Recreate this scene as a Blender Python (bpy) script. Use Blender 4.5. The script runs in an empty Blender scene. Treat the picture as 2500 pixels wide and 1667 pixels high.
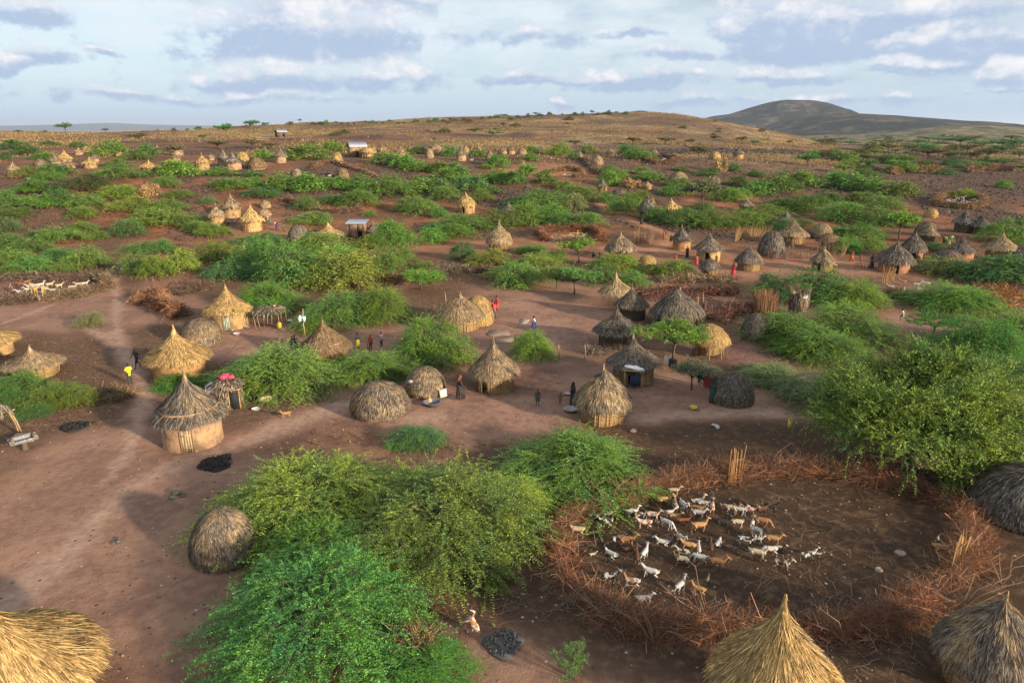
import bpy, math, random
import numpy as np
from mathutils import Vector, Matrix

SC = bpy.context.scene
COL = SC.collection
R = math.radians
rng = np.random.default_rng(7)
random.seed(7)

# ------------------------------------------------------------------ camera
CAM_Z, PITCH, FPX = 20.0, R(17.3), 1690.0
cam_d = bpy.data.cameras.new("camera")
cam_d.sensor_width = 36.0
cam_d.lens = FPX / 2500.0 * 36.0
cam_d.clip_start, cam_d.clip_end = 0.5, 90000.0
cam = bpy.data.objects.new("camera", cam_d)
cam.location = (0, 0, CAM_Z)
cam.rotation_euler = (R(90) - PITCH, 0, 0)
COL.objects.link(cam)
SC.camera = cam

# ------------------------------------------------------------------ light and exposure
SUN_EL = R(14.0)
SUN_DIR = Vector((0.80, -0.60, 0)).normalized()          # horizontal direction towards the sun: right and behind the camera
SUN_VEC = Vector((SUN_DIR.x * math.cos(SUN_EL), SUN_DIR.y * math.cos(SUN_EL), math.sin(SUN_EL)))
sun_d = bpy.data.lights.new("sun", 'SUN')
sun_d.energy = 4.9
sun_d.angle = R(2.6)
sun_d.color = (1.0, 0.82, 0.60)
sun = bpy.data.objects.new("sun", sun_d)
sun.rotation_euler = SUN_VEC.to_track_quat('Z', 'Y').to_euler()
sun.location = (60, -60, 60)
COL.objects.link(sun)
SC.view_settings.view_transform = 'Standard'
SC.view_settings.look = 'None'
SC.view_settings.gamma = 1.0
SC.view_settings.exposure = 0.96
SC.cycles.max_bounces = 5
SC.cycles.diffuse_bounces = 3
SC.cycles.glossy_bounces = 2
SC.cycles.transmission_bounces = 3
SC.cycles.volume_bounces = 0
SC.cycles.sample_clamp_indirect = 6.0
SC.cycles.use_denoising = True
try:
    SC.cycles.denoiser = 'OPENIMAGEDENOISE'; SC.cycles.denoising_input_passes = 'RGB_ALBEDO_NORMAL'; SC.cycles.denoising_prefilter = 'ACCURATE'
except Exception: pass

# ------------------------------------------------------------------ node helpers
class NT:
    def __init__(self, tree):
        self.t = tree
    def n(self, typ, **kw):
        nd = self.t.nodes.new(typ)
        for k, v in kw.items():
            if k == 'ins':
                for kk, vv in v.items():
                    self.set(nd.inputs[kk], vv)
            else:
                setattr(nd, k, v)
        return nd
    def set(self, sock, v):
        if isinstance(v, bpy.types.NodeSocket):
            self.t.links.new(v, sock)
        else:
            if isinstance(v, (tuple, list)) and len(v) == 3 and sock.type == 'RGBA':
                v = (*v, 1.0)
            sock.default_value = v
    def m(self, op, a, b=0.0, c=None, clamp=False):
        nd = self.t.nodes.new('ShaderNodeMath'); nd.operation = op; nd.use_clamp = clamp
        self.set(nd.inputs[0], a); self.set(nd.inputs[1], b)
        if c is not None: self.set(nd.inputs[2], c)
        return nd.outputs[0]
    def vm(self, op, a, b=None):
        nd = self.t.nodes.new('ShaderNodeVectorMath'); nd.operation = op
        self.set(nd.inputs[0], a)
        if b is not None: self.set(nd.inputs[1], b)
        return nd.outputs[0]
    def ss(self, v, lo, hi, a=0.0, b=1.0):
        nd = self.t.nodes.new('ShaderNodeMapRange'); nd.interpolation_type = 'SMOOTHSTEP'
        for i, x in enumerate((v, lo, hi, a, b)): self.set(nd.inputs[i], x)
        return nd.outputs[0]
    def lin(self, v, lo, hi, a=0.0, b=1.0):
        nd = self.t.nodes.new('ShaderNodeMapRange')
        for i, x in enumerate((v, lo, hi, a, b)): self.set(nd.inputs[i], x)
        return nd.outputs[0]
    def mix(self, f, a, b, mode='MIX'):
        nd = self.t.nodes.new('ShaderNodeMix'); nd.data_type = 'RGBA'; nd.blend_type = mode; nd.clamp_factor = True
        self.set(nd.inputs[0], f); self.set(nd.inputs[6], a); self.set(nd.inputs[7], b)
        return nd.outputs[2]
    def noise(self, vec, scale, detail=4.0, rough=0.55, dist=0.0, dim='3D', col=False):
        nd = self.t.nodes.new('ShaderNodeTexNoise'); nd.noise_dimensions = dim
        if vec is not None: self.set(nd.inputs['Vector'], vec)
        nd.inputs['Scale'].default_value = scale; nd.inputs['Detail'].default_value = detail
        nd.inputs['Roughness'].default_value = rough; nd.inputs['Distortion'].default_value = dist
        return nd.outputs['Color' if col else 'Fac']

# ------------------------------------------------------------------ sky: Nishita with clouds by direction
world = bpy.data.worlds.new("World")
SC.world = world
world.use_nodes = True
wt = world.node_tree
wt.nodes.clear()
W = NT(wt)
sky = W.n('ShaderNodeTexSky')
sky.sky_type = 'NISHITA'
sky.sun_disc = False
sky.sun_elevation = SUN_EL
sky.sun_rotation = math.atan2(SUN_DIR.x, SUN_DIR.y)
sky.altitude = 700.0
sky.air_density = 1.0
sky.dust_density = 1.2
sky.ozone_density = 1.6
tc = W.n('ShaderNodeTexCoord')
dirv = tc.outputs['Generated']
sep = W.n('ShaderNodeSeparateXYZ'); wt.links.new(dirv, sep.inputs[0])
az = W.m('ARCTAN2', sep.outputs[0], sep.outputs[1])            # 0 = straight ahead, + to the right
el = W.m('ARCSINE', sep.outputs[2])
flat = W.n('ShaderNodeCombineXYZ')
invz = W.m('DIVIDE', 1.0, W.m('ADD', W.m('MAXIMUM', sep.outputs[2], 0.0), 0.09))
W.set(flat.inputs[0], W.m('MULTIPLY', sep.outputs[0], invz))
W.set(flat.inputs[1], W.m('MULTIPLY', sep.outputs[1], invz))
# angular coordinate, stretched sideways
ang = W.n('ShaderNodeCombineXYZ')
W.set(ang.inputs[0], az); W.set(ang.inputs[1], W.m('MULTIPLY', el, 2.3))
puf = W.n('ShaderNodeCombineXYZ')
W.set(puf.inputs[0], az); W.set(puf.inputs[1], W.m('MULTIPLY', el, 1.35))
n_big = W.noise(ang.outputs[0], 9.0, 6.0, 0.6)
n_med = W.noise(puf.outputs[0], 52.0, 7.0, 0.6)
n_puff = W.noise(puf.outputs[0], 17.0, 9.0, 0.62, 0.1)
n_band = W.noise(flat.outputs[0], 0.9, 6.0, 0.6)

def cloud_deg(px, py):
    dx, dv = (px - 1250) / FPX, (833.5 - py) / FPX
    y = math.cos(PITCH) + dv * math.sin(PITCH); z = -math.sin(PITCH) + dv * math.cos(PITCH)
    return math.atan2(dx, y), math.atan2(z, math.hypot(dx, y))

# thick clouds: (x, y of the flat base, half width, height above the base, strength), all read in photograph pixels
CLOUDS = [
    (760, 122, 330, 130, 1.0), (690, 60, 240, 110, .8), (900, 30, 160, 70, .7),
    (640, 212, 230, 70, .8), (900, 205, 270, 60, .55),
    (1330, 195, 260, 30, .7), (1560, 205, 270, 42, .75), (1900, 190, 260, 34, .6),
    (2000, 112, 330, 160, 1.15), (2260, 85, 330, 120, 1.15), (2380, 140, 300, 90, 1.0), (1900, 70, 220, 120, 1.0),
    (2460, 212, 120, 62, .95), (2190, 168, 130, 26, .6),
    (60, 42, 130, 60, .8), (140, 150, 120, 55, .85), (15, 165, 60, 60, .85), (270, 128, 60, 20, .5),
    (1520, 95, 90, 26, .55), (1300, 105, 180, 45, .35), (1660, 140, 130, 34, .5), (1690, 258, 75, 34, .45), (1350, 265, 35, 30, .4),
    (420, 240, 420, 26, .4), (2100, 240, 360, 26, .35),
]
warp = W.n('ShaderNodeSeparateColor'); W.set(warp.inputs[0], W.noise(puf.outputs[0], 7.0, 6.0, 0.62, 0.0, '3D', True))
azw = W.m('ADD', az, W.m('MULTIPLY', W.m('SUBTRACT', warp.outputs[0], 0.5), 0.16))
elw = W.m('ADD', el, W.m('MULTIPLY', W.m('SUBTRACT', warp.outputs[1], 0.5), 0.055))
fmax = None; tops = None
wob = W.m('MULTIPLY', W.m('SUBTRACT', n_puff, 0.5), 2.3)
wob2 = W.m('MULTIPLY', W.m('SUBTRACT', n_med, 0.5), 0.8)
for (cx, cy, hw, hh, st) in CLOUDS:
    a0, e0 = cloud_deg(cx, cy); _, e1 = cloud_deg(cx, cy - hh); a1, _ = cloud_deg(cx + hw, cy)
    hwr, hhr = abs(a1 - a0), abs(e1 - e0)
    da = W.m('DIVIDE', W.m('SUBTRACT', azw, a0), hwr)
    de = W.m('SUBTRACT', elw, e0)
    up = W.m('DIVIDE', W.m('MAXIMUM', de, 0.0), hhr)
    dn = W.m('DIVIDE', W.m('MINIMUM', de, 0.0), hhr * 0.42)
    q = W.m('ADD', W.m('MULTIPLY', da, da), W.m('ADD', W.m('MULTIPLY', up, up), W.m('MULTIPLY', dn, dn)))
    f = W.m('MULTIPLY', W.m('SUBTRACT', 1.0, W.m('SQRT', q)), st)
    t = W.m('MULTIPLY', W.ss(up, 0.08, 0.55), W.ss(f, -0.25, 0.1))
    fmax = f if fmax is None else W.m('MAXIMUM', fmax, f)
    tops = t if tops is None else W.m('MAXIMUM', tops, t)
dens = W.m('ADD', fmax, W.m('ADD', wob, wob2))
mask = W.ss(dens, -0.10, 0.42)
# shade inside a cloud: bright puffs above, blue-grey flat underside
lit = W.m('ADD', W.m('ADD', tops, W.m('MULTIPLY', W.m('SUBTRACT', n_puff, 0.5), 3.2)), W.m('MULTIPLY', W.m('SUBTRACT', n_med, 0.5), 1.6))
lit = W.ss(lit, 0.15, 1.75)
c_grey = (0.32, 0.41, 0.57); c_white = (0.76, 0.74, 0.75)
ccol = W.mix(lit, c_grey, c_white)
# thin high veil
veil = W.m('MULTIPLY', W.ss(W.m('ADD', W.m('MULTIPLY', n_band, 0.6), W.m('MULTIPLY', n_big, 0.5)), 0.38, 0.64), 0.88)
veil = W.m('MULTIPLY', W.m('ADD', W.m('MULTIPLY', veil, .65), .32), W.ss(el, 0.0, 0.12))
skyc = W.vm('SCALE', sky.outputs[0]); wt.nodes[-1].inputs['Scale'].default_value = 0.115
base = W.mix(W.m('MULTIPLY', W.ss(el, 0.16, -0.01), 0.85), skyc, (0.38, 0.52, 0.71))
base = W.mix(veil, base, (0.64, 0.70, 0.75))
skyfin = W.mix(W.m('MULTIPLY', mask, 0.84), base, ccol)
skyfin = W.mix(W.ss(el, 0.75, 0.35, 1.0, 0.0), skyfin, base)      # no placed clouds near the zenith
bg = W.n('ShaderNodeBackground'); wt.links.new(skyfin, bg.inputs[0]); bg.inputs[1].default_value = 0.68
wo = W.n('ShaderNodeOutputWorld'); wt.links.new(bg.outputs[0], wo.inputs[0])
world.cycles.sampling_method = 'MANUAL'
world.cycles.sample_map_resolution = 512
# ------------------------------------------------------------------ mesh helpers
def mesh_np(name, V, Q=None, T=None, smooth=False, mat=None, attrs=None, midx=None):
    """one mesh out of numpy arrays: quads Q (m,4) and triangles T (k,3)"""
    me = bpy.data.meshes.new(name)
    V = np.asarray(V, dtype=np.float32).reshape(-1, 3)
    loops, starts = [], []
    s = 0
    if Q is not None and len(Q):
        Q = np.asarray(Q, dtype=np.int32).reshape(-1, 4); loops.append(Q.ravel()); starts.append(np.arange(len(Q)) * 4); s = Q.size
    if T is not None and len(T):
        T = np.asarray(T, dtype=np.int32).reshape(-1, 3); loops.append(T.ravel()); starts.append(s + np.arange(len(T)) * 3)
    loops = np.concatenate(loops).astype(np.int32); starts = np.concatenate(starts).astype(np.int32)
    me.vertices.add(len(V)); me.vertices.foreach_set('co', V.ravel())
    me.loops.add(len(loops)); me.loops.foreach_set('vertex_index', loops)
    me.polygons.add(len(starts)); me.polygons.foreach_set('loop_start', starts)
    if smooth: me.polygons.foreach_set('use_smooth', np.ones(len(starts), dtype=bool))
    if midx is not None: me.polygons.foreach_set('material_index', np.asarray(midx, dtype=np.int32))
    if mat is not None:
        for m_ in (mat if isinstance(mat, (list, tuple)) else [mat]): me.materials.append(m_)
    if attrs:
        for k, a in attrs.items():
            at_ = me.attributes.new(k, 'FLOAT', 'POINT'); at_.data.foreach_set('value', np.asarray(a, dtype=np.float32))
    me.update(calc_edges=True)
    return me

class MB:
    """collects shapes; build() gives one mesh"""
    def __init__(self): self.V = []; self.Q = []; self.T = []; self.n = 0
    def add(self, V, Q=None, T=None):
        V = np.asarray(V, float).reshape(-1, 3)
        self.V.append(V)
        if Q is not None and len(Q): self.Q.append(np.asarray(Q, int).reshape(-1, 4) + self.n)
        if T is not None and len(T): self.T.append(np.asarray(T, int).reshape(-1, 3) + self.n)
        self.n += len(V)
        return self
    def tube(self, pts, rad, k=6, cap=True):
        pts = np.asarray(pts, float); n = len(pts)
        rad = np.full(n, rad, float) if np.isscalar(rad) else np.asarray(rad, float)
        tan = np.gradient(pts, axis=0); tan /= np.linalg.norm(tan, axis=1)[:, None] + 1e-9
        ref = np.array([0, 0, 1.0]) if abs(tan[0][2]) < 0.9 else np.array([1.0, 0, 0])
        a = np.cross(tan, ref); a /= np.linalg.norm(a, axis=1)[:, None] + 1e-9
        b = np.cross(tan, a)
        th = np.arange(k) / k * 2 * np.pi
        V = pts[:, None, :] + rad[:, None, None] * (np.cos(th)[None, :, None] * a[:, None, :] + np.sin(th)[None, :, None] * b[:, None, :])
        i, j = np.meshgrid(np.arange(n - 1), np.arange(k), indexing='ij'); j2 = (j + 1) % k
        Q = np.stack([i * k + j, i * k + j2, (i + 1) * k + j2, (i + 1) * k + j], -1).reshape(-1, 4)
        V = V.reshape(-1, 3); T = []
        if cap:
            V = np.vstack([V, pts[0], pts[-1]]); c0, c1 = n * k, n * k + 1
            T = [(c0, (q + 1) % k, q) for q in range(k)] + [(c1, (n - 1) * k + q, (n - 1) * k + (q + 1) % k) for q in range(k)]
        return self.add(V, Q, T)
    def lathe(self, prof, k=24, cx=0, cy=0, close_top=False, close_bot=False, jit=0.0, rs=None):
        prof = np.asarray(prof, float); n = len(prof)
        th = np.arange(k) / k * 2 * np.pi
        rr = prof[:, 0][:, None] * (1 + (jit * (rs.random((n, k)) - .5) if rs is not None else 0))
        V = np.stack([cx + rr * np.cos(th), cy + rr * np.sin(th), np.repeat(prof[:, 1][:, None], k, 1)], -1).reshape(-1, 3)
        i, j = np.meshgrid(np.arange(n - 1), np.arange(k), indexing='ij'); j2 = (j + 1) % k
        Q = np.stack([i * k + j, i * k + j2, (i + 1) * k + j2, (i + 1) * k + j], -1).reshape(-1, 4)
        T = []
        if close_top:
            V = np.vstack([V, [cx, cy, prof[-1, 1]]]); c = len(V) - 1
            T += [(c, (n - 1) * k + q, (n - 1) * k + (q + 1) % k) for q in range(k)]
        if close_bot:
            V = np.vstack([V, [cx, cy, prof[0, 1]]]); c = len(V) - 1
            T += [(c, (q + 1) % k, q) for q in range(k)]
        return self.add(V, Q, T)
    def box(self, c, s, rz=0.0, rx=0.0, ry=0.0, taper=1.0):
        x, y, z = s[0] / 2, s[1] / 2, s[2] / 2
        V = np.array([(-x, -y, -z), (x, -y, -z), (x, y, -z), (-x, y, -z), (-x * taper, -y * taper, z), (x * taper, -y * taper, z), (x * taper, y * taper, z), (-x * taper, y * taper, z)])
        M = np.array(Matrix.Rotation(rz, 3, 'Z') @ Matrix.Rotation(ry, 3, 'Y') @ Matrix.Rotation(rx, 3, 'X'))
        V = V @ M.T + np.asarray(c, float)
        return self.add(V, [(0, 3, 2, 1), (4, 5, 6, 7), (0, 1, 5, 4), (1, 2, 6, 5), (2, 3, 7, 6), (3, 0, 4, 7)])
    def mesh(self, name, mat=None, smooth=False):
        V = np.vstack(self.V)
        Q = np.vstack(self.Q) if self.Q else None
        T = np.vstack(self.T) if self.T else None
        return mesh_np(name, V, Q, T, smooth, mat)

def ribbons(P, Wd, N):
    """strips along polylines. P (n,k,3) centre points, Wd (n,k) half widths, N (n,3) side directions -> V, Q"""
    n, k, _ = P.shape
    L = P - Wd[..., None] * N[:, None, :]; Rr = P + Wd[..., None] * N[:, None, :]
    V = np.stack([L, Rr], 2).reshape(-1, 3)
    base = (np.arange(n) * k * 2)[:, None] + (np.arange(k - 1) * 2)[None, :]
    Q = np.stack([base, base + 1, base + 3, base + 2], -1).reshape(-1, 4)
    return V, Q

def put(name, me, parent=None, loc=None, rz=None, **props):
    o = bpy.data.objects.new(name, me)
    COL.objects.link(o)
    if parent is not None: o.parent = parent
    if loc is not None: o.location = loc
    if rz is not None: o.rotation_euler = (0, 0, rz)
    for k, v in props.items():
        if v is not None: o[k] = v
    return o

def thing(name, label, cat, loc=(0, 0, 0), rz=0.0, group=None):
    o = bpy.data.objects.new(name, None)
    COL.objects.link(o)
    o.empty_display_size = 0.3
    o.location = loc; o.rotation_euler = (0, 0, rz)
    o['label'] = label; o['category'] = cat
    if group: o['group'] = group
    return o

# ------------------------------------------------------------------ numpy noise
_perm = np.random.default_rng(11).permutation(4096)
_val = np.random.default_rng(12).random(4096)
def vnoise(x, y, seed=0):
    xi = np.floor(x).astype(np.int64); yi = np.floor(y).astype(np.int64)
    fx = x - xi; fy = y - yi
    fx = fx * fx * (3 - 2 * fx); fy = fy * fy * (3 - 2 * fy)
    def h(a, b): return _val[_perm[(a + _perm[(b + seed * 131) & 4095]) & 4095]]
    return (h(xi, yi) * (1 - fx) + h(xi + 1, yi) * fx) * (1 - fy) + (h(xi, yi + 1) * (1 - fx) + h(xi + 1, yi + 1) * fx) * fy
def fbm(x, y, oct=4, seed=0):
    s = 0; a = 0.5; t = 0
    for o in range(oct):
        s = s + a * vnoise(x * 2 ** o + 17.3 * o, y * 2 ** o - 9.1 * o, seed + o); t += a; a *= 0.5
    return s / t
def sstep(v, lo, hi):
    t = np.clip((v - lo) / (hi - lo), 0, 1)
    return t * t * (3 - 2 * t)

# ------------------------------------------------------------------ the lie of the land: flat village floor, a slope behind it, ridges, a valley on one side
_ST = [
    (-1.2, [(0, 0), (128, 0), (150, 4), (175, 8.3), (220, 10), (300, 12.5), (450, 16.0), (600, 14), (1000, 4), (3000, -60), (9000, -90), (30000, -95)]),
    (-.72, [(0, 0), (128, 0), (150, 4), (175, 8.3), (220, 10), (300, 12.5), (450, 16.2), (600, 14), (1000, 4), (3000, -60), (9000, -90), (30000, -95)]),
    (-.47, [(0, 0), (132, 0), (152, 2.5), (176, 7.0), (230, 9.5), (300, 12.5), (450, 16.6), (600, 14), (1000, 5), (3000, -60), (9000, -90), (30000, -95)]),
    (-.33, [(0, 0), (135, 0), (155, 1), (182, 5), (220, 9), (300, 12), (350, 14.3), (550, 21.5), (750, 17), (1200, 8), (3000, -60), (9000, -90), (30000, -95)]),
    (-.20, [(0, 0), (135, 0), (160, 1.2), (195, 5.5), (230, 9.3), (300, 12.5), (400, 16.5), (600, 22.8), (800, 18), (1200, 5), (3000, -60), (9000, -90), (30000, -95)]),
    (-.05, [(0, 0), (135, 0), (160, 1.0), (200, 5.5), (235, 9), (300, 12.5), (400, 17), (600, 26), (800, 20), (1200, 5), (3000, -60), (9000, -80), (30000, -90)]),
    (.08, [(0, 0), (135, 0), (160, 1), (200, 5), (235, 8.5), (300, 12), (400, 17.5), (600, 29.5), (800, 24), (1200, 5), (3000, -50), (9000, -60), (30000, -70)]),
    (.20, [(0, 0), (135, 0), (160, 1), (200, 4.8), (240, 8.3), (300, 11.5), (400, 16.5), (600, 31.5), (800, 24), (1200, 5), (3000, -40), (9000, -40), (30000, -50)]),
    (.265, [(0, 0), (135, 0), (160, 1), (200, 4.5), (240, 8.2), (300, 11), (400, 15), (550, 28), (700, 22), (1000, 6), (3000, -35), (9000, -40), (30000, -50)]),
    (.32, [(0, 0), (135, 0), (160, .8), (200, 4), (245, 8), (300, 10), (400, 13), (530, 22.3), (650, 17), (1000, 3), (3000, -28), (9000, -40), (30000, -50)]),
    (.37, [(0, 0), (135, 0), (160, .6), (200, 3.5), (250, 7.6), (300, 9.3), (400, 11.5), (500, 15.0), (650, 9), (1000, 1), (3000, -22), (9000, -40), (30000, -50)]),
    (.43, [(0, 0), (135, 0), (160, .5), (200, 3), (250, 6.5), (350, 8.5), (450, 8.5), (700, 4), (1000, 0), (3000, -18), (9000, -40), (30000, -50)]),
    (.56, [(0, 0), (135, 0), (160, .4), (200, 2.5), (260, 5), (350, 6), (500, 5), (1000, 2), (3000, -14), (9000, -40), (30000, -50)]),
    (1.2, [(0, 0), (135, 0), (160, .4), (200, 2.5), (260, 4.5), (350, 5.5), (500, 5), (1000, 4), (3000, -10), (9000, -40), (30000, -50)]),
]
_GU = np.linspace(-1.2, 1.2, 241); _GL = np.linspace(math.log(8), math.log(30000), 420)
_us = np.array([s[0] for s in _ST])
_cols = np.array([np.interp(np.exp(_GL), [p[0] for p in s[1]], [p[1] for p in s[1]]) for s in _ST])
_grid = np.array([np.interp(_GU, _us, _cols[:, k]) for k in range(len(_GL))])        # (L,U)
def _blur(a, s, ax):
    k = np.exp(-0.5 * (np.arange(-3 * s, 3 * s + 1) / s) ** 2); k /= k.sum()
    pad = [(0, 0), (0, 0)]; pad[ax] = (3 * s, 3 * s)
    return np.apply_along_axis(lambda v: np.convolve(v, k, 'valid'), ax, np.pad(a, pad, mode='edge'))
_grid = _blur(_blur(_grid, 2, 0), 4, 1)
def ground_z(x, y):
    x = np.asarray(x, float); y = np.asarray(y, float)
    yy = np.maximum(y, 30.0)
    u = np.clip(x / yy, -1.199, 1.199); l = np.clip(np.log(np.maximum(y, 9.0)), _GL[0], _GL[-1] - 1e-6)
    fu = (u - _GU[0]) / (_GU[1] - _GU[0]); fl = (l - _GL[0]) / (_GL[1] - _GL[0])
    iu = np.clip(fu.astype(int), 0, len(_GU) - 2); il = np.clip(fl.astype(int), 0, len(_GL) - 2)
    fu = fu - iu; fl = fl - il
    z = (_grid[il, iu] * (1 - fu) + _grid[il, iu + 1] * fu) * (1 - fl) + (_grid[il + 1, iu] * (1 - fu) + _grid[il + 1, iu + 1] * fu) * fl
    # hummocks and gullies growing with the distance
    z = z + (fbm(x / 7.0, y / 7.0, 3, 1) - 0.5) * 0.30
    far = sstep(y, 140, 320)
    z = z + far * (fbm(x / 55.0, y / 55.0, 4, 5) - 0.5) * 6.5 * sstep(y, 150, 600)
    # low rocky rises in the open valley
    z = z + 15 * np.exp(-((x - 1010) / 150) ** 2 - ((y - 1620) / 160) ** 2) + 17 * np.exp(-((x - 1180) / 230) ** 2 - ((y - 1750) / 200) ** 2)
    return z

# ------------------------------------------------------------------ photograph pixel -> place on the ground
_cp, _sp = math.cos(PITCH), math.sin(PITCH)
_T = np.exp(np.linspace(math.log(12), math.log(26000), 2600))
def ray(px, py):
    dx, dv = (px - 1250.0) / FPX, (833.5 - py) / FPX
    return np.array([dx, _cp + dv * _sp, -_sp + dv * _cp])       # per unit of depth along the axis
def at(px, py):
    d = ray(px, py)
    x, y, z = d[0] * _T, d[1] * _T, CAM_Z + d[2] * _T
    below = z < ground_z(x, y)
    if not below.any():
        i = len(_T) - 1
    else:
        i = int(np.argmax(below))
    lo, hi = _T[max(i - 1, 0)], _T[i]
    for _ in range(18):
        m_ = 0.5 * (lo + hi)
        if CAM_Z + d[2] * m_ < ground_z(d[0] * m_, d[1] * m_): hi = m_
        else: lo = m_
    t = hi
    return Vector((d[0] * t, d[1] * t, float(ground_z(d[0] * t, d[1] * t)))), t       # place, depth
def gz(x, y): return float(ground_z(x, y))

# zoomed views of the photograph that the coordinates below were read in: offset x, y and scale
ZO = {'D': (0, 0, 2500 / 2352), 'Z1': (0, 0, 900 / 2352), 'Z2': (800, 0, 900 / 2352), 'Z3': (1600, 0, 900 / 2352),
      'Z4': (0, 400, 640 / 2350), 'Z5': (600, 400, 640 / 2350), 'Z6': (1200, 400, 640 / 2350), 'Z7': (1800, 400, 700 / 2350),
      'Z8': (0, 680, 640 / 2350), 'Z9': (600, 680, 640 / 2350), 'Z10': (1200, 680, 640 / 2350), 'Z11': (1800, 680, 700 / 2350),
      'Z12': (0, 1067, 900 / 2352), 'Z13': (800, 1067, 900 / 2352), 'Z14': (1600, 1067, 900 / 2352),
      'Y1': (0, 330, 500 / 2240), 'Y2': (500, 330, 500 / 2240), 'Y3': (1000, 330, 500 / 2240), 'Y4': (1500, 330, 500 / 2240), 'Y5': (2000, 330, 500 / 2240),
      'G1': (1370, 1170, 300 / 1568), 'G2': (1640, 1180, 300 / 1568), 'G3': (0, 660, 300 / 2352), 'G4': (1280, 540, 200 / 2352), 'G5': (2240, 470, 200 / 2352)}
def zp(z, x, y):
    ox, oy, s = ZO[z]
    return ox + x * s, oy + y * s
def zat(z, x, y):
    return at(*zp(z, x, y))

# ------------------------------------------------------------------ materials
def mat(name, build):
    m_ = bpy.data.materials.new(name); m_.use_nodes = True
    m_.node_tree.nodes.clear()
    N = NT(m_.node_tree)
    out = N.n('ShaderNodeOutputMaterial')
    sh = build(N)
    m_.node_tree.links.new(sh, out.inputs[0])
    return m_
def principled(N, col, rough=0.9, spec=0.2, normal=None, **kw):
    b = N.n('ShaderNodeBsdfPrincipled')
    N.set(b.inputs['Base Color'], col); N.set(b.inputs['Roughness'], rough)
    b.inputs['Specular IOR Level'].default_value = spec
    if normal is not None: N.set(b.inputs['Normal'], normal)
    for k, v in kw.items(): N.set(b.inputs[k], v)
    return b.outputs[0]
def bump(N, h, strength=0.5, dist=0.1):
    b = N.n('ShaderNodeBump'); b.inputs['Strength'].default_value = strength; b.inputs['Distance'].default_value = dist
    N.set(b.inputs['Height'], h)
    return b.outputs[0]
def attr(N, name):
    a = N.n('ShaderNodeAttribute'); a.attribute_name = name
    return a.outputs['Fac']

# ------------------------------------------------------------------ ground sheet
# hand-read regions of the ground, as pixel polylines turned into ground lines
def gline(pts, z='D'): return np.array([[p.x, p.y] for p in (zat(z, *q)[0] for q in pts)])
def dist_line(x, y, L):
    d = np.full(np.shape(x), 1e9)
    for a, b in zip(L[:-1], L[1:]):
        ab = b - a; t = np.clip(((x - a[0]) * ab[0] + (y - a[1]) * ab[1]) / (ab @ ab + 1e-9), 0, 1)
        d = np.minimum(d, np.hypot(x - a[0] - t * ab[0], y - a[1] - t * ab[1]))
    return d
PATHS_SUNSTRIP = [  # (line, half width): footpaths and one painted sun strip
    (gline([(262, 640), (268, 700), (266, 770), (300, 830), (335, 900), (318, 960), (300, 1020), (250, 1100)]), .8),
    (gline([(0, 1400), (120, 1300), (280, 1130), (420, 1060), (560, 1010), (700, 960), (800, 925), (900, 960), (1000, 960)]), 1.6),
    (gline([(170, 735), (235, 770), (300, 830)]), .6),  # sunlit strip between two hut shadows, painted in as pale ground
    (gline([(0, 745), (120, 700), (262, 640)]), .8),
    (gline([(1370, 455), (1400, 485), (1450, 505), (1530, 535), (1560, 545)]), 1.6),
    (gline([(1560, 545), (1500, 575), (1400, 570)]), 2.5),
    (gline([(1430, 960), (1550, 955), (1700, 945), (1860, 955)]), 1.5),
]
YARDS = [  # bare trodden ground: centre, radii in ground metres (x, y)
    ('D', 1260, 735, 12, 16), ('D', 1150, 940, 11, 5), ('D', 1600, 600, 20, 18), ('D', 200, 1200, 14, 16), ('D', 150, 720, 17, 12),
    ('D', 1930, 615, 10, 9), ('D', 620, 525, 8, 14), ('D', 2100, 760, 8, 7), ('D', 600, 780, 8, 6), ('D', 850, 780, 6, 6), ('D', 1560, 920, 10, 6), ('D', 1000, 565, 14, 12), ('D', 1250, 560, 10, 12), ('D', 1300, 660, 14, 7),
    ('D', 2280, 1300, 5, 7), ('D', 1400, 1500, 8, 3), ('D', 700, 355, 14, 18), ('D', 1240, 385, 20, 16)]
PEN_LINE = gline([(1690, 1092), (1600, 1108), (1500, 1130), (1420, 1158), (1345, 1190), (1292, 1225), (1284, 1275), (1300, 1330), (1350, 1385), (1440, 1430), (1550, 1455), (1680, 1458), (1800, 1462), (1900, 1455), (2000, 1445), (2080, 1420), (2140, 1375), (2190, 1325), (2235, 1275), (2240, 1230), (2205, 1185), (2160, 1150), (2110, 1125), (2000, 1105), (1900, 1090), (1800, 1088), (1730, 1088)])
PEN_C = PEN_LINE.mean(0)
def in_poly(x, y, L):
    r = np.zeros(np.shape(x), bool)
    for a, b in zip(L, np.roll(L, -1, 0)):
        c = ((a[1] > y) != (b[1] > y)) & (x < (b[0] - a[0]) * (y - a[1]) / (b[1] - a[1] + 1e-12) + a[0])
        r ^= c
    return r

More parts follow.
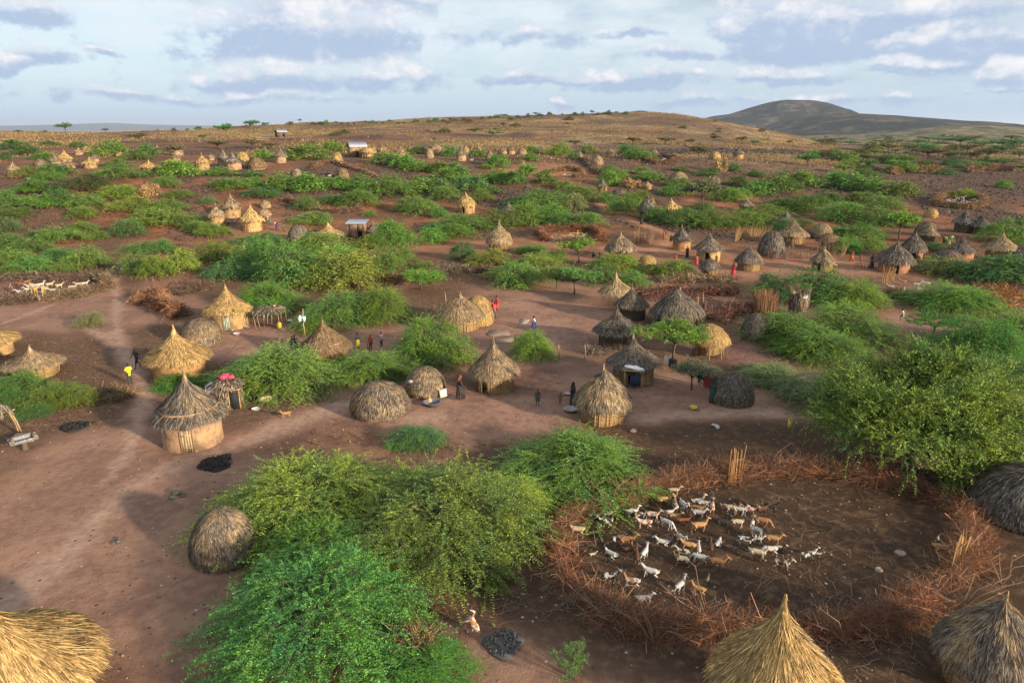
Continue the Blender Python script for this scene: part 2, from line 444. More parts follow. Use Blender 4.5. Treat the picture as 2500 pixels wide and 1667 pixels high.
ny, nx = 760, 560
_yr = np.concatenate([np.linspace(-70, 14, 30, endpoint=False), np.exp(np.linspace(math.log(14), math.log(28000), ny - 30))])
_uu = np.linspace(-1, 1, nx); _uu = np.sign(_uu) * np.abs(_uu) ** 1.08
XX = _uu[None, :] * (np.abs(_yr)[:, None] * 0.95 + 45)
YY = np.repeat(_yr[:, None], nx, 1)
ZZ = ground_z(XX, YY)
bare = np.zeros_like(XX); path_sunstrip = np.zeros_like(XX)
for L, w in PATHS_SUNSTRIP:
    d = dist_line(XX, YY, L) + (fbm(XX / 1.5, YY / 1.5, 3, 3) - .5) * 1.1
    bare = np.maximum(bare, 1 - sstep(d, w * .5, w * 1.7)); path_sunstrip = np.maximum(path_sunstrip, 1 - sstep(d, w * .1, w * .75))
for z_, cx, cy, rx, ry in YARDS:
    p, _ = zat(z_, cx, cy)
    d = np.hypot((XX - p.x) / rx, (YY - p.y) / ry) + (fbm(XX / 6, YY / 6, 4, 4) - .5) * .9
    bare = np.maximum(bare, .85 * (1 - sstep(d, .6, 1.15)))
dung = np.where(in_poly(XX, YY, PEN_LINE), 1.0, 0.0)
dung = np.maximum(dung, 1 - sstep(np.hypot((XX - PEN_C[0]) / 17, (YY - PEN_C[1]) / 12), .75, 1.1)) * 1.0
_db, _ = zat('D', 1700, 1010)
dung = np.maximum(dung, .8 * (1 - sstep(np.hypot((XX - _db.x) / 9, (YY - _db.y) / 4) + (fbm(XX / 3, YY / 3, 3, 2) - .5) * .8, .5, 1.1)))  # darker patch of ground behind the pen, in its floor colour
UUr = XX / np.maximum(YY, 30)
drygrass = sstep(YY, 205, 300) * sstep(fbm(XX / 40, YY / 60, 4, 9), .35, .6)
drygrass = np.maximum(drygrass, sstep(YY, 330, 480) * .85)
rock = sstep(fbm(XX / 18, YY / 26, 4, 21), .50, .62) * sstep(YY, 118, 150)
rock = np.maximum(rock, sstep(UUr, .33, .46) * sstep(YY, 165, 200) * (1 - sstep(YY, 260, 330)))
rock = np.maximum(rock, .7 * sstep(UUr, .08, .16) * sstep(YY, 178, 205) * (1 - sstep(YY, 262, 300)))
rock *= (1 - bare)
litter = sstep(fbm(XX / 9, YY / 9, 4, 31), .40, .60) * (1 - bare)
green = sstep(UUr, .36, .46) * sstep(YY, 330, 480) * (1 - sstep(YY, 2500, 5000))
scrub = sstep(YY, 900, 2200)
warm = sstep(YY + 14 * (fbm(XX / 12, YY / 12, 3, 51) - .5), 70, 125)
idx = np.arange(ny * nx).reshape(ny, nx)
QQ = np.stack([idx[:-1, :-1], idx[:-1, 1:], idx[1:, 1:], idx[1:, :-1]], -1).reshape(-1, 4)

def ground_mat(N):
    geo = N.n('ShaderNodeNewGeometry'); P = geo.outputs['Position']
    n1 = N.noise(P, 0.22, 6, .62); n2 = N.noise(P, 1.6, 6, .65); n3 = N.noise(P, 9.0, 4, .7); n0 = N.noise(P, 0.055, 4, .5)
    c = N.mix(N.ss(n1, .38, .62), (0.120, 0.063, 0.043), (0.255, 0.140, 0.084))
    c = N.mix(N.m('MULTIPLY', N.ss(n0, .42, .62), .5), c, (0.225, 0.125, 0.105))
    c = N.mix(N.m('MULTIPLY', N.ss(n2, .50, .66), .75), c, (0.095, 0.053, 0.038))
    # trodden earth
    bare_c = N.mix(N.ss(N.m('ADD', N.m('MULTIPLY', n2, .6), N.m('MULTIPLY', n1, .4)), .40, .60), (0.232, 0.128, 0.092), (0.355, 0.208, 0.143))
    c = N.mix(N.m('MULTIPLY', attr(N, 'bare'), .9), c, bare_c)
    c = N.mix(N.m('MULTIPLY', attr(N, 'path_sunstrip'), .7), c, N.mix(N.ss(n2, .35, .65), (0.30, 0.195, 0.145), (0.40, 0.265, 0.19)))
    c = N.mix(attr(N, 'warm'), c, N.mix(1.0, c, (1.10, .89, .68), 'MULTIPLY'))
    c = N.mix(N.m('MULTIPLY', attr(N, 'rock'), .8), c, N.mix(N.ss(n2, .4, .6), (0.040, 0.029, 0.026), (0.105, 0.066, 0.050)))
    # fallen leaves and twigs
    lit_c = N.mix(N.ss(n3, .35, .65), (0.040, 0.024, 0.017), (0.20, 0.115, 0.064))
    c = N.mix(N.m('MULTIPLY', attr(N, 'litter'), N.ss(n2, .28, .52)), c, lit_c)
    # dung floor of the pen, and the dark patch behind it
    dn = N.mix(N.ss(n2, .45, .72), (0.058, 0.035, 0.022), (0.140, 0.083, 0.047))
    c = N.mix(attr(N, 'dung'), c, dn)
    # stones
    vo = N.n('ShaderNodeTexVoronoi'); N.set(vo.inputs['Vector'], P); vo.inputs['Scale'].default_value = 0.95
    st = N.ss(vo.outputs['Distance'], .52, .30)
    stc = N.mix(N.ss(N.noise(P, .5, 3), .4, .6), (0.035, 0.030, 0.030), (0.12, 0.085, 0.07))
    c = N.mix(N.m('MULTIPLY', attr(N, 'rock'), st), c, stc)
    # dry grass on the slopes, dark stones between
    v2 = N.n('ShaderNodeTexVoronoi'); N.set(v2.inputs['Vector'], P); v2.inputs['Scale'].default_value = 0.32
    v2.inputs['Randomness'].default_value = 1.0
    gr = N.mix(N.ss(N.noise(P, .016, 6, .65), .42, .60), (0.17, 0.105, 0.062), (0.36, 0.25, 0.12))
    gr = N.mix(N.m('MULTIPLY', N.ss(N.m('ADD', v2.outputs['Distance'], N.m('MULTIPLY', n1, .9)), .88, .50), .85), gr, (0.070, 0.046, 0.035))
    gr = N.mix(N.m('MULTIPLY', N.ss(N.noise(P, .042, 4, .6), .50, .58), .65), gr, (0.095, 0.062, 0.044))
    hf = N.noise(P, 1.1, 5, .8)
    gr = N.mix(N.m('MULTIPLY', N.ss(hf, .48, .62), .8), gr, (0.060, 0.042, 0.034))
    gr = N.mix(N.m('MULTIPLY', N.ss(hf, .44, .34), .7), gr, (0.46, 0.34, 0.17))
    c = N.mix(attr(N, 'drygrass'), c, gr)
    gc = N.mix(N.ss(N.noise(P, .035, 7, .75), .46, .54), (0.028, 0.045, 0.020), (0.24, 0.19, 0.095))
    c = N.mix(N.m('MULTIPLY', attr(N, 'green'), .9), c, gc)
    sc = N.mix(N.ss(N.noise(P, .012, 8, .75), .46, .55), (0.035, 0.048, 0.026), (0.22, 0.18, 0.11))
    c = N.mix(N.m('MULTIPLY', attr(N, 'scrub'), .85), c, sc)
    # pale chips and dark crumbs
    v3 = N.n('ShaderNodeTexVoronoi'); N.set(v3.inputs['Vector'], P); v3.inputs['Scale'].default_value = 2.2
    rnd = N.n('ShaderNodeSeparateColor'); N.set(rnd.inputs[0], v3.outputs['Color'])
    chip = N.m('MULTIPLY', N.ss(v3.outputs['Distance'], .17, .10), N.ss(rnd.outputs[0], .86, .9))
    c = N.mix(chip, c, (0.42, 0.34, 0.28))
    crumb = N.m('MULTIPLY', N.ss(v3.outputs['Distance'], .22, .12), N.ss(rnd.outputs[1], .8, .86))
    c = N.mix(N.m('MULTIPLY', crumb, .8), c, (0.04, 0.028, 0.02))
    h = N.m('ADD', N.m('MULTIPLY', n3, .35), N.m('ADD', n2, N.m('MULTIPLY', N.m('MULTIPLY', attr(N, 'rock'), st), 2.0)))
    return principled(N, c, .95, .1, bump(N, h, .55, .12))
M_GROUND = mat('dry earth', ground_mat)
put('ground', mesh_np('ground', np.stack([XX, YY, ZZ], -1), QQ, smooth=True, mat=M_GROUND,
    attrs=dict(warm=warm.ravel(), path_sunstrip=path_sunstrip.ravel(), bare=bare.ravel(), dung=dung.ravel(), drygrass=drygrass.ravel(), rock=rock.ravel(), litter=litter.ravel(), green=green.ravel(), scrub=scrub.ravel())), kind='structure')

# ------------------------------------------------------------------ the far mountain and the blue hills
def mount_mat(N):
    geo = N.n('ShaderNodeNewGeometry'); P = geo.outputs['Position']
    a = N.noise(P, .007, 8, .72); b = N.noise(P, .022, 7, .8)
    c = N.mix(N.ss(a, .47, .57), (0.034, 0.034, 0.028), (0.135, 0.108, 0.078))
    c = N.mix(N.m('MULTIPLY', N.ss(b, .47, .55), .8), c, (0.018, 0.022, 0.017))
    return principled(N, c, 1.0, .05, bump(N, b, .6, 12))
M_MOUNT = mat('scrub covered rock', mount_mat)
def skyline(pts, z):                # photograph outline -> (x at depth Y, height above the ground plane)
    return np.array([zp(z, *p) for p in pts])
def ridge(name, prof, Y, half, back, zbase, rough, mat_, seed, nxx=260, nyy=60, shoulder=None):
    """hill whose crest follows a skyline at distance Y, falling off towards and away from the viewer"""
    px, py = prof[:, 0], prof[:, 1]
    xs = (px - 1250) / FPX * (Y * _cp); crest = CAM_Z + Y * np.tan(np.arctan((833.5 - py) / FPX) - PITCH)
    X = np.linspace(xs[0], xs[-1], nxx); C = np.interp(X, xs, crest)
    k = np.ones(9) / 9; C = np.convolve(np.pad(C, 4, mode='edge'), k, 'valid')
    t = np.linspace(-1, 1, nyy)
    Yg = Y + np.where(t < 0, t * half, t * back)
    fall = np.where(t < 0, (1 + np.cos(np.pi * np.abs(t) ** 1.15)) / 2, (1 + np.cos(np.pi * t)) / 2)
    GX, GY = np.meshgrid(X, Yg)
    H = np.maximum(C[None, :] - zbase, 0) * fall[:, None]
    nz = (fbm(GX / (half * .22), GY / (half * .22), 5, seed) - .5) - .12
    Z = zbase + H * (1 + nz * rough * (1 - np.abs(fall[:, None]) ** 6)) - 4
    i = np.arange(nxx * nyy).reshape(nyy, nxx)
    Q = np.stack([i[:-1, :-1], i[:-1, 1:], i[1:, 1:], i[1:, :-1]], -1).reshape(-1, 4)
    return put(name, mesh_np(name, np.stack([GX, GY, Z], -1), Q, smooth=True, mat=mat_), kind='structure')
ridge('mountain', skyline([(1560, 300), (1630, 270), (1660, 263), (1700, 257), (1735, 245), (1765, 233), (1795, 228), (1850, 229), (1880, 234), (1908, 243), (1930, 256), (1960, 276), (2000, 296), (2060, 306)], 'D'), 4300, 900, 1500, -30, .5, M_MOUNT, 41)
ridge('mountain_shoulder', skyline([(1700, 308), (1760, 292), (1820, 275), (1870, 265), (1930, 258), (2000, 262), (2080, 268), (2160, 275), (2230, 283), (2300, 294), (2380, 306)], 'D'), 3300, 1300, 900, -25, .6, M_MOUNT, 43)
ridge('hills', skyline([(-700, 812), (-200, 808), (0, 802), (200, 800), (400, 794), (560, 790), (720, 783), (840, 791), (1000, 796), (1200, 799), (1500, 806), (2000, 812), (2600, 815)], 'Z1'), 21000, 3000, 3000, -95, .35, M_MOUNT, 45, 300, 30)
# ------------------------------------------------------------------ labels for the many: said by the nearest landmark and the place in that row
LANDMARKS = [('tall grey hut with the plank door', 458, 1010), ('yellow hut with the needle tip', 425, 850), ('yellow hut with the pale green door', 552, 760), ('brush pen of white goats', 120, 705),
    ('pointed brown hut among people', 790, 820), ('hut pair by the red-dressed people', 1140, 750), ('central tan hut with woven stick wall', 1205, 900), ('sunlit hut beside the leafy front bushes', 1475, 985),
    ('low dome hut with the orange door', 1038, 935), ('ash grey hut with the white bundle', 1548, 880), ('tall rounded grey hut', 1655, 760), ('big leafy round tree', 2220, 1010), ('large goat pen', 1820, 1330),
    ('yellow mud-walled hut with people', 1735, 620), ('stick stockade around the grey dome', 1890, 610), ('dark hut with the yellow crown patch', 2195, 630), ('two-tiered thatch hut', 1198, 580), ('rust red brush pen', 1380, 580),
    ('round pen crowded with white goats', 2345, 500), ('tin-roofed mud house', 875, 365), ('small hut on the bare hillside', 687, 328), ('mud shed with flat tin roof', 880, 565), ('pale hut trio with children', 590, 530),
    ('lone yellow hut with dark doorway', 1138, 495), ('grey hut by the sandy track', 1582, 500), ('dark stone terrace', 1800, 375), ('golden hut row on the far slope', 530, 400), ('hut at the far end with a goat', 30, 415), ('flat yellow-topped hut', 358, 410),
    ('large foreground thorn thicket', 800, 1500), ('pair of slate grey huts', 2390, 540), ('umbrella thorn tree on a bare stem', 1700, 510), ('far thatch row under the hill', 1190, 370), ('spread of small goats by the tall reeds', 2230, 700)]
PENDING = []           # (object, description, px, py)
ORD = ['closest', 'second', 'third', 'fourth', 'fifth', 'sixth', 'seventh', 'eighth', 'ninth', 'tenth', 'eleventh', 'twelfth', 'thirteenth', 'fourteenth', 'fifteenth', 'sixteenth', 'seventeenth', 'eighteenth', 'nineteenth', 'twentieth']
def later_label(o, desc, px, py): PENDING.append((o, desc, px, py))
def settle_labels():
    by = {}
    for o, desc, px, py in PENDING:
        d = sorted((math.hypot(px - lx, (py - ly) * 1.6), n, lx, ly) for n, lx, ly in LANDMARKS)[0]
        dx, dy = px - d[2], (py - d[3]) * 1.6
        rel = ('right of' if dx > 0 else 'left of') if abs(dx) > 1.2 * abs(dy) else ('in front of' if dy > 0 else 'beyond')
        by.setdefault((desc, rel, d[1]), []).append((d[0], o))
    for (desc, rel, lm), rows in by.items():
        rows.sort(key=lambda r: r[0])
        for k, (_, o) in enumerate(rows):
            t_ = f"{desc} {rel} the {lm}" if len(rows) == 1 else f"{ORD[min(k, 19)]} {desc} {rel} the {lm}"
            while len(t_.split()) > 15: t_ = t_.replace(' the ', ' ', 1) if ' the ' in t_ else t_.rsplit(' ', 1)[0]
            o['label'] = t_

# ------------------------------------------------------------------ materials of the huts
def thatch_mat(N):
    oi = N.n('ShaderNodeObjectInfo'); geo = N.n('ShaderNodeNewGeometry')
    tc_ = N.n('ShaderNodeTexCoord')
    off = N.m('MULTIPLY', oi.outputs['Random'], 50.0)
    p = N.vm('ADD', tc_.outputs['Object'], N.n('ShaderNodeCombineXYZ', ins={0: off, 1: off, 2: off}).outputs[0])
    isl = geo.outputs['Random Per Island']
    patch = N.noise(p, .8, 4, .6)
    grey = N.mix(isl, (0.115, 0.095, 0.080), (0.255, 0.215, 0.175))
    wth = N.ss(N.m('ADD', patch, N.m('SUBTRACT', oi.outputs['Alpha'], .5)), .42, .60)
    c = N.mix(N.m('MULTIPLY', wth, .85), oi.outputs['Color'], grey)
    v = N.m('MULTIPLY', N.m('ADD', .36, N.m('MULTIPLY', N.m('POWER', isl, 1.6), 1.25)), N.lin(N.noise(p, 2.3, 4, .7), .3, .7, .62, 1.22))
    c = N.mix(1.0, c, N.n('ShaderNodeCombineColor', ins={0: v, 1: v, 2: v}).outputs[0], 'MULTIPLY')
    d = N.n('ShaderNodeBsdfDiffuse', ins={0: c}); t = N.n('ShaderNodeBsdfTranslucent', ins={0: c})
    mx = N.n('ShaderNodeMixShader', ins={0: .12}); N.t.links.new(d.outputs[0], mx.inputs[1]); N.t.links.new(t.outputs[0], mx.inputs[2])
    return mx.outputs[0]
M_THATCH = mat('thatch straw', thatch_mat)
def mud_mat(N):
    oi = N.n('ShaderNodeObjectInfo'); tc_ = N.n('ShaderNodeTexCoord'); p = tc_.outputs['Object']
    a = N.noise(p, 1.4, 5, .65); b = N.noise(p, 9.0, 5, .7)
    c = N.mix(N.m('MULTIPLY', N.ss(a, .42, .66), .75), oi.outputs['Color'], (0.13, 0.085, 0.055))
    c = N.mix(N.m('MULTIPLY', N.ss(b, .55, .75), .35), c, (0.42, 0.29, 0.17))
    return principled(N, c, .95, .1, bump(N, N.m('ADD', a, N.m('MULTIPLY', b, .5)), .6, .06))
M_MUD = mat('mud plaster', mud_mat)
def stick_mat(N):
    oi = N.n('ShaderNodeObjectInfo'); geo = N.n('ShaderNodeNewGeometry'); isl = geo.outputs['Random Per Island']
    v = N.m('ADD', .5, N.m('MULTIPLY', isl, 1.0))
    c = N.mix(1.0, oi.outputs['Color'], N.n('ShaderNodeCombineColor', ins={0: v, 1: v, 2: v}).outputs[0], 'MULTIPLY')
    return principled(N, c, .9, .15)
M_STICK = mat('dry sticks', stick_mat)
def wood_mat(N):
    oi = N.n('ShaderNodeObjectInfo'); tc_ = N.n('ShaderNodeTexCoord')
    w_ = N.noise(N.vm('MULTIPLY', tc_.outputs['Object'], (14, 14, 1.2)), 1.0, 5, .7)
    c = N.mix(N.ss(w_, .4, .7), oi.outputs['Color'], (0.10, 0.075, 0.055))
    return principled(N, c, .8, .2, bump(N, w_, .4, .02))
M_WOOD = mat('weathered wood', wood_mat)
def plain_mat(N):
    oi = N.n('ShaderNodeObjectInfo'); tc_ = N.n('ShaderNodeTexCoord')
    a = N.noise(tc_.outputs['Object'], 6.0, 4, .6)
    v = N.lin(a, .3, .7, .78, 1.15)
    c = N.mix(1.0, oi.outputs['Color'], N.n('ShaderNodeCombineColor', ins={0: v, 1: v, 2: v}).outputs[0], 'MULTIPLY')
    return principled(N, c, .75, .25)
M_PLAIN = mat('cloth and paint', plain_mat)
def tin_mat(N):
    tc_ = N.n('ShaderNodeTexCoord')
    a = N.noise(tc_.outputs['Object'], 1.6, 5, .65)
    c = N.mix(N.ss(a, .5, .72), (0.52, 0.54, 0.60), (0.30, 0.25, 0.23))
    return principled(N, c, .45, .5, Metallic=.55)
M_TIN = mat('corrugated tin', tin_mat)

# ------------------------------------------------------------------ thatch
def arc(prof):
    prof = np.asarray(prof, float)
    s = np.concatenate([[0], np.cumsum(np.hypot(*np.diff(prof, axis=0).T))])
    return prof, s
def smooth_prof(pts, n=24):
    pts = np.asarray(pts, float); t = np.linspace(0, 1, len(pts)); tt = np.linspace(0, 1, n)
    r = np.interp(tt, t, pts[:, 0]); z = np.interp(tt, t, pts[:, 1])
    for _ in range(2):
        r[1:-1] = (r[:-2] + 2 * r[1:-1] + r[2:]) / 4; z[1:-1] = (z[:-2] + 2 * z[1:-1] + z[2:]) / 4
    return np.stack([r, z], 1)
def thatch(mb, prof, n, L, w, rs, lift=.07, fringe=.22, lump=.05, sector=None):
    """straw strips laid down a lathed profile (apex first); the lowest ones hang over the eave"""
    prof, s = arc(prof); S = s[-1]
    tr = np.gradient(prof[:, 0], s); tz = np.gradient(prof[:, 1], s)
    g = np.linspace(0, S, 200); cdf = np.cumsum(np.interp(g, s, prof[:, 0]) + .06); cdf /= cdf[-1]
    s0 = np.interp(rs.random(n), cdf, g) - L * .3
    nf = int(n * .16)
    s0[:nf] = S - L * (.72 + .5 * rs.random(nf))                      # eave fringe
    ln = L * (.55 + .75 * rs.random(n)); ln[:nf] *= .9 + fringe * rs.random(nf)
    phi = rs.random(n) * 2 * np.pi
    if sector:
        phi = sector[0] * np.clip(rs.normal(0, .26, n), -.6, .6); s0 = S * (sector[1] + (sector[2] - sector[1]) * rs.random(n))
    skew = rs.normal(0, .17, n) + .22 * np.sin(phi * 5 + rs.random() * 6) * rs.random(n)
    hz = lump * (np.sin(phi * 3 + rs.random() * 6) + np.sin(phi * 7 + rs.random() * 6) * .6)
    lay = rs.random(n)
    P = np.zeros((n, 3, 3))
    for k, f in enumerate((0., .5, 1.)):
        q = s0 + ln * f; qc = np.clip(q, 0, S); over = np.maximum(q - S, 0)
        r = np.interp(qc, s, prof[:, 0]); z = np.interp(qc, s, prof[:, 1])
        a, b = np.interp(qc, s, tr), np.interp(qc, s, tz)
        nr, nzv = -b, a; ns = np.hypot(nr, nzv) + 1e-9; nr, nzv = nr / ns, nzv / ns
        sg = np.where(nzv < 0, 1, 1)
        off = .012 + lift * lay * (.35 + .65 * f) + hz * np.clip(qc / S, 0, 1) + .035 * (((s0 + .3 * L) / .62 + .18 * np.sin(phi * 4)) % 1.0) * f * (L > .5)
        r = r + nr * off + over * a * .7; z = z + nzv * off + over * b * .7 - over * .25
        ph = phi + skew * ln * (f - .5) / np.maximum(r, .25)
        P[:, k, 0] = np.maximum(r, .01) * np.cos(ph); P[:, k, 1] = np.maximum(r, .01) * np.sin(ph); P[:, k, 2] = z
    tw = (rs.random(n) - .5) * .9
    side = np.stack([-np.sin(phi) * np.cos(tw), np.cos(phi) * np.cos(tw), np.sin(tw)], 1)
    ww = w * (.6 + .8 * rs.random(n))[:, None] * np.array([.8, 1.0, .45])[None, :]
    mb.add(*ribbons(P, ww, side))

LOD = {'xl': (15000, .0145, .80), 'hero': (8000, .019, .70), 'mid': (2800, .036, .75), 'far': (850, .075, .9)}
SHAPES = {   # (radius fraction, height) from apex to eave of the thatch, for an eave radius of 2.6 m; heights in metres
    'cone': [(.02, 4.02), (.10, 3.66), (.26, 3.24), (.50, 2.72), (.76, 2.24), (1.0, 1.82)],
    'steep': [(.02, 4.10), (.08, 3.74), (.22, 3.30), (.46, 2.76), (.74, 2.12), (1.0, 1.58)],
    'bullet': [(.02, 4.05), (.12, 3.74), (.36, 3.28), (.62, 2.76), (.84, 2.18), (1.0, 1.60)],
    'wide': [(.02, 4.0), (.08, 3.60), (.24, 3.16), (.48, 2.72), (.76, 2.28), (1.0, 1.86)],
    'dome': [(.02, 4.4), (.28, 4.24), (.58, 3.74), (.80, 2.90), (.94, 1.90), (1.0, 1.15), (.99, .55)],
    'cap': [(.02, 4.4), (.30, 4.22), (.60, 3.75), (.84, 3.05), (1.0, 2.30)],
    'upper': [(.02, 4.05), (.10, 3.72), (.30, 3.25), (.58, 2.78), (.86, 2.38)],
    'lower': [(.70, 2.62), (.86, 2.15), (1.0, 1.55), (1.04, 1.30)],
}
_roof = {}
def roof_mesh(shape, lod, var):
    key = (shape, lod, var)
    if key in _roof: return _roof[key]
    rs = np.random.default_rng(abs(hash(('roof', shape, var))) % 10 ** 6 if False else (sum(map(ord, shape)) * 97 + var * 31 + len(lod) * 7))
    n, w, L = LOD[lod]
    prof = smooth_prof(SHAPES[shape]); prof[:, 0] *= 2.6
    mb = MB()
    mb.lathe(np.stack([prof[:, 0] * .985, prof[:, 1] - .03], 1)[::-1], 28 if lod != 'far' else 16, close_top=True)
    if lod in ('xl', 'hero'):
        thatch(mb, prof, n, L, w, rs)
        thatch(mb, prof, n // 8, L * .8, w * .8, rs, lift=.17, fringe=.3)
    else:
        thatch(mb, prof, n, L, w, rs)
    _roof[key] = mb.mesh('thatch_' + shape, M_THATCH)
    return _roof[key]
_patch = {}
def patch_mesh(shape, var):
    if (shape, var) not in _patch:
        rs = np.random.default_rng(len(shape) * 17 + var); prof = smooth_prof(SHAPES[shape]); prof[:, 0] *= 2.6; mb = MB()
        thatch(mb, prof, 420, .7, .026, rs, lift=.16, sector=(.75 + .3 * var, .12 + .1 * var, .62 + .1 * var))
        _patch[(shape, var)] = mb.mesh('roof_patch', M_THATCH)
    return _patch[(shape, var)]
_tip = {}
def tip_mesh(lod):
    if lod in _tip: return _tip[lod]
    rs = np.random.default_rng(5); mb = MB()
    mb.lathe([(.17, 3.72), (.12, 3.95), (.065, 4.15), (.035, 4.32), (.012, 4.5)], 8, close_top=True)
    if lod != 'far':
        thatch(mb, [(.012, 4.5), (.035, 4.32), (.065, 4.15), (.13, 3.95), (.24, 3.7)], 130, .45, .02, rs, lift=.05, fringe=.1, lump=0)
    _tip[lod] = mb.mesh('roof_tip', M_THATCH)
    return _tip[lod]
_wall = {}
RW = 2.02
def wall_mesh(kind, door, lod, H=1.75):
    key = (kind, door, lod in ('far',), H)
    if key in _wall: return _wall[key]
    rs = np.random.default_rng(sum(map(ord, kind)) + int(H * 100)); mb = MB()
    k, nz = (60, 9) if lod != 'far' else (30, 5)
    th = np.arange(k) / k * 2 * np.pi - np.pi / 2 + np.pi / k; zz = np.linspace(-.25, H, nz)
    rad = RW * (1 + .012 * np.sin(th * 3)) * (.94 if kind in ('stick', 'post') else 1)
    V = np.stack([np.repeat((rad * np.cos(th))[None], nz, 0) * (1 + .02 * (1 - zz / H))[:, None], np.repeat((rad * np.sin(th))[None], nz, 0) * (1 + .02 * (1 - zz / H))[:, None], np.repeat(zz[:, None], k, 1)], -1).reshape(-1, 3)
    i, j = np.meshgrid(np.arange(nz - 1), np.arange(k), indexing='ij'); j2 = (j + 1) % k
    Q = np.stack([i * k + j, i * k + j2, (i + 1) * k + j2, (i + 1) * k + j], -1).reshape(-1, 4)
    half = {None: 0, 'open': .20, 'plank': .17}[door]
    if half:
        mid = (np.arctan2(np.sin(th + np.pi / k + np.pi / 2), np.cos(th + np.pi / k + np.pi / 2)))
        keep = ~((np.abs(mid)[j] < half) & (zz[i] < 1.52)).ravel()
        Q = Q[keep]
    if kind != 'open':
        mb.add(V, Q)
    mats = [M_MUD if kind in ('mud', 'mudpost') else M_STICK]
    def dood(a): return half and abs(math.atan2(math.sin(a + math.pi / 2), math.cos(a + math.pi / 2))) < half + .04
    if kind in ('stick', 'mudpost', 'post', 'open'):
        npost = {'stick': 26, 'mudpost': 18, 'post': 46, 'open': 12}[kind]
        for q in range(npost):
            a = q / npost * 2 * np.pi + rs.normal() * .05
            if dood(a): continue
            r0 = RW * 1.01; x, y = r0 * math.cos(a), r0 * math.sin(a); b = rs.normal(0, .04, 2)
            mb.tube([(x, y, -.2), (x + b[0], y + b[1], H * .5), (x + b[0] * 1.5, y + b[1] * 1.5, H + .08)], .028 + .02 * rs.random(), 5)
    if kind == 'stick':
        n = 520 if lod != 'far' else 160
        a0 = rs.random(n) * 2 * np.pi; z0 = rs.random(n) * H; ln = .35 + .5 * rs.random(n); P = np.zeros((n, 4, 3))
        for q in range(4):
            a = a0 + ln * (q / 3 - .5) / 1.0; r0 = RW * (.985 + .03 * rs.random(n)); z = z0 + rs.normal(0, .05, n) + (q - 1.5) * rs.normal(0, .05, n)
            P[:, q] = np.stack([r0 * np.cos(a), r0 * np.sin(a), z], 1)
        ok = ~np.array([bool(dood(a)) for a in a0]); P = P[ok]
        mb.add(*ribbons(P, np.full((len(P), 4), .018 if lod != 'far' else .04), np.tile([0, 0, 1.0], (len(P), 1))))
    _wall[key] = mb.mesh('wall_' + kind, mats)
    return _wall[key]
_doorm = {}
def door_meshes():
    if 'd' not in _doorm:
        mb = MB()
        for q in range(4): mb.box((-.255 + q * .17, 0, .72), (.155, .04, 1.36 + .02 * (q % 2)))
        mb.box((0, -.028, .35), (.64, .02, .09)); mb.box((0, -.028, 1.1), (.64, .02, .09))
        _doorm['d'] = mb.mesh('door', M_WOOD)
        mb = MB()
        for sx in (-1, 1): mb.tube([(sx * .40, -.02, -.1), (sx * .41, -.03, .8), (sx * .39, 0, 1.56)], .045, 6)
        mb.tube([(-.5, 0, 1.47), (.5, .01, 1.49)], .04, 6)
        _doorm['f'] = mb.mesh('door_frame', M_WOOD)
    return _doorm['d'], _doorm['f']

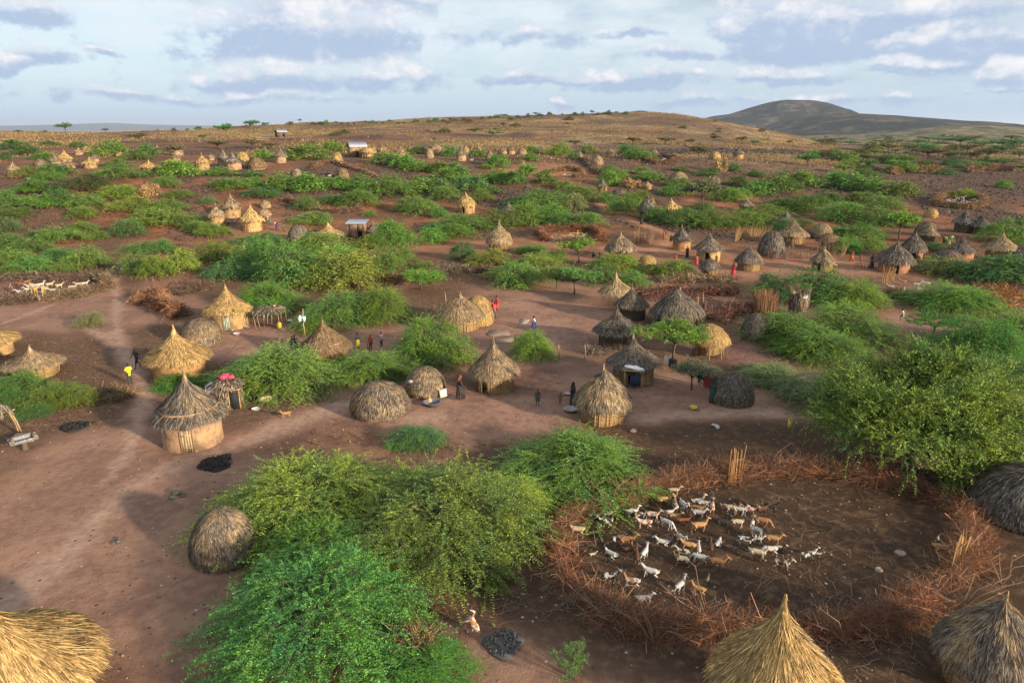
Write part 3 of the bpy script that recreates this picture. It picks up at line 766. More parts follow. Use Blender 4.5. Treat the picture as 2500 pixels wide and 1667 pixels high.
TINT = {'Y': (.52, .35, .15), 'T': (.38, .275, .165), 'B': (.29, .195, .115), 'G': (.265, .215, .165), 'D': (.18, .152, .125), 'W': (.43, .315, .18)}
WALLC = {'mud': (.38, .245, .14), 'red': (.32, .155, .09), 'orange': (.36, .195, .085), 'yellow': (.46, .30, .13), 'stick': (.30, .20, .095), 'dark': (.11, .08, .055), 'gold': (.37, .245, .11)}
def face_cam(p): return math.atan2(-p.y, -p.x) + math.pi / 2
HUTS = {}
def lod_of(depth): return 'xl' if depth < 36 else 'hero' if depth < 78 else 'mid' if depth < 135 else 'far'
_hn = 0
def hut(z, cx, ytop, ybase, w, shape='cone', tint='T', wth=.45, wall='stick', wc='stick', door=None, dphi=0.0, label=None, desc=None, tip=True, tipc=None, key=None, lean=0.0):
    """a hut read off the photograph: apex and foot of the front wall give its place, width and height"""
    global _hn; _hn += 1
    rs = np.random.default_rng(_hn * 13 + 1)
    px, pyb = zp(z, cx, ybase); _, pyt = zp(z, cx, ytop); wpx = w * ZO[z][2]
    pxb = px
    for _ in range(4):                       # verticals lean outwards in the picture: find the foot whose apex stands at px
        p, t = at(pxb, pyb)
        wm = wpx * t / FPX
        rw = wm / 2 * (.79 if shape not in ('dome', 'cap') else .98)
        k = (p.y + rw) / p.y
        c = Vector((p.x * k, p.y + rw, 0)); c.z = min(gz(c.x, c.y), p.z + .4)
        wm *= k
        top = CAM_Z + c.y * math.tan(math.atan((833.5 - pyt) / FPX) - PITCH)
        zc_ = c.y * _cp - (top - CAM_Z) * _sp
        pxb += (px - (1250 + FPX * c.x / zc_)) * .9
    H = max(top - c.z, wm * .38)
    has_tip = tip and shape not in ('dome', 'cap')
    lod = lod_of(t * k)
    sxy, sz = wm / {'cone': 6.15, 'wide': 5.85, 'tier': 5.9, 'steep': 5.55, 'bullet': 5.5}.get(shape, 5.35), H / (4.5 if has_tip else 4.42 if shape in ('dome', 'cap') else 4.1)
    root = thing('thatched_hut' if shape != 'cap' else 'grain_store', label or 'pending', 'hut' if shape != 'cap' else 'grain store', c, face_cam(c) + dphi,
                 group='thatched huts of the village' if shape != 'cap' else 'grain stores on poles')
    root.scale = (sxy, sxy, sz)
    if not label:
        later_label(root, desc or f"{'small ' if wm < 3.4 else ''}{ {'Y':'golden','T':'tan','B':'brown','G':'grey','D':'dark grey','W':'straw coloured'}[tint]} {'domed hut' if shape == 'dome' else 'thatched store' if shape == 'cap' else 'cone-roofed hut'}", px, pyb)
    var = _hn % (3 if lod in ('xl', 'hero', 'mid') else 2)
    col = np.array(TINT[tint]) * (.9 + .22 * rs.random()); rc = (*col, wth)
    roofs = ['upper', 'lower'] if shape == 'tier' else [shape]
    for sh_ in roofs:
        r = put('roof', roof_mesh(sh_, lod, var), root); r.rotation_euler = (0, 0, rs.random() * 6.28); r.color = rc
        r.scale = (1 + rs.normal() * .03, 1 + rs.normal() * .03, 1 + rs.normal() * .012)
    root.rotation_euler.x = rs.normal() * .016; root.rotation_euler.y = rs.normal() * .022
    if lod != 'far' and shape not in ('tier', 'cap'):
        for q in range(1 + _hn % 2):
            pm = put('roof_patch', patch_mesh(shape, (_hn + q) % 3), r); pm.rotation_euler = (0, 0, rs.random() * 6.28)
            pm.color = (*(np.array(TINT['YTGDBW'[(_hn * 5 + q * 2) % 6]]) * .6 + col * .4), .3)
    if has_tip:
        tp = put('roof_tip', tip_mesh(lod), r); tp.color = (*(TINT[tipc] if tipc else col * 1.15), .1)
        tp.rotation_euler = (0, rs.normal() * .02, 0)
    WH = 1.75
    if shape == 'dome':
        wo_ = put('wall', wall_mesh('post', door, lod, 1.0), root); wo_.scale = (1.18, 1.18, 1.0)
    elif shape == 'cap':
        wo_ = put('wall', wall_mesh('stick', None, lod, 2.6), root); wo_.scale = (.86, .86, .72); wo_.location = (0, 0, .75)
        if 'lg' not in _doorm: _doorm['lg'] = MB().tube([(0, 0, -.3), (-.04, .03, 1.2), (-.05, 0, 2.6)], .09, 5).mesh('pole', M_STICK)
        for q in range(7):
            a = q / 7 * 2 * math.pi + .3
            pl = put('pole', _doorm['lg'], root); pl.location = (2.0 * math.cos(a), 2.0 * math.sin(a), 0); pl.rotation_euler = (0, 0, a); pl.color = (.26, .19, .11, 1)
    else:
        WH = {'bullet': 2.2, 'steep': 2.1, 'tier': 1.9}.get(shape, 2.3)
        wo_ = put('wall', wall_mesh(wall, door, lod, WH), root)
    wo_.color = (*WALLC[wc], 1)
    if door == 'plank':
        dm, fm = door_meshes()
        rr = RW * (1.0 if shape != 'dome' else 1.2) + .015
        d = put('door', dm, root); d.location = (0, -rr, 0); d.color = (.42, .30, .17, 1)
        f = put('door_frame', fm, d); f.color = (.22, .15, .09, 1)
    elif door == 'open':
        dm, fm = door_meshes()
        f = put('door_frame', fm, root); f.location = (0, -RW * (1.0 if shape != 'dome' else 1.2) - .02, 0); f.color = (.22, .15, .09, 1)
    if key: HUTS[key] = (root, c, wm, H)
    root['_px'] = px; root['_py'] = pyb
    return root

H = hut
# ---- near huts
H('Z8', 1638, 795, 1580, 740, 'cone', 'G', .62, 'mud', 'mud', 'plank', -.22, 'large grey thatched hut with plank door and smooth mud wall', key='big', tipc='T')
H('Z8', 1548, 415, 960, 610, 'wide', 'Y', .14, 'mud', 'orange', None, 0, 'golden thatched hut with a long needle tip near the yellow-shirted person', key='gold')
H('Z8', 2015, 40, 480, 470, 'cone', 'Y', .28, 'mud', 'gold', 'plank', -.16, 'golden hut with pale green door and woven side wall', key='green')
H('Z8', 1780, 355, 630, 390, 'dome', 'T', .50, label='low tan dome hut between the two golden pointed huts', key='domeL')
H('Z8', 255, 595, 935, 540, 'wide', 'T', .22, 'stick', 'stick', None, 0, 'tan hut half hidden behind the green bush near the brush trough', key='tanL')
H('Z8', -190, 395, 750, 600, 'wide', 'Y', .1, 'mud', 'gold', None, 0, 'golden hut cut off by the edge with only its eave showing')
H('Z9', 690, 345, 790, 480, 'steep', 'B', .25, 'stick', 'gold', None, 0, 'pointed brown hut among the standing people and bushes', key='brown')
H('Z9', 1190, 925, 1290, 510, 'dome', 'T', .58, label='wide low dome hut of frayed grey straw beside the track', key='wdome')
H('Z9', 1605, 790, 1090, 370, 'dome', 'T', .50, door='plank', dphi=.30, label='small dome hut with an orange plank door and pots', key='odoor')
H('Z9', 2225, 530, 1045, 470, 'steep', 'T', .45, 'stick', 'stick', 'open', -.5, 'central tan hut with stick wall and open corner doorway', key='center')
H('Z9', 2080, 150, 440, 290, 'dome', 'Y', .15, label='golden dome hut behind the spiked tan one near red clothing')
H('Z9', 1915, 110, 490, 440, 'bullet', 'T', .35, 'stick', 'stick', None, 0, 'tan spiked hut with straw to the ground before the golden dome')
H('Z10', 1010, 775, 1335, 535, 'bullet', 'W', .50, 'stick', 'gold', None, 0, 'sunlit rounded hut with woven gold wall above the front bushes', key='lit')
H('Z10', 1295, 485, 985, 500, 'wide', 'G', .75, 'stick', 'stick', 'open', -.1, 'ash grey hut with a white bundle over its door', key='ash')
H('Z10', 1145, 230, 650, 460, 'wide', 'D', .85, 'stick', 'dark', None, 0, 'dark grey hut between the sandy yard and the ash grey hut')
H('Z6', 1265, 1075, 1420, 370, 'cone', 'T', .62, 'stick', 'dark', None, 0, 'grey and gold hut in front of the raised golden hut')
H('Z6', 1125, 955, 1300, 345, 'wide', 'W', .18, 'open', 'dark', None, 0, 'golden hut raised on open poles at the yard edge')
H('Z6', 1685, 1090, 1510, 475, 'bullet', 'G', .62, 'stick', 'dark', None, 0, 'tall rounded grey hut standing above a green thorn tree')
H('Z10', 1965, 410, 745, 360, 'cap', 'Y', .25, label='straw capped store on crooked poles beside the thorn tree')
H('Z10', 2180, 840, 1170, 370, 'dome', 'G', .75, label='dark grey dome hut beside the washing line')
H('Z11', 165, 285, 530, 240, 'dome', 'G', .70, label='grey dome hut half covered by a sprawling bush')
H('Z12', 1400, 465, 870, 400, 'dome', 'T', .55, label='small shaggy dome hut at the thicket edge')
H('Z14', 850, 1010, 2060, 800, 'steep', 'Y', .38, 'stick', 'stick', None, 0, 'big straw hut at the bottom with a sharp golden tip', key='front')
H('Z14', 2236, 955, 1740, 620, 'bullet', 'T', .56, 'stick', 'stick', None, 0, 'big dark grey hut in the bottom corner with bent tip', key='corner')
H('Z14', 2420, 200, 655, 660, 'dome', 'G', .80, label='dark dome hut beside the goat pen at the picture edge')
H('Z12', -190, 1030, 2250, 1200, 'wide', 'Y', .05, 'mud', 'mud', None, 0, 'huge golden thatch roof filling the lower corner', tip=False)
# ---- middle huts
H('Z6', 65, 495, 790, 255, 'tier', 'W', .38, 'post', 'stick', None, 0, 'two-tiered straw hut standing alone by the sandy ground')
H('Z6', 1165, 605, 870, 290, 'bullet', 'T', .48, 'stick', 'dark', None, 0, 'rounded tan hut near two seated people')
H('Z6', 1400, 818, 935, 175, 'dome', 'Y', .2, label='tiny golden dome store in the bushes')
H('Z6', 1718, 540, 785, 235, 'cone', 'D', .55, 'mud', 'orange', None, 0, 'dark thatched hut with a bright orange mud wall', tipc='Y')
H('Z6', 1960, 605, 885, 310, 'cone', 'G', .58, 'mud', 'yellow', 'open', -.08, 'grey thatched hut with smooth yellow wall and dark doorway')
H('Z6', 1965, 850, 1030, 190, 'cap', 'D', .75, label='squat dark store on straw legs before the yellow wall')
H('Z7', 110, 660, 885, 235, 'bullet', 'G', .68, 'stick', 'stick', None, 0, 'grey hut beside the red-robed person')
H('Z7', 295, 550, 770, 220, 'dome', 'G', .60, label='tall grey dome behind the stick stockade')
H('Z7', 470, 430, 665, 250, 'steep', 'W', .32, 'post', 'stick', None, 0, 'pointed golden hut with post wall beyond the grey dome')
H('Z7', 410, 378, 520, 150, 'cone', 'G', .7, 'stick', 'dark', None, 0, 'grey cone roof peeping over the pointed golden hut')
H('Z7', 700, 488, 620, 175, 'dome', 'T', .35, label='tan dome roof behind the brown stick store')
H('Z7', 760, 565, 720, 190, 'cap', 'B', .35, label='brown stick store beside the stockade fence')
H('Z7', 722, 665, 895, 230, 'cone', 'T', .50, 'stick', 'stick', 'open', -.3, 'tan hut with open porch and hanging cloth')
H('Z7', 1320, 620, 905, 310, 'bullet', 'D', .72, 'mud', 'red', 'open', .15, 'dark hut with a yellow crown patch and red mud wall', key='dark')
H('Z7', 1468, 548, 795, 205, 'bullet', 'G', .65, 'mud', 'red', 'open', .15, 'grey hut with a small red-walled doorway behind the dark hut')
H('Z7', 1590, 472, 660, 190, 'cone', 'W', .42, 'stick', 'dark', None, 0, 'gold and grey hut beside the gathered villagers')
H('Z7', 1560, 470, 600, 170, 'dome', 'G', .7, label='grey dome peeking from behind the gold and grey hut')
H('Z7', 1738, 703, 850, 240, 'dome', 'G', .65, label='low grey dome behind the flat green bush')
H('Z7', 1868, 575, 815, 270, 'cone', 'D', .6, 'mud', 'red', None, 0, 'charcoal cone hut beneath the villagers')
H('Z7', 2195, 550, 805, 305, 'cone', 'W', .25, 'stick', 'stick', None, 0, 'golden brown hut near the far edge beside charcoal hut')
H('Z7', 2350, 680, 830, 260, 'dome', 'D', .6, label='brown dome at the very edge beside golden brown hut')
H('Z7', 1890, 360, 570, 205, 'cone', 'D', .8, 'stick', 'dark', None, 0, 'larger of the two slate grey huts under the goat ring')
H('Z7', 2022, 408, 585, 190, 'cone', 'D', .7, 'stick', 'dark', None, 0, 'smaller of the two slate grey huts under the goat ring')
H('Z7', 2360, 420, 500, 120, 'cone', 'D', .8, 'stick', 'dark')
H('Z7', 1600, 360, 447, 110, 'dome', 'Y', .3, label='little golden dome store below the goat ring')
H('Z7', 82, 268, 400, 150, 'cone', 'W', .5, 'stick', 'dark', None, 0, 'tan and grey cone in front of the thorn thickets')
H('Z6', 1405, 265, 500, 175, 'bullet', 'D', .7, 'stick', 'dark', None, 0, 'dark hut with a white tip by the sandy track', tipc='W')
H('Z6', 1435, 255, 420, 100, 'cone', 'B', .3, 'stick', 'dark')
H('Z6', 1620, 300, 465, 205, 'cone', 'Y', .3, 'stick', 'dark', None, 0, 'bright straw hut beside the dark white-tipped hut')
H('Z6', 995, 120, 265, 130, 'cone', 'G', .6, 'stick', 'stick', 'open', .5, 'grey hut with a little porch near the stone wall')
H('Z6', 1405, 150, 235, 100, 'cone', 'W', .3, 'stick', 'stick')
H('Z6', 1680, 68, 165, 165, 'dome', 'T', .45, label='pale domed straw heap on the rocky slope')
H('Z6', 1145, 228, 285, 125, 'dome', 'D', .7)
H('Z6', 150, 330, 460, 130, 'steep', 'G', .65, 'stick', 'dark', None, 0, 'grey needle roof rising out of bushes near the lone yellow hut')
H('Y3', 618, 608, 865, 240, 'bullet', 'Y', .3, 'mudpost', 'gold', 'open', -.35, 'lone yellow hut with a dark doorway in the bushes')
H('Z3', 535, 930, 1015, 95, 'cone', 'G', .7, 'mud', 'gold', None, 0, 'grey pointed hut under the dark stone terrace')
H('Z3', 382, 965, 1022, 80, 'dome', 'Y', .1)
H('Z3', 375, 1122, 1182, 90, 'dome', 'B', .5)
# ---- left middle
H('Y2', 110, 730, 1000, 245, 'cone', 'T', .45, 'mudpost', 'gold', None, 0, 'tan hut with gold post wall, nearest of the pale trio')
H('Y2', 265, 620, 915, 280, 'cone', 'T', .48, 'mudpost', 'gold', None, 0, 'white-tipped tan hut at the back of the pale trio', tipc='W')
H('Y2', 490, 750, 1065, 310, 'cone', 'Y', .12, 'stick', 'gold', None, 0, 'bright golden hut of the pale trio beside the children')
H('Y2', 655, 710, 810, 130, 'dome', 'T', .4, label='small brown dome store behind the golden trio hut')
H('Y2', 648, 805, 960, 165, 'cap', 'T', .35, label='thatched store on poles with people in its shade')
H('Y2', 1015, 982, 1160, 240, 'dome', 'G', .42, label='grey and gold dome hut in front of the children')
H('Y2', 1345, 940, 1190, 330, 'wide', 'Y', .08, 'mud', 'gold', None, 0, 'golden pointed roof sunk behind the big bush')
H('Y2', 1830, 930, 1140, 220, 'cone', 'G', .6, 'stick', 'dark', None, 0, 'sagging grey cone against the mud shed', tipc='Y')
# ---- far huts on the left slope
FAR = [('Y1', 128, 282, 465, 210, 'cone', 'T', .45), ('Y1', 585, 198, 340, 160, 'cone', 'T', .55), ('Y1', 685, 152, 330, 190, 'cone', 'Y', .1), ('Y1', 735, 262, 370, 200, 'cone', 'T', .55), ('Y1', 432, 255, 350, 140, 'dome', 'B', .5),
       ('Y1', 968, 228, 370, 190, 'cone', 'Y', .12), ('Y1', 1020, 185, 300, 130, 'cone', 'G', .6), ('Y1', 850, 130, 220, 130, 'cone', 'T', .45), ('Y1', 945, 118, 200, 130, 'dome', 'Y', .2), ('Y1', 1310, 187, 240, 100, 'dome', 'Y', .1), ('Y1', 1385, 148, 235, 90, 'cone', 'G', .6),
       ('Y1', 1612, 258, 420, 225, 'wide', 'Y', .1), ('Y1', 1715, 100, 200, 90, 'cone', 'T', .4), ('Y1', 1925, 140, 230, 140, 'dome', 'T', .4), ('Y1', 1915, 200, 285, 130, 'cone', 'G', .5), ('Y1', 1855, 262, 330, 140, 'dome', 'Y', .15),
       ('Y1', 2195, 180, 390, 215, 'cone', 'Y', .22), ('Y2', 62, 192, 280, 90, 'cone', 'T', .45), ('Y2', 190, 130, 350, 190, 'cone', 'G', .6), ('Y2', 295, 165, 385, 245, 'cone', 'G', .55), ('Y2', 402, 180, 290, 150, 'dome', 'Y', .1), ('Y2', 560, 240, 385, 210, 'dome', 'B', .35),
       ('Y2', 815, 120, 310, 170, 'cone', 'G', .5), ('Y2', 945, 105, 260, 160, 'cone', 'T', .6), ('Y2', 1000, 365, 455, 120, 'dome', 'T', .5), ('Y2', 1440, 185, 305, 125, 'dome', 'Y', .1), ('Y2', 1505, 355, 480, 135, 'dome', 'B', .3), ('Y2', 1635, 615, 690, 100, 'dome', 'Y', .1),
       ('Y2', 1775, 130, 260, 180, 'cap', 'Y', .2), ('Y2', 1935, 80, 225, 165, 'cone', 'T', .35), ('Y2', 1845, 85, 200, 90, 'cone', 'T', .5), ('Y2', 2140, 110, 250, 160, 'cone', 'T', .4),
       ('Y3', 0, 100, 200, 90, 'cone', 'T', .4), ('Y3', 275, 88, 220, 170, 'dome', 'T', .35), ('Y3', 215, 145, 255, 95, 'dome', 'W', .2), ('Y3', 560, 112, 285, 165, 'cone', 'G', .5), ('Y3', 615, 102, 200, 100, 'cone', 'Y', .2), ('Y3', 680, 90, 175, 85, 'cone', 'B', .5), ('Y3', 755, 98, 180, 80, 'cone', 'T', .3),
       ('Y3', 878, 170, 290, 100, 'dome', 'T', .3), ('Y3', 1025, 95, 215, 120, 'cone', 'B', .5), ('Y3', 1110, 85, 215, 130, 'cone', 'B', .45), ('Y3', 1232, 140, 235, 115, 'dome', 'T', .3), ('Y3', 1235, 250, 325, 75, 'cone', 'B', .3), ('Y3', 1855, 150, 250, 105, 'cone', 'G', .5), ('Y3', 2055, 222, 330, 150, 'dome', 'T', .4), ('Y3', 2195, 130, 240, 120, 'cone', 'T', .4),
       ('Y4', 440, 122, 240, 110, 'cone', 'T', .45)]
for f in FAR:
    wall_, wc_ = (('mudpost', 'gold') if f[7] < .4 else ('mud', 'mud'))
    hut(*f, wall=wall_, wc=wc_, door='open' if _hn % 5 == 0 else None, dphi=(_hn % 7 - 3) * .15)
# the ash grey hut's crown patch, bundles and hanging things come with the small objects
# ------------------------------------------------------------------ plants
def leaf_mat(N):
    oi = N.n('ShaderNodeObjectInfo'); geo = N.n('ShaderNodeNewGeometry'); tc_ = N.n('ShaderNodeTexCoord')
    off = N.m('MULTIPLY', oi.outputs['Random'], 40.0)
    p = N.vm('ADD', tc_.outputs['Object'], N.n('ShaderNodeCombineXYZ', ins={0: off, 1: off, 2: off}).outputs[0])
    isl = geo.outputs['Random Per Island']
    pt = N.noise(p, 2.6, 3, .6)
    c = N.mix(N.ss(pt, .40, .66), oi.outputs['Color'], N.mix(1.0, oi.outputs['Color'], (1.5, 1.28, .8), 'MULTIPLY'))
    c = N.mix(N.ss(pt, .42, .26), c, N.mix(1.0, c, (.55, .85, 1.15), 'MULTIPLY'))
    v = N.m('ADD', .50, N.m('MULTIPLY', N.m('POWER', isl, 1.5), 1.35))
    c = N.mix(1.0, c, N.n('ShaderNodeCombineColor', ins={0: v, 1: v, 2: v}).outputs[0], 'MULTIPLY')
    d = N.n('ShaderNodeBsdfPrincipled'); N.set(d.inputs['Base Color'], c); d.inputs['Roughness'].default_value = .62; d.inputs['Specular IOR Level'].default_value = .25
    t = N.n('ShaderNodeBsdfTranslucent', ins={0: N.mix(1.0, c, (1.2, 1.25, .6), 'MULTIPLY')})
    mx = N.n('ShaderNodeMixShader', ins={0: .22}); N.t.links.new(d.outputs[0], mx.inputs[1]); N.t.links.new(t.outputs[0], mx.inputs[2])
    return mx.outputs[0]
M_LEAF = mat('leaves', leaf_mat)
def bark_mat(N):
    geo = N.n('ShaderNodeNewGeometry'); n = N.noise(geo.outputs['Position'], 5.0, 4)
    return principled(N, N.mix(N.ss(n, .35, .7), (0.05, 0.04, 0.028), (0.14, 0.11, 0.075)), .95, .1)
M_BARK = mat('bark', bark_mat)
def brush_mat(N):
    oi = N.n('ShaderNodeObjectInfo'); geo = N.n('ShaderNodeNewGeometry'); isl = geo.outputs['Random Per Island']; P = geo.outputs['Position']
    n = N.noise(P, .35, 4, .6)
    c = N.mix(N.ss(n, .38, .66), oi.outputs['Color'], N.mix(1.0, oi.outputs['Color'], (1.35, 1.6, 1.6), 'MULTIPLY'))
    c = N.mix(N.ss(N.m('FRACT', N.m('MULTIPLY', isl, 7.31)), .80, .86), c, (.15, .120, .095))
    v = N.m('ADD', .45, N.m('MULTIPLY', N.m('POWER', isl, 2.0), 1.5))
    c = N.mix(1.0, c, N.n('ShaderNodeCombineColor', ins={0: v, 1: v, 2: v}).outputs[0], 'MULTIPLY')
    return principled(N, c, .9, .1)
M_BRUSH = mat('dead thorn twigs', brush_mat)

def nrm(v): return v / (np.linalg.norm(v, axis=-1, keepdims=True) + 1e-9)
def bez(p0, p1, p2, t):
    t = t[..., None]
    return (1 - t) ** 2 * p0 + 2 * t * (1 - t) * p1 + t ** 2 * p2
def leaves(C, axis, up, L, Wd):
    """diamond leaves: centre C, long axis, face normal"""
    a = nrm(axis); b = nrm(np.cross(a, up))
    n = len(C)
    V = np.stack([C - a * L[:, None] * .5, C + b * Wd[:, None] * .5, C + a * L[:, None] * .5, C - b * Wd[:, None] * .5], 1).reshape(-1, 3)
    return V, np.arange(n * 4).reshape(n, 4)

def plant(seed, form, nst, nbr, ntw, nlf, leafL, leafW, twigW, tubes=True):
    """crown and trunk of one plant in unit size: radius 1, height 1"""
    rs = np.random.default_rng(seed)
    az_ = (np.arange(nst) + rs.random(nst) * .9) / nst * 2 * np.pi * (2 if form != 'tree' else 2.618)
    d = np.stack([np.cos(az_), np.sin(az_), np.zeros(nst)], 1)
    lop = 1 + .22 * np.cos(az_ - rs.random() * 6.28) + .16 * np.cos(2 * az_ - rs.random() * 6.28) + .10 * np.cos(3 * az_ - rs.random() * 6.28)
    if form == 'bush':
        q = rs.random(nst)
        r = (.25 + .75 * q ** .6) * lop * .95
        zt = np.where(q < .35, .75 + .3 * rs.random(nst), .28 + .45 * rs.random(nst) * (1.15 - q * .5))
        p1 = d * (r * .38)[:, None]; p1[:, 2] = zt * 1.25 + .12
        p2 = d * r[:, None]; p2[:, 2] = zt * .85
        p0 = d * .05
    elif form == 'umbrella':
        q = rs.random(nst); r = (.2 + .8 * q ** .55) * lop * .95
        zt = .86 + .14 * rs.random(nst) - .14 * q
        p0 = np.zeros((nst, 3)); p0[:, 2] = .42 + .1 * rs.random(nst)
        p1 = d * (r * .45)[:, None]; p1[:, 2] = zt * .93
        p2 = d * r[:, None]; p2[:, 2] = zt
    elif form == 'upright':
        q = rs.random(nst); r = (.15 + .85 * q) * lop * .8
        zt = 1.0 - .55 * q * rs.random(nst)
        p0 = d * .08; p1 = d * (r * .5)[:, None]; p1[:, 2] = zt * .55; p2 = d * r[:, None]; p2[:, 2] = zt
    else:  # round leafy tree
        q = (np.arange(nst) + .5) / nst
        zt = .22 + .78 * q ** .8; rr = np.sqrt(np.clip(1 - ((zt - .42) / .60) ** 2, .03, 1)) * lop * (.82 + .25 * rs.random(nst))
        p0 = np.zeros((nst, 3)); p0[:, 2] = .18
        p2 = d * rr[:, None]; p2[:, 2] = zt
        p1 = p2 * .45; p1[:, 2] = zt * .62 + .12
    ts = np.linspace(0, 1, 7)
    trunk = MB()
    for k in range(nst):
        if tubes and (form != 'tree' or k % 2 == 0):
            pts = bez(p0[k], p1[k], p2[k], ts[:6])
            trunk.tube(pts, np.linspace(.013 if form != 'tree' else .018, .004, 6), 4, cap=False)
    if form == 'umbrella':
        trunk.tube([(0, 0, -.05), (.02, .01, .2), (-.01, .02, .40), (0, 0, .52)], [.05, .038, .034, .03], 7)
    elif form == 'tree':
        trunk.tube([(0, 0, -.05), (.02, .01, .12), (-.02, .02, .3), (0, 0, .5)], [.085, .065, .055, .03], 8)
    else:
        trunk.tube([(0, 0, -.06), (.01, .01, .10)], [.05, .03], 6)
    # side branches
    t0 = .28 + .72 * rs.random((nst, nbr)) ** .8
    if form in ('umbrella', 'tree'): t0 = .45 + .55 * rs.random((nst, nbr))
    o = bez(p0[:, None], p1[:, None], p2[:, None], t0)
    tan = nrm(bez(p0[:, None], p1[:, None], p2[:, None], np.minimum(t0 + .05, 1.05)) - o)
    lat = rs.normal(0, 1, o.shape) * {'bush': (.75, .75, .30), 'umbrella': (1, 1, .12), 'upright': (.5, .5, .5), 'tree': (.7, .7, .7)}[form]
    bd = nrm(tan * (1.0 if form != 'umbrella' else .5) + lat + np.array([0, 0, {'bush': .12, 'umbrella': .1, 'upright': .5, 'tree': .35}[form]]))
    bl = {'bush': .40, 'umbrella': .30, 'upright': .26, 'tree': .26}[form] * (.5 + .9 * rs.random((nst, nbr)))
    droop = {'bush': .55, 'umbrella': .12, 'upright': .15, 'tree': .2}[form]
    B0 = o.reshape(-1, 3); BD = bd.reshape(-1, 3); BL = bl.ravel()
    def along(P, D, Ls, f): 
        q_ = P + D * (Ls * f)[:, None]; q_ = q_.copy(); q_[:, 2] -= droop * Ls * f ** 2
        return q_
    crown = MB()
    P = np.stack([along(B0, BD, BL, f) for f in (0, .5, 1.0)], 1)
    crown_tw = ribbons(P, np.tile([twigW, twigW * .7, twigW * .3], (len(P), 1)), nrm(np.cross(BD, rs.normal(0, 1, BD.shape))))
    # twigs
    nB = len(B0)
    f = .2 + .85 * rs.random((nB, ntw))
    T0 = B0[:, None] + BD[:, None] * (BL[:, None] * f)[..., None]; T0[..., 2] -= droop * BL[:, None] * f ** 2
    tdir = BD[:, None] + rs.normal(0, 1, (nB, ntw, 3)) * np.array([.65, .65, .35]); tdir[..., 2] -= droop * .35 * f
    tdir = nrm(tdir).reshape(-1, 3); T0 = T0.reshape(-1, 3)
    tl = {'bush': .31, 'tree': .12}.get(form, .17) * (.45 + rs.random(len(T0)))
    # pinnate leaves to both sides of the twig
    k = np.arange(nlf); s_ = (k // 2 + .5) / ((nlf + 1) // 2); sgn = np.where(k % 2 == 0, 1.0, -1.0)
    side = nrm(np.cross(tdir, np.array([0, 0, 1.0]) + rs.normal(0, .35, tdir.shape)))
    C = T0[:, None] + tdir[:, None] * (tl[:, None] * s_[None])[..., None]
    C[..., 2] -= droop * .5 * tl[:, None] * s_[None] ** 2
    ax = side[:, None] * sgn[None, :, None] + tdir[:, None] * .7 + rs.normal(0, .22, C.shape)
    C = C + nrm(ax) * leafL * .45
    up = np.array([0, 0, 1.0]) + rs.normal(0, .45, C.shape)
    nL = C.shape[0] * C.shape[1]
    C = C.reshape(-1, 3)
    ok = C[:, 2] > .015
    LV, LQ = leaves(C[ok], ax.reshape(-1, 3)[ok], up.reshape(-1, 3)[ok], leafL * (.7 + .6 * rs.random(nL))[ok], leafW * (.7 + .6 * rs.random(nL))[ok])
    crown.add(LV, LQ)
    me = crown.mesh('crown_' + form, M_LEAF)
    trunk.add(*crown_tw)
    return me, trunk.mesh('trunk_' + form, M_BARK)

def flower(): pass
VAR = {'near': [plant(100 + k, 'bush', 46, 11, 5, 30, .027, .0120, .0030) for k in range(4)],
       'mid': [plant(200 + k, 'bush', 30, 9, 4, 18, .046, .021, .004) for k in range(6)],
       'far': [plant(300 + k, 'bush', 20, 7, 5, 6, .110, .050, .008, tubes=False) for k in range(4)],
       'unear': [plant(400 + k, 'umbrella', 20, 11, 7, 10, .048, .021, .005) for k in range(2)],
       'umid': [plant(450 + k, 'umbrella', 16, 8, 5, 7, .090, .042, .008) for k in range(3)],
       'upright': [plant(500 + k, 'upright', 16, 8, 5, 10, .045, .016, .006) for k in range(2)],
       'tree': [plant(600, 'tree', 170, 14, 8, 12, .021, .0125, .003)]}
TONE = {'g': (.130, .235, .048), 'y': (.185, .260, .050), 'd': (.088, .188, .058), 'p': (.165, .180, .105), 'o': (.115, .122, .055), 'b': (.088, .205, .062), 'l': (.140, .250, .050)}
_pn = 0
SPREADS = []
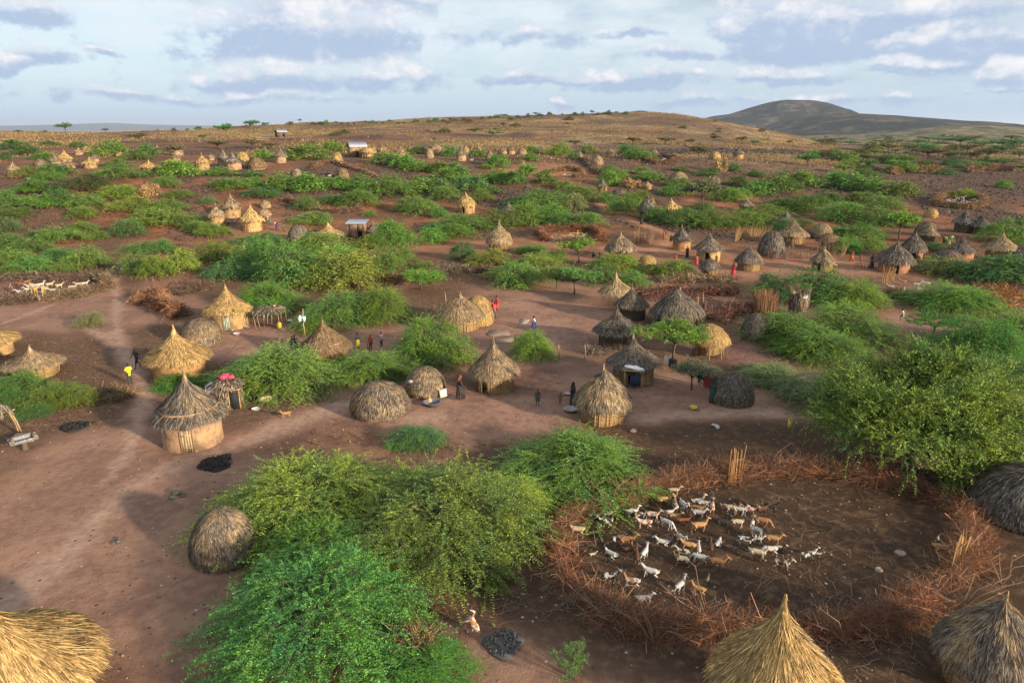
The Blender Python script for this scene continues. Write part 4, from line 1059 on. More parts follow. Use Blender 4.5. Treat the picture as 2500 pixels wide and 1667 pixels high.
def shrub(z, cx, ytop, ybot, w, tone='g', kind='bush', label=None, lm=1.0, wide=1.0):
    """a shrub read off the photograph: outline box -> foot on the ground, width and height"""
    global _pn; _pn += 1
    rs = np.random.default_rng(_pn * 7 + 3)
    px, pyb = zp(z, cx, ybot); _, pyt = zp(z, cx, ytop); wpx = w * ZO[z][2]
    p, t = at(px, min(pyb, 1900))
    for _ in range(14):                      # a ray that clears the ridge comes down to its near side
        if t < 1250: break
        pyb += 1.0; pyt += 1.0; p, t = at(px, pyb)
    W_ = wpx * t / FPX * wide
    dep = W_ * {'umbrella': .12, 'tree': .24}.get(kind, .38)
    k = (p.y + dep) / p.y
    x, y = p.x * k, p.y + dep
    W_ *= k
    g = gz(x, y)
    yt = y + W_ * .1
    top = CAM_Z + yt * math.tan(math.atan((833.5 - pyt) / FPX) - PITCH)
    Hh = float(np.clip(top - g, .24 * W_, ((.40 if t * k < 60 else .55) if kind == 'bush' else .95) * W_)) * lm
    depth = t * k
    if kind == 'bush':
        lod = 'near' if depth < 82 else 'mid' if depth < 175 else 'far'
        name = 'thorn_bush'
    elif kind == 'umbrella':
        lod = 'unear' if depth < 90 else 'umid'; name = 'acacia_tree'
    elif kind == 'tree':
        lod = 'tree'; name = 'leafy_tree'
    else:
        lod = 'upright'; name = 'sapling'
    cm, tm = VAR[lod][_pn % len(VAR[lod])]
    size = 'small ' if W_ < 4.2 else 'large ' if W_ > 9 else ''
    tn = {'g': 'green', 'y': 'yellow-green', 'd': 'dark green', 'p': 'pale', 'o': 'olive', 'b': 'blue-green', 'l': 'green'}[tone]
    what = {'bush': 'thorn bush', 'umbrella': 'acacia tree', 'tree': 'leafy tree', 'upright': 'sapling'}[kind]
    root = thing(name, label or 'pending', {'bush': 'bush', 'umbrella': 'tree', 'tree': 'tree', 'upright': 'sapling'}[kind], (x, y, g - .03), rs.random() * 6.28,
                 group={'bush': 'green thorn bushes through the village', 'umbrella': 'acacia trees', 'tree': None, 'upright': None}[kind])
    grow = (1.14 if depth < 82 else 1.18 if depth < 115 else 1.30) if kind == 'bush' else 1.04
    root.scale = (W_ / 2 * grow, W_ / 2 * grow, Hh * ((.92 if depth < 60 else 1.05 if depth < 82 else 1.2) if kind == 'bush' else 1))
    if not label: later_label(root, f"{size}{tn} {what}", px, (pyb + pyt) / 2)
    cr = put('crown', cm, root); tr = put('trunk', tm, root)
    c = np.array(TONE[tone]) * (.85 + .35 * rs.random()) * (1 + .10 * rs.normal(0, 1, 3))
    cr.color = (*np.clip(c, .01, 1), 1)
    SPREADS.append((x, y, W_ / 2))
    return root
S = shrub
for r_ in [  # zone, x, top, foot, width, tone
 ('Y1',150,100,160,280,'d'),('Y1',290,160,220,260,'d'),('Y1',480,190,270,200,'g'),('Y1',40,195,270,140,'d'),('Y1',540,80,120,160,'d'),('Y1',840,85,130,160,'d'),('Y1',1230,80,220,300,'g'),('Y1',1100,165,240,160,'g'),
 ('Y1',1290,280,350,220,'g'),('Y1',1280,350,500,400,'g'),('Y1',1600,390,460,150,'d'),('Y1',1950,300,460,360,'g'),('Y1',1830,470,570,250,'g'),('Y1',600,340,450,300,'d'),('Y1',320,360,470,260,'g'),('Y1',520,430,510,280,'g'),
 ('Y1',400,520,640,350,'g'),('Y1',1500,180,270,250,'g'),('Y1',1620,110,220,180,'d'),('Y1',80,610,790,220,'d'),('Y1',250,590,640,200,'d'),('Y1',440,670,810,380,'g'),('Y1',690,620,780,260,'d'),('Y1',950,660,820,330,'g'),
 ('Y1',150,810,930,330,'g'),('Y1',900,810,930,250,'g'),('Y1',80,930,1080,260,'d'),('Y1',380,1060,1110,150,'d'),('Y1',900,970,1080,280,'g'),('Y1',640,1030,1180,380,'g'),('Y1',1100,1060,1140,170,'g'),('Y1',1330,580,720,340,'y'),
 ('Y1',1480,700,860,400,'y'),('Y1',1850,720,860,330,'g'),('Y1',1700,860,1000,480,'y'),('Y1',2050,870,1000,300,'g'),('Y1',1420,960,1110,320,'d'),('Y1',2150,960,1060,250,'g'),('Y1',950,560,630,500,'o'),('Y1',1950,620,700,250,'g'),
 ('Y1',100,1110,1260,380,'g'),('Y1',330,1170,1300,420,'g'),('Y1',150,1290,1450,420,'g'),('Y1',620,1270,1370,330,'b'),('Y1',380,1370,1500,450,'g'),('Y1',960,1260,1470,420,'g'),('Y1',1800,1120,1290,200,'b'),('Y1',1560,1180,1300,300,'d'),
 ('Y1',1500,1330,1520,330,'g'),('Y1',1720,1370,1560,360,'g'),('Y1',2000,1290,1500,350,'y'),('Y1',700,1400,1500,220,'g'),('Y1',130,1440,1540,300,'g'),
 ('Y2',160,370,450,250,'g'),('Y2',520,395,460,180,'d'),('Y2',270,510,620,380,'g'),('Y2',540,480,560,230,'g'),('Y2',640,600,700,320,'d'),('Y2',830,440,600,300,'g'),('Y2',1130,450,640,370,'g'),('Y2',820,540,600,250,'d'),
 ('Y2',1430,480,590,320,'g'),('Y2',1700,460,610,300,'g'),('Y2',2000,480,690,450,'g'),('Y2',2180,720,830,200,'g'),('Y2',1110,680,830,220,'d'),('Y2',1400,670,760,260,'d'),('Y2',1680,640,800,370,'g'),('Y2',1190,880,980,380,'g'),
 ('Y2',60,980,1110,300,'g'),('Y2',40,690,760,150,'d'),('Y2',620,1090,1220,420,'d'),('Y2',1250,1100,1290,480,'g'),('Y2',2050,1000,1230,400,'g'),('Y2',1800,1120,1250,260,'y'),('Y2',150,1200,1400,430,'y'),('Y2',640,1220,1400,550,'g'),
 ('Y2',300,1400,1580,420,'b'),('Y2',950,1330,1590,560,'y'),('Y2',1450,1260,1480,500,'g'),('Y2',1700,1320,1590,500,'y'),('Y2',2100,1240,1420,350,'g'),('Y2',650,1420,1600,400,'d'),('Y2',1810,830,890,100,'g'),('Y2',1100,200,280,420,'g'),
 ('Y2',640,180,280,170,'g'),('Y2',1150,110,190,250,'d'),('Y2',1400,90,190,250,'g'),('Y2',1980,220,330,260,'g'),('Y2',2180,240,360,250,'g'),
 ('Y3',80,290,400,260,'g'),('Y3',340,310,420,300,'g'),('Y3',500,320,400,200,'d'),('Y3',480,390,530,330,'g'),('Y3',130,480,640,300,'g'),('Y3',330,500,640,260,'b'),('Y3',390,590,730,280,'g'),('Y3',680,480,620,300,'d'),
 ('Y3',960,400,540,320,'g'),('Y3',1150,360,540,200,'d'),('Y3',1480,420,540,240,'g'),('Y3',960,240,350,220,'g'),('Y3',830,320,370,140,'g'),('Y3',740,170,240,180,'g'),('Y3',440,150,240,180,'d'),('Y3',100,140,210,180,'d'),
 ('Y3',1640,110,230,220,'g'),('Y3',1340,130,200,150,'y'),('Y3',1320,210,280,150,'g'),('Y3',1950,130,200,180,'g'),('Y3',1800,190,270,120,'d'),('Y3',900,570,650,180,'d'),('Y3',780,610,720,200,'g'),('Y3',1700,520,600,180,'g'),
 ('Y3',1850,580,740,380,'g'),('Y3',1800,680,840,260,'p'),('Y3',1200,680,790,250,'d'),('Y3',1400,640,850,500,'g'),('Y3',1290,790,1000,330,'g'),('Y3',1560,790,960,360,'g'),('Y3',1680,880,1000,330,'b'),('Y3',1950,880,1010,320,'g'),
 ('Y3',100,700,880,330,'g'),('Y3',340,810,910,170,'d'),('Y3',560,900,1060,480,'g'),('Y3',330,960,1060,300,'d'),('Y3',250,1040,1190,260,'g'),('Y3',500,1000,1130,350,'g'),('Y3',950,850,1010,420,'g'),('Y3',590,1180,1370,270,'b'),
 ('Y3',900,1280,1440,450,'y'),('Y3',1330,1210,1310,320,'g'),('Y3',1380,1320,1460,420,'y'),('Y3',1600,1290,1400,280,'g'),('Y3',1170,1440,1590,480,'g'),('Y3',1650,1440,1580,400,'d'),('Y3',170,1400,1480,260,'g'),('Y3',180,1490,1610,400,'g'),
 ('Y3',2180,340,430,200,'g'),('Y3',2200,420,560,220,'g'),('Y3',2150,640,740,180,'d'),('Y3',2180,1340,1480,330,'y'),
 ('Y4',260,150,270,260,'g'),('Y4',130,120,220,160,'d'),('Y4',40,400,490,180,'g'),('Y4',390,420,510,260,'g'),('Y4',640,560,660,280,'g'),('Y4',690,500,570,270,'g'),('Y4',1030,380,450,220,'d'),('Y4',1300,330,400,130,'d'),('Y4',1540,390,460,150,'d'),
 ('Y4',1300,610,740,270,'g'),('Y4',1350,470,560,200,'d'),('Y4',1560,530,650,300,'g'),('Y4',1780,440,640,330,'g'),('Y4',2050,420,580,360,'g'),('Y4',2100,680,860,360,'g'),('Y4',1840,710,800,250,'g'),('Y4',1660,780,900,350,'g'),
 ('Y4',140,680,870,340,'g'),('Y4',300,620,700,200,'g'),('Y4',970,740,830,200,'d'),('Y4',450,810,950,260,'g'),('Y4',800,860,1010,500,'g'),('Y4',1080,840,1020,360,'g'),('Y4',1400,850,1010,330,'g'),('Y4',1620,880,1000,300,'g'),
 ('Y4',1130,620,720,200,'g'),('Y4',1880,940,1050,250,'d'),('Y4',90,1350,1470,300,'y'),('Y4',650,1390,1560,420,'y'),('Y4',420,1420,1520,250,'o'),('Y4',300,370,430,180,'g'),('Y4',720,350,400,150,'g'),('Y4',2060,930,1010,200,'g'),
 ('Y5',280,430,600,380,'g'),('Y5',560,510,640,420,'g'),('Y5',880,540,690,320,'g'),('Y5',90,620,750,260,'d'),('Y5',480,640,740,330,'g'),('Y5',700,690,820,350,'g'),('Y5',260,780,960,420,'g'),('Y5',650,820,1000,500,'g'),
 ('Y5',430,980,1140,450,'g'),('Y5',180,1030,1100,250,'g'),('Y5',540,1130,1270,280,'g'),('Y5',300,1150,1290,240,'g'),('Y5',480,380,470,220,'d'),('Y5',320,290,360,230,'g'),('Y5',530,330,380,150,'d'),('Y5',850,240,310,300,'d'),
 ('Y5',720,250,310,200,'d'),('Y5',1370,380,440,180,'d'),('Y5',2010,510,580,150,'g'),('Y5',1560,600,690,260,'y'),('Y5',2050,960,1190,420,'d'),('Y5',1250,1190,1290,280,'d'),('Y5',1380,1390,1540,520,'g'),('Y5',1780,1400,1590,350,'d'),
 ('Y5',2100,1420,1610,380,'d'),('Y5',170,430,500,180,'g'),('Y5',1180,280,320,130,'g'),('Y5',1560,320,360,150,'g'),('Y5',80,50,90,180,'o'),('Y5',450,180,250,180,'o'),('Y5',300,210,290,200,'g'),('Y5',1150,100,160,260,'d'),
 ('Z8',200,800,1100,480,'g'),('Z8',500,880,1160,450,'g'),('Z8',750,960,1150,350,'g'),('Z8',100,1000,1200,350,'d'),('Z8',330,1130,1240,250,'d'),('Z8',1600,840,1010,350,'g'),('Z8',830,270,440,200,'p'),
 ('Z9',330,620,1070,840,'g'),('Z9',30,700,1000,500,'g'),('Z9',210,70,320,480,'g'),('Z9',850,150,440,600,'g'),('Z9',1230,110,420,460,'g'),('Z9',610,320,490,200,'g'),('Z9',1640,370,800,620,'g'),('Z9',1150,640,940,560,'g'),('Z9',1370,720,910,380,'d'),
 ('Z5',170,1080,1310,380,'g'),('Z5',420,760,1110,520,'d'),('Z5',850,830,1130,620,'y'),('Z5',130,700,1000,420,'d'),('Z5',1230,800,1000,360,'g'),
 ('Z9',1560,1290,1545,420,'b'),('Z9',1320,1470,1530,140,'g'),('Z6',230,920,1120,400,'g'),('Z6',1100,850,960,380,'y'),('Z6',1250,980,1100,300,'g'),('Z6',1000,930,1100,280,'d'),
 ('Z10',370,500,720,350,'g'),('Z10',2300,770,860,170,'p'),('Z11',430,290,580,560,'g'),('Z11',850,250,530,620,'g'),('Z11',650,470,700,680,'g'),('Z7',620,900,1160,520,'d'),('Z7',950,960,1200,460,'g'),('Z7',250,930,1070,220,'p'),
 ('Z7',1750,1010,1250,620,'g'),('Z11',2000,350,720,640,'g'),('Z11',2250,300,620,520,'g'),('Z11',2200,620,900,460,'d'),('Z11',1950,640,900,420,'g'),('Z11',290,690,890,430,'p'),('Z7',2200,810,1010,640,'d'),('Z7',1950,830,960,260,'d'),
]: S(*r_)
# the thicket in front, in five great bushes
S('Z12', 1990, 170, 700, 1000, 'y', label='sprawling yellow-green thorn bush behind the shaggy small dome hut')
S('Z13', 760, 210, 900, 1080, 'g', label='great green thorn bush left of the goat pen, middle of the thicket')
S('Z13', 1590, -10, 385, 800, 'g', label='feathery green thorn bush between the sunlit hut and the pen fence')
S('Z12', 2030, 800, 1640, 1180, 'b', label='biggest thorn bush at the bottom with long drooping sprays')
S('Z13', 640, 1380, 1700, 520, 'b', label='low blue-green spray of thorn bush at the bottom edge')
S('Z13', 1560, 1350, 1640, 330, 'b', 'upright', label='thin feathery sapling rising from the bottom edge')
S('Z13', 330, 560, 1000, 560, 'g', label='green thorn bush bridging the two front thickets')
S('Z13', 1170, 130, 560, 500, 'y', label='yellow-green thorn bush in the thicket, next to the pen fence corner')
S('Z12', 2050, 560, 1000, 700, 'g', label='green thorn bush between the two left halves of the thicket')
S('Z13', 180, 700, 1240, 560, 'b', label='blue-green thorn bush reaching out on the inner side of the thicket')
# trees on bare stems
S('Z11', 1400, 670, 1640, 1480, 'l', 'tree', label='big round leafy tree casting shade over the goat pen', wide=.90)
S('Z11', 800, 590, 1150, 680, 'd', 'bush', label='dark green thicket tucked behind the big round tree')
S('Y3', 1280, 335, 590, 230, 'g', 'umbrella', lm=1.1); S('Y3', 1850, 1150, 1400, 340, 'g', 'umbrella', label='round-topped thorn tree beside two seated people')
S('Y4', 960, 520, 840, 430, 'o', 'umbrella', label='olive umbrella thorn on a thin bent stem')
S('Z6', 740, 935, 1180, 330, 'd', 'umbrella'); S('Z6', 580, 930, 1130, 300, 'g', 'umbrella')
S('Z10', 1630, 395, 740, 540, 'g', 'umbrella', label='bright green thorn tree on three stems beside the straw capped store')
S('Z10', 1790, 740, 1015, 360, 'p', 'umbrella', label='thin grey-green tree holding the washing line')
S('Z7', 1600, 1230, 1430, 380, 'd', 'umbrella', label='dark flat-topped tree beside the running child')
S('Y5', 870, 860, 1140, 420, 'g', 'umbrella', label='leaning green thorn tree in front of the dark yellow-crowned hut')
S('Z5', 1570, 960, 1140, 380, 'g', 'umbrella', label='small lone thorn tree on the leaf-strewn ground')
for r_ in [('Y5',620,60,90,130,'d'),('Y5',750,100,200,220,'o'),('Y5',850,60,110,160,'d'),('Y5',1300,30,90,220,'d'),('Y5',1550,60,110,300,'d'),('Y5',1780,70,150,300,'d'),('Y5',2050,60,170,320,'d'),('Y5',2000,120,200,300,'d'),('Y5',1420,190,310,150,'o'),
  ('Y5',1650,190,290,220,'o'),('Y5',1840,150,290,240,'o'),('Y5',1300,150,260,250,'o'),('Y5',2000,270,350,220,'d'),('Y5',2180,180,270,200,'o'),('Y5',2190,330,400,170,'d'),('Y5',1620,110,200,320,'o'),('Y5',1080,60,110,200,'o'),('Y5',980,110,170,200,'o'),('Y5',2200,60,130,200,'d'),
  ('Y5',1480,110,190,200,'o'),('Y5',1200,30,70,180,'o'),('Y5',1700,30,70,220,'o'),('Y5',2100,20,60,200,'o'),('Y4',2110,220,340,240,'d'),('Y4',920,130,280,220,'o'),
  ('Y4',200,30,110,180,'o'),('Y4',560,30,110,200,'o'),('Y4',830,50,110,110,'o'),('Y4',1390,20,100,140,'o'),('Y4',1530,60,115,120,'d'),('Y4',1910,60,110,70,'o'),('Y4',1100,10,60,130,'o'),
  ('Y3',1800,60,130,170,'o'),('Y2',520,60,150,240,'o'),('Y2',140,70,150,240,'o'),('Y2',720,90,150,160,'o'),('Z1',890,855,915,120,'o'),('Z1',1300,860,905,60,'o'),('Z1',1390,905,950,110,'o'),('Y1',1900,120,260,260,'p'),
  ('Z1',420,792,848,104,'d'),('Z1',1445,800,870,95,'d'),('Z1',1380,805,838,50,'d'),('Z1',1595,775,818,80,'d'),('Z1',1635,772,815,48,'d'),('Z1',675,820,843,50,'d'),('Z1',290,835,855,36,'o'),('Z1',120,832,855,40,'o'),('Z1',1915,760,782,30,'d'),
  ('Z2',1120,732,752,62,'d'),('Z2',940,820,860,90,'o'),('Z2',1050,840,875,95,'d'),('Z2',1120,785,820,40,'o'),('Z2',765,775,810,40,'o')]: S(*r_, 'umbrella')
# bushes dotting the bare ridges
rs_ = np.random.default_rng(177)
for q in range(75):
    yy = 311 + 88 * rs_.random() ** 1.25; x0 = 1860 + max(0, 345 - yy) * .2; dx = x0 + (2352 - x0) * rs_.random()
    w_ = (7 + (yy - 308) * .42) * (.7 + .7 * rs_.random())
    S('D', dx, yy - w_ * .42, yy, w_, 'dogdo'[q % 5], 'umbrella' if q % 3 else 'bush')
rs_ = np.random.default_rng(77)
for (x0, y0, x1, y1, n, s0, s1) in [('crest',) + (0,) * 6] if False else []: pass
CREST = [(300, 281), (480, 283), (640, 283), (740, 282), (845, 280), (930, 279), (1000, 276), (1080, 271), (1150, 267), (1250, 262), (1350, 260), (1450, 256), (1520, 255), (1600, 260), (1660, 270), (1720, 285), (1780, 300)]
cx_, cy_ = zip(*CREST)
for q in range(58):
    dx = 700 + (1640 - 700) * ((q + rs_.random() * .7) / 58) if q < 46 else 300 + rs_.random() * 400
    dy = np.interp(dx, cx_, cy_) + 3.2 + rs_.random() * 2.0
    w_ = 5 + rs_.random() * 9
    S('D', dx, dy - w_ * (.35 + .3 * rs_.random()), dy + 1.0, w_, 'o' if q % 3 else 'd', 'umbrella' if q % 4 == 0 else 'bush')
for q in range(26):
    dx = 700 + rs_.random() * 1150; dy = np.interp(dx, cx_, cy_) + 10 + rs_.random() * 42
    w_ = 8 + rs_.random() * 16
    S('D', dx, dy - w_ * .4, dy, w_, 'o', 'umbrella' if q % 3 == 0 else 'bush')
# ------------------------------------------------------------------ dead thorn brush: pens, heaps, stick fences
def brush_mesh(L, wide, high, per_m, seed, closed=False, tw=.013, ln=1.5, lean=.5, sparse_top=1.0, gaps=False):
    """twigs heaped along a ground line L (n,2); mesh in world coordinates"""
    rs = np.random.default_rng(seed)
    Lp = np.vstack([L, L[:1]]) if closed else np.asarray(L, float)
    seg = np.hypot(*np.diff(Lp, axis=0).T); cum = np.concatenate([[0], np.cumsum(seg)])
    n = int(cum[-1] * per_m)
    s = rs.random(n) * cum[-1]
    if gaps:
        s = s[rs.random(n) < np.clip((vnoise(s * .45, s * 0 + 3.3, 4) - .22) * 2.1, .10, 1)]; n = len(s)
    x = np.interp(s, cum, Lp[:, 0]); y = np.interp(s, cum, Lp[:, 1])
    e = .5; x2 = np.interp(np.minimum(s + e, cum[-1]), cum, Lp[:, 0]); y2 = np.interp(np.minimum(s + e, cum[-1]), cum, Lp[:, 1])
    tx, ty = x2 - x, y2 - y; tn = np.hypot(tx, ty) + 1e-6; tx, ty = tx / tn, ty / tn
    clump = .55 + .75 * vnoise(s * .55, s * 0 + seed, 2)
    wv = 1 + .5 * (vnoise(s * .35, s * 0 + 5.5, 7) - .5) * 2
    off = rs.normal(0, .42, n) * wide * wv
    x = x - ty * off; y = y + tx * off
    hh = high * clump * np.exp(-(off / wide) ** 2 * 1.4) * (.15 + .85 * rs.random(n) ** sparse_top)
    z = ground_z(x, y) + hh * .8
    L_ = ln * (.35 + .9 * rs.random(n))
    d = nrm(np.stack([tx * rs.normal(0, .8, n) - ty * rs.normal(0, .7, n), ty * rs.normal(0, .8, n) + tx * rs.normal(0, .7, n), rs.normal(.12, lean, n)], 1))
    bend = nrm(rs.normal(0, 1, (n, 3))) * .32
    base = np.stack([x, y, z], 1)
    P = []
    for f in (-.5, -.15, .2, .5):
        q = base + d * (L_ * f)[:, None] + bend * (L_ * (f * f - .1))[:, None] + rs.normal(0, .035, (n, 3))
        P.append(q)
    P = np.stack(P, 1)
    g = ground_z(P[..., 0], P[..., 1]); P[..., 2] = np.maximum(P[..., 2], g + .02 + rs.random(P.shape[:2]) * .04)
    w = tw * (.5 + rs.random(n) ** 2 * 1.8)
    mb = MB()
    side = nrm(np.cross(d, rs.normal(0, 1, (n, 3))))
    V1 = ribbons(P, w[:, None] * np.array([1, .85, .6, .3]), side)
    mb.add(*V1)
    # forked side twigs
    m_ = n
    f0 = rs.integers(1, 3, m_); o = P[np.arange(m_), f0]
    d2 = nrm(d + rs.normal(0, .75, (m_, 3))); L2 = L_ * .45
    P2 = np.stack([o, o + d2 * (L2 * .5)[:, None] + rs.normal(0, .03, (m_, 3)), o + d2 * L2[:, None] + rs.normal(0, .05, (m_, 3))], 1)
    P2[..., 2] = np.maximum(P2[..., 2], ground_z(P2[..., 0], P2[..., 1]) + .02)
    mb.add(*ribbons(P2, w[:, None] * .6 * np.array([1, .8, .4]), nrm(np.cross(d2, rs.normal(0, 1, (m_, 3))))))
    return mb
def centred(mb):
    V = np.vstack(mb.V); c = np.array([V[:, 0].mean(), V[:, 1].mean(), V[:, 2].min()])
    mb.V = [V - c]
    return Vector(c)
def brush(name, label, cat, L, wide, high, per_m, seed, col, group=None, closed=False, **kw):
    mb = brush_mesh(np.asarray(L, float), wide, high, per_m, seed, closed, **kw)
    c = centred(mb)
    o = put(name, mb.mesh(name, M_BRUSH), None, c, None, label=label, category=cat, group=group)
    o.color = (*col, 1)
    return o
def gl(z, *pts): return gline(pts, z)
RUST, BROWN, DRY, GOLD = (.235, .10, .055), (.125, .080, .058), (.20, .125, .065), (.27, .15, .062)

def sticks(parent, pts, h, n, seed, col, name='gate', r=.028, rails=2):
    """upright poles along a short ground line with cross rails"""
    rs = np.random.default_rng(seed); mb = MB()
    a, b = np.array(pts[0]), np.array(pts[-1])
    for q in range(n):
        f = q / max(n - 1, 1); p = a + (b - a) * f; z = gz(p[0], p[1]); l = h * (.75 + .4 * rs.random()); e = rs.normal(0, .08, 2)
        mb.tube([(p[0], p[1], z - .1), (p[0] + e[0] * .5 + rs.normal(0, .02), p[1] + e[1] * .5, z + l * .5), (p[0] + e[0], p[1] + e[1], z + l)], r * (.7 + .5 * rs.random()), 5)
    for q in range(rails):
        zz = h * (.22 + .5 * q)
        mb.tube([(a[0], a[1] - .06, gz(*a) + zz), ((a[0] + b[0]) / 2, (a[1] + b[1]) / 2 - .08, gz(*a) + zz + .05), (b[0], b[1] - .06, gz(*b) + zz)], r * .9, 5)
    V = np.vstack(mb.V); V = V - np.array(parent.location); mb.V = [V]
    o = put(name, mb.mesh(name, M_STICK), parent); o.color = (*col, 1)
    return o

pen = brush('goat_pen', 'large ring of rust brown thorn brush penning the foreground goats', 'pen', PEN_LINE, .82, 1.0, 390, 901, RUST, 'brush pens for goats', closed=True, tw=.0058, ln=1.9, gaps=True)
sticks(pen, gl('D', (1672, 1112), (1700, 1104)), 2.0, 15, 31, GOLD)
sticks(pen, gl('Z14', (1870, 890), (1975, 800)), 1.9, 14, 32, GOLD)
# taller loose branches leaning out of the big pen
rs_ = np.random.default_rng(55)
for (z_, x, y) in [('Z13', 2080, 1330), ('Z13', 1790, 1190), ('Z13', 1990, 1240), ('Z14', 200, 1180), ('Z14', 330, 1150), ('Z14', 620, 1030), ('Z14', 1220, 1330), ('Z14', 1080, 1290), ('Z14', 1900, 1130), ('Z14', 1990, 1060), ('Z13', 1500, 1080), ('Z14', 2210, 940), ('Z14', 700, 240), ('Z14', 900, 230), ('Z13', 1800, 470), ('Z13', 1600, 760)]:
    p, _ = zat(z_, x, y)
    for q in range(4):
        mb = MB(); a = rs_.random() * 6.28; l = 1.2 + 1.5 * rs_.random(); e = rs_.normal(0, .2, 2)
        tip = np.array([p.x + math.cos(a) * l * .7, p.y + math.sin(a) * l * .7, p.z + l * (.5 + .4 * rs_.random())])
        m_ = (np.array(p) + tip) / 2 + np.array([e[0], e[1], .25])
        mb.tube([p, m_, tip], [.03, .022, .008], 5)
        for u in range(3):
            s0 = m_ + (tip - m_) * rs_.random(); mb.tube([s0, s0 + rs_.normal(0, .25, 3) + [0, 0, .25]], [.012, .005], 4)
        mb.V = [np.vstack(mb.V) - np.array(pen.location)]
        br = put('branch', mb.mesh('branch', M_STICK), pen); br.color = (.20, .125, .08, 1)

p2 = brush('goat_pen', 'brown brush pen packed with white goats near the left edge', 'pen', gl('G3', (0, 620), (200, 640), (450, 620), (650, 590)), .9, 1.3, 190, 902, BROWN, 'brush pens for goats', tw=.02)
for k, (pts, d_) in enumerate([(gl('G3', (880, 590), (1150, 560), (1400, 520), (1750, 440), (2000, 370), (2060, 300), (1950, 200)), 230), (gl('G3', (1950, 190), (1600, 190), (1250, 200), (900, 220), (500, 190), (100, 200)), 130)]):
    mb = brush_mesh(pts, .9, 1.25, d_, 903 + k, tw=.02); mb.V = [np.vstack(mb.V) - np.array(p2.location)]
    b_ = put('brush_side', mb.mesh('brush_side', M_BRUSH), p2); b_.color = (*((.17, .105, .062) if k == 0 else BROWN), 1)
sticks(p2, gl('G3', (610, 520), (740, 600)), 1.9, 11, 33, (.42, .27, .09), r=.035)
sticks(p2, gl('G3', (830, 600), (930, 560)), 1.7, 9, 34, (.36, .23, .09), r=.035)
brush('goat_pen', 'rust red brush pen with a pole gate and a few goats', 'pen', gl('G4', (700, 590), (420, 420), (480, 330), (900, 290), (1500, 280), (2000, 320), (2250, 450), (2200, 590)), .9, 1.6, 210, 911, (.21, .085, .045), 'brush pens for goats', tw=.02)
p3 = brush('goat_pen', 'low front side of the rust red pen with bleached sticks', 'pen', gl('G4', (720, 600), (1000, 590), (1300, 560), (1700, 540)), .5, .7, 90, 912, BROWN, None, tw=.02)
sticks(p3, gl('G4', (1300, 520), (1600, 500)), 1.5, 9, 35, (.45, .28, .10), r=.035)
brush('goat_pen', 'round dry brush ring crowded with white goats on the far rocks', 'pen', gl('G5', (480, 330), (560, 200), (800, 130), (1150, 90), (1600, 120), (1880, 220), (1850, 350), (1650, 450), (1300, 480), (1050, 430), (750, 420)), 1.3, 1.4, 160, 921, (.24, .135, .07), 'brush pens for goats', closed=True, tw=.03)
brush('goat_pen', 'little brown brush ring holding three white goats', 'pen', gl('Y4', (370, 290), (400, 250), (520, 230), (640, 250), (660, 290), (560, 320), (440, 320)), 1.0, 1.3, 110, 931, (.17, .09, .055), 'brush pens for goats', closed=True, tw=.04)
brush('goat_pen', 'dry brush pen between far thickets with goats in front', 'pen', gl('Y3', (1520, 410), (1650, 390), (1850, 390), (1900, 440), (1800, 470)), 1.0, 1.5, 120, 932, (.22, .12, .06), 'brush pens for goats', tw=.04)
brush('goat_pen', 'brushwood pen around dark bushes beside the village slope', 'pen', gl('Y2', (880, 720), (1000, 760), (1200, 830), (1450, 850), (1680, 830), (1700, 760)), .9, 1.2, 130, 933, (.16, .09, .055), 'brush pens for goats', tw=.03)
brush('goat_pen', 'red brown brush fence running below the small goat flock', 'pen', gl('Z7', (1210, 1080), (1400, 1110), (1600, 1120), (1900, 1100), (1960, 1050)), .9, 1.1, 190, 934, RUST, 'brush pens for goats', tw=.022)
brush('goat_pen', 'brown brush arc on the open slope before the haystack', 'pen', gl('Y2', (1180, 380), (1250, 320), (1400, 300), (1600, 370), (1800, 430), (1860, 460)), 1.0, 1.2, 100, 935, (.19, .10, .06), 'brush pens for goats', tw=.04)
brush('brush_heap', 'heap of rust red dead branches behind the pale sapling', 'brush heap', gl('Z8', (1230, 240), (1400, 180), (1500, 300), (1620, 350)), 1.5, 2.0, 420, 941, (.22, .095, .05), 'heaps of dead brush')
brush('brush_heap', 'dark tangle of dead branches beside the golden door hut', 'brush heap', gl('Z8', (1500, 140), (1700, 120), (1850, 80)), 1.5, 1.2, 260, 942, (.10, .055, .04), 'heaps of dead brush')
brush('brush_heap', 'dark red brush belt beyond the tall rounded hut', 'brush heap', gl('Z6', (1330, 1190), (1600, 1170), (1900, 1160), (2200, 1170)), 2.2, 1.1, 200, 943, (.14, .058, .042), 'heaps of dead brush', tw=.022)
brush('brush_heap', 'dark brown brush belt in front of the stick bundles', 'brush heap', gl('Z6', (1930, 1400), (2150, 1330), (2350, 1300)), 2.0, 1.0, 220, 944, (.12, .055, .042), 'heaps of dead brush', tw=.02)
brush('brush_heap', 'brown dry undergrowth before the squat dark store', 'brush heap', gl('Z6', (1500, 1060), (1850, 1040), (2200, 1060)), 2.2, 1.0, 130, 945, (.22, .135, .075), 'heaps of dead brush', tw=.022)
brush('brush_heap', 'glowing orange dry bush at the edge beside the flock', 'brush heap', gl('Z7', (2030, 1190), (2150, 1150), (2300, 1120)), 1.8, 1.8, 330, 946, (.30, .145, .055), 'heaps of dead brush', tw=.02)
brush('brush_heap', 'rusty dry brush behind the orange bush', 'brush heap', gl('Z7', (1920, 1060), (2000, 1050), (2200, 1060)), 1.5, 1.2, 160, 947, (.24, .11, .05), 'heaps of dead brush', tw=.02)
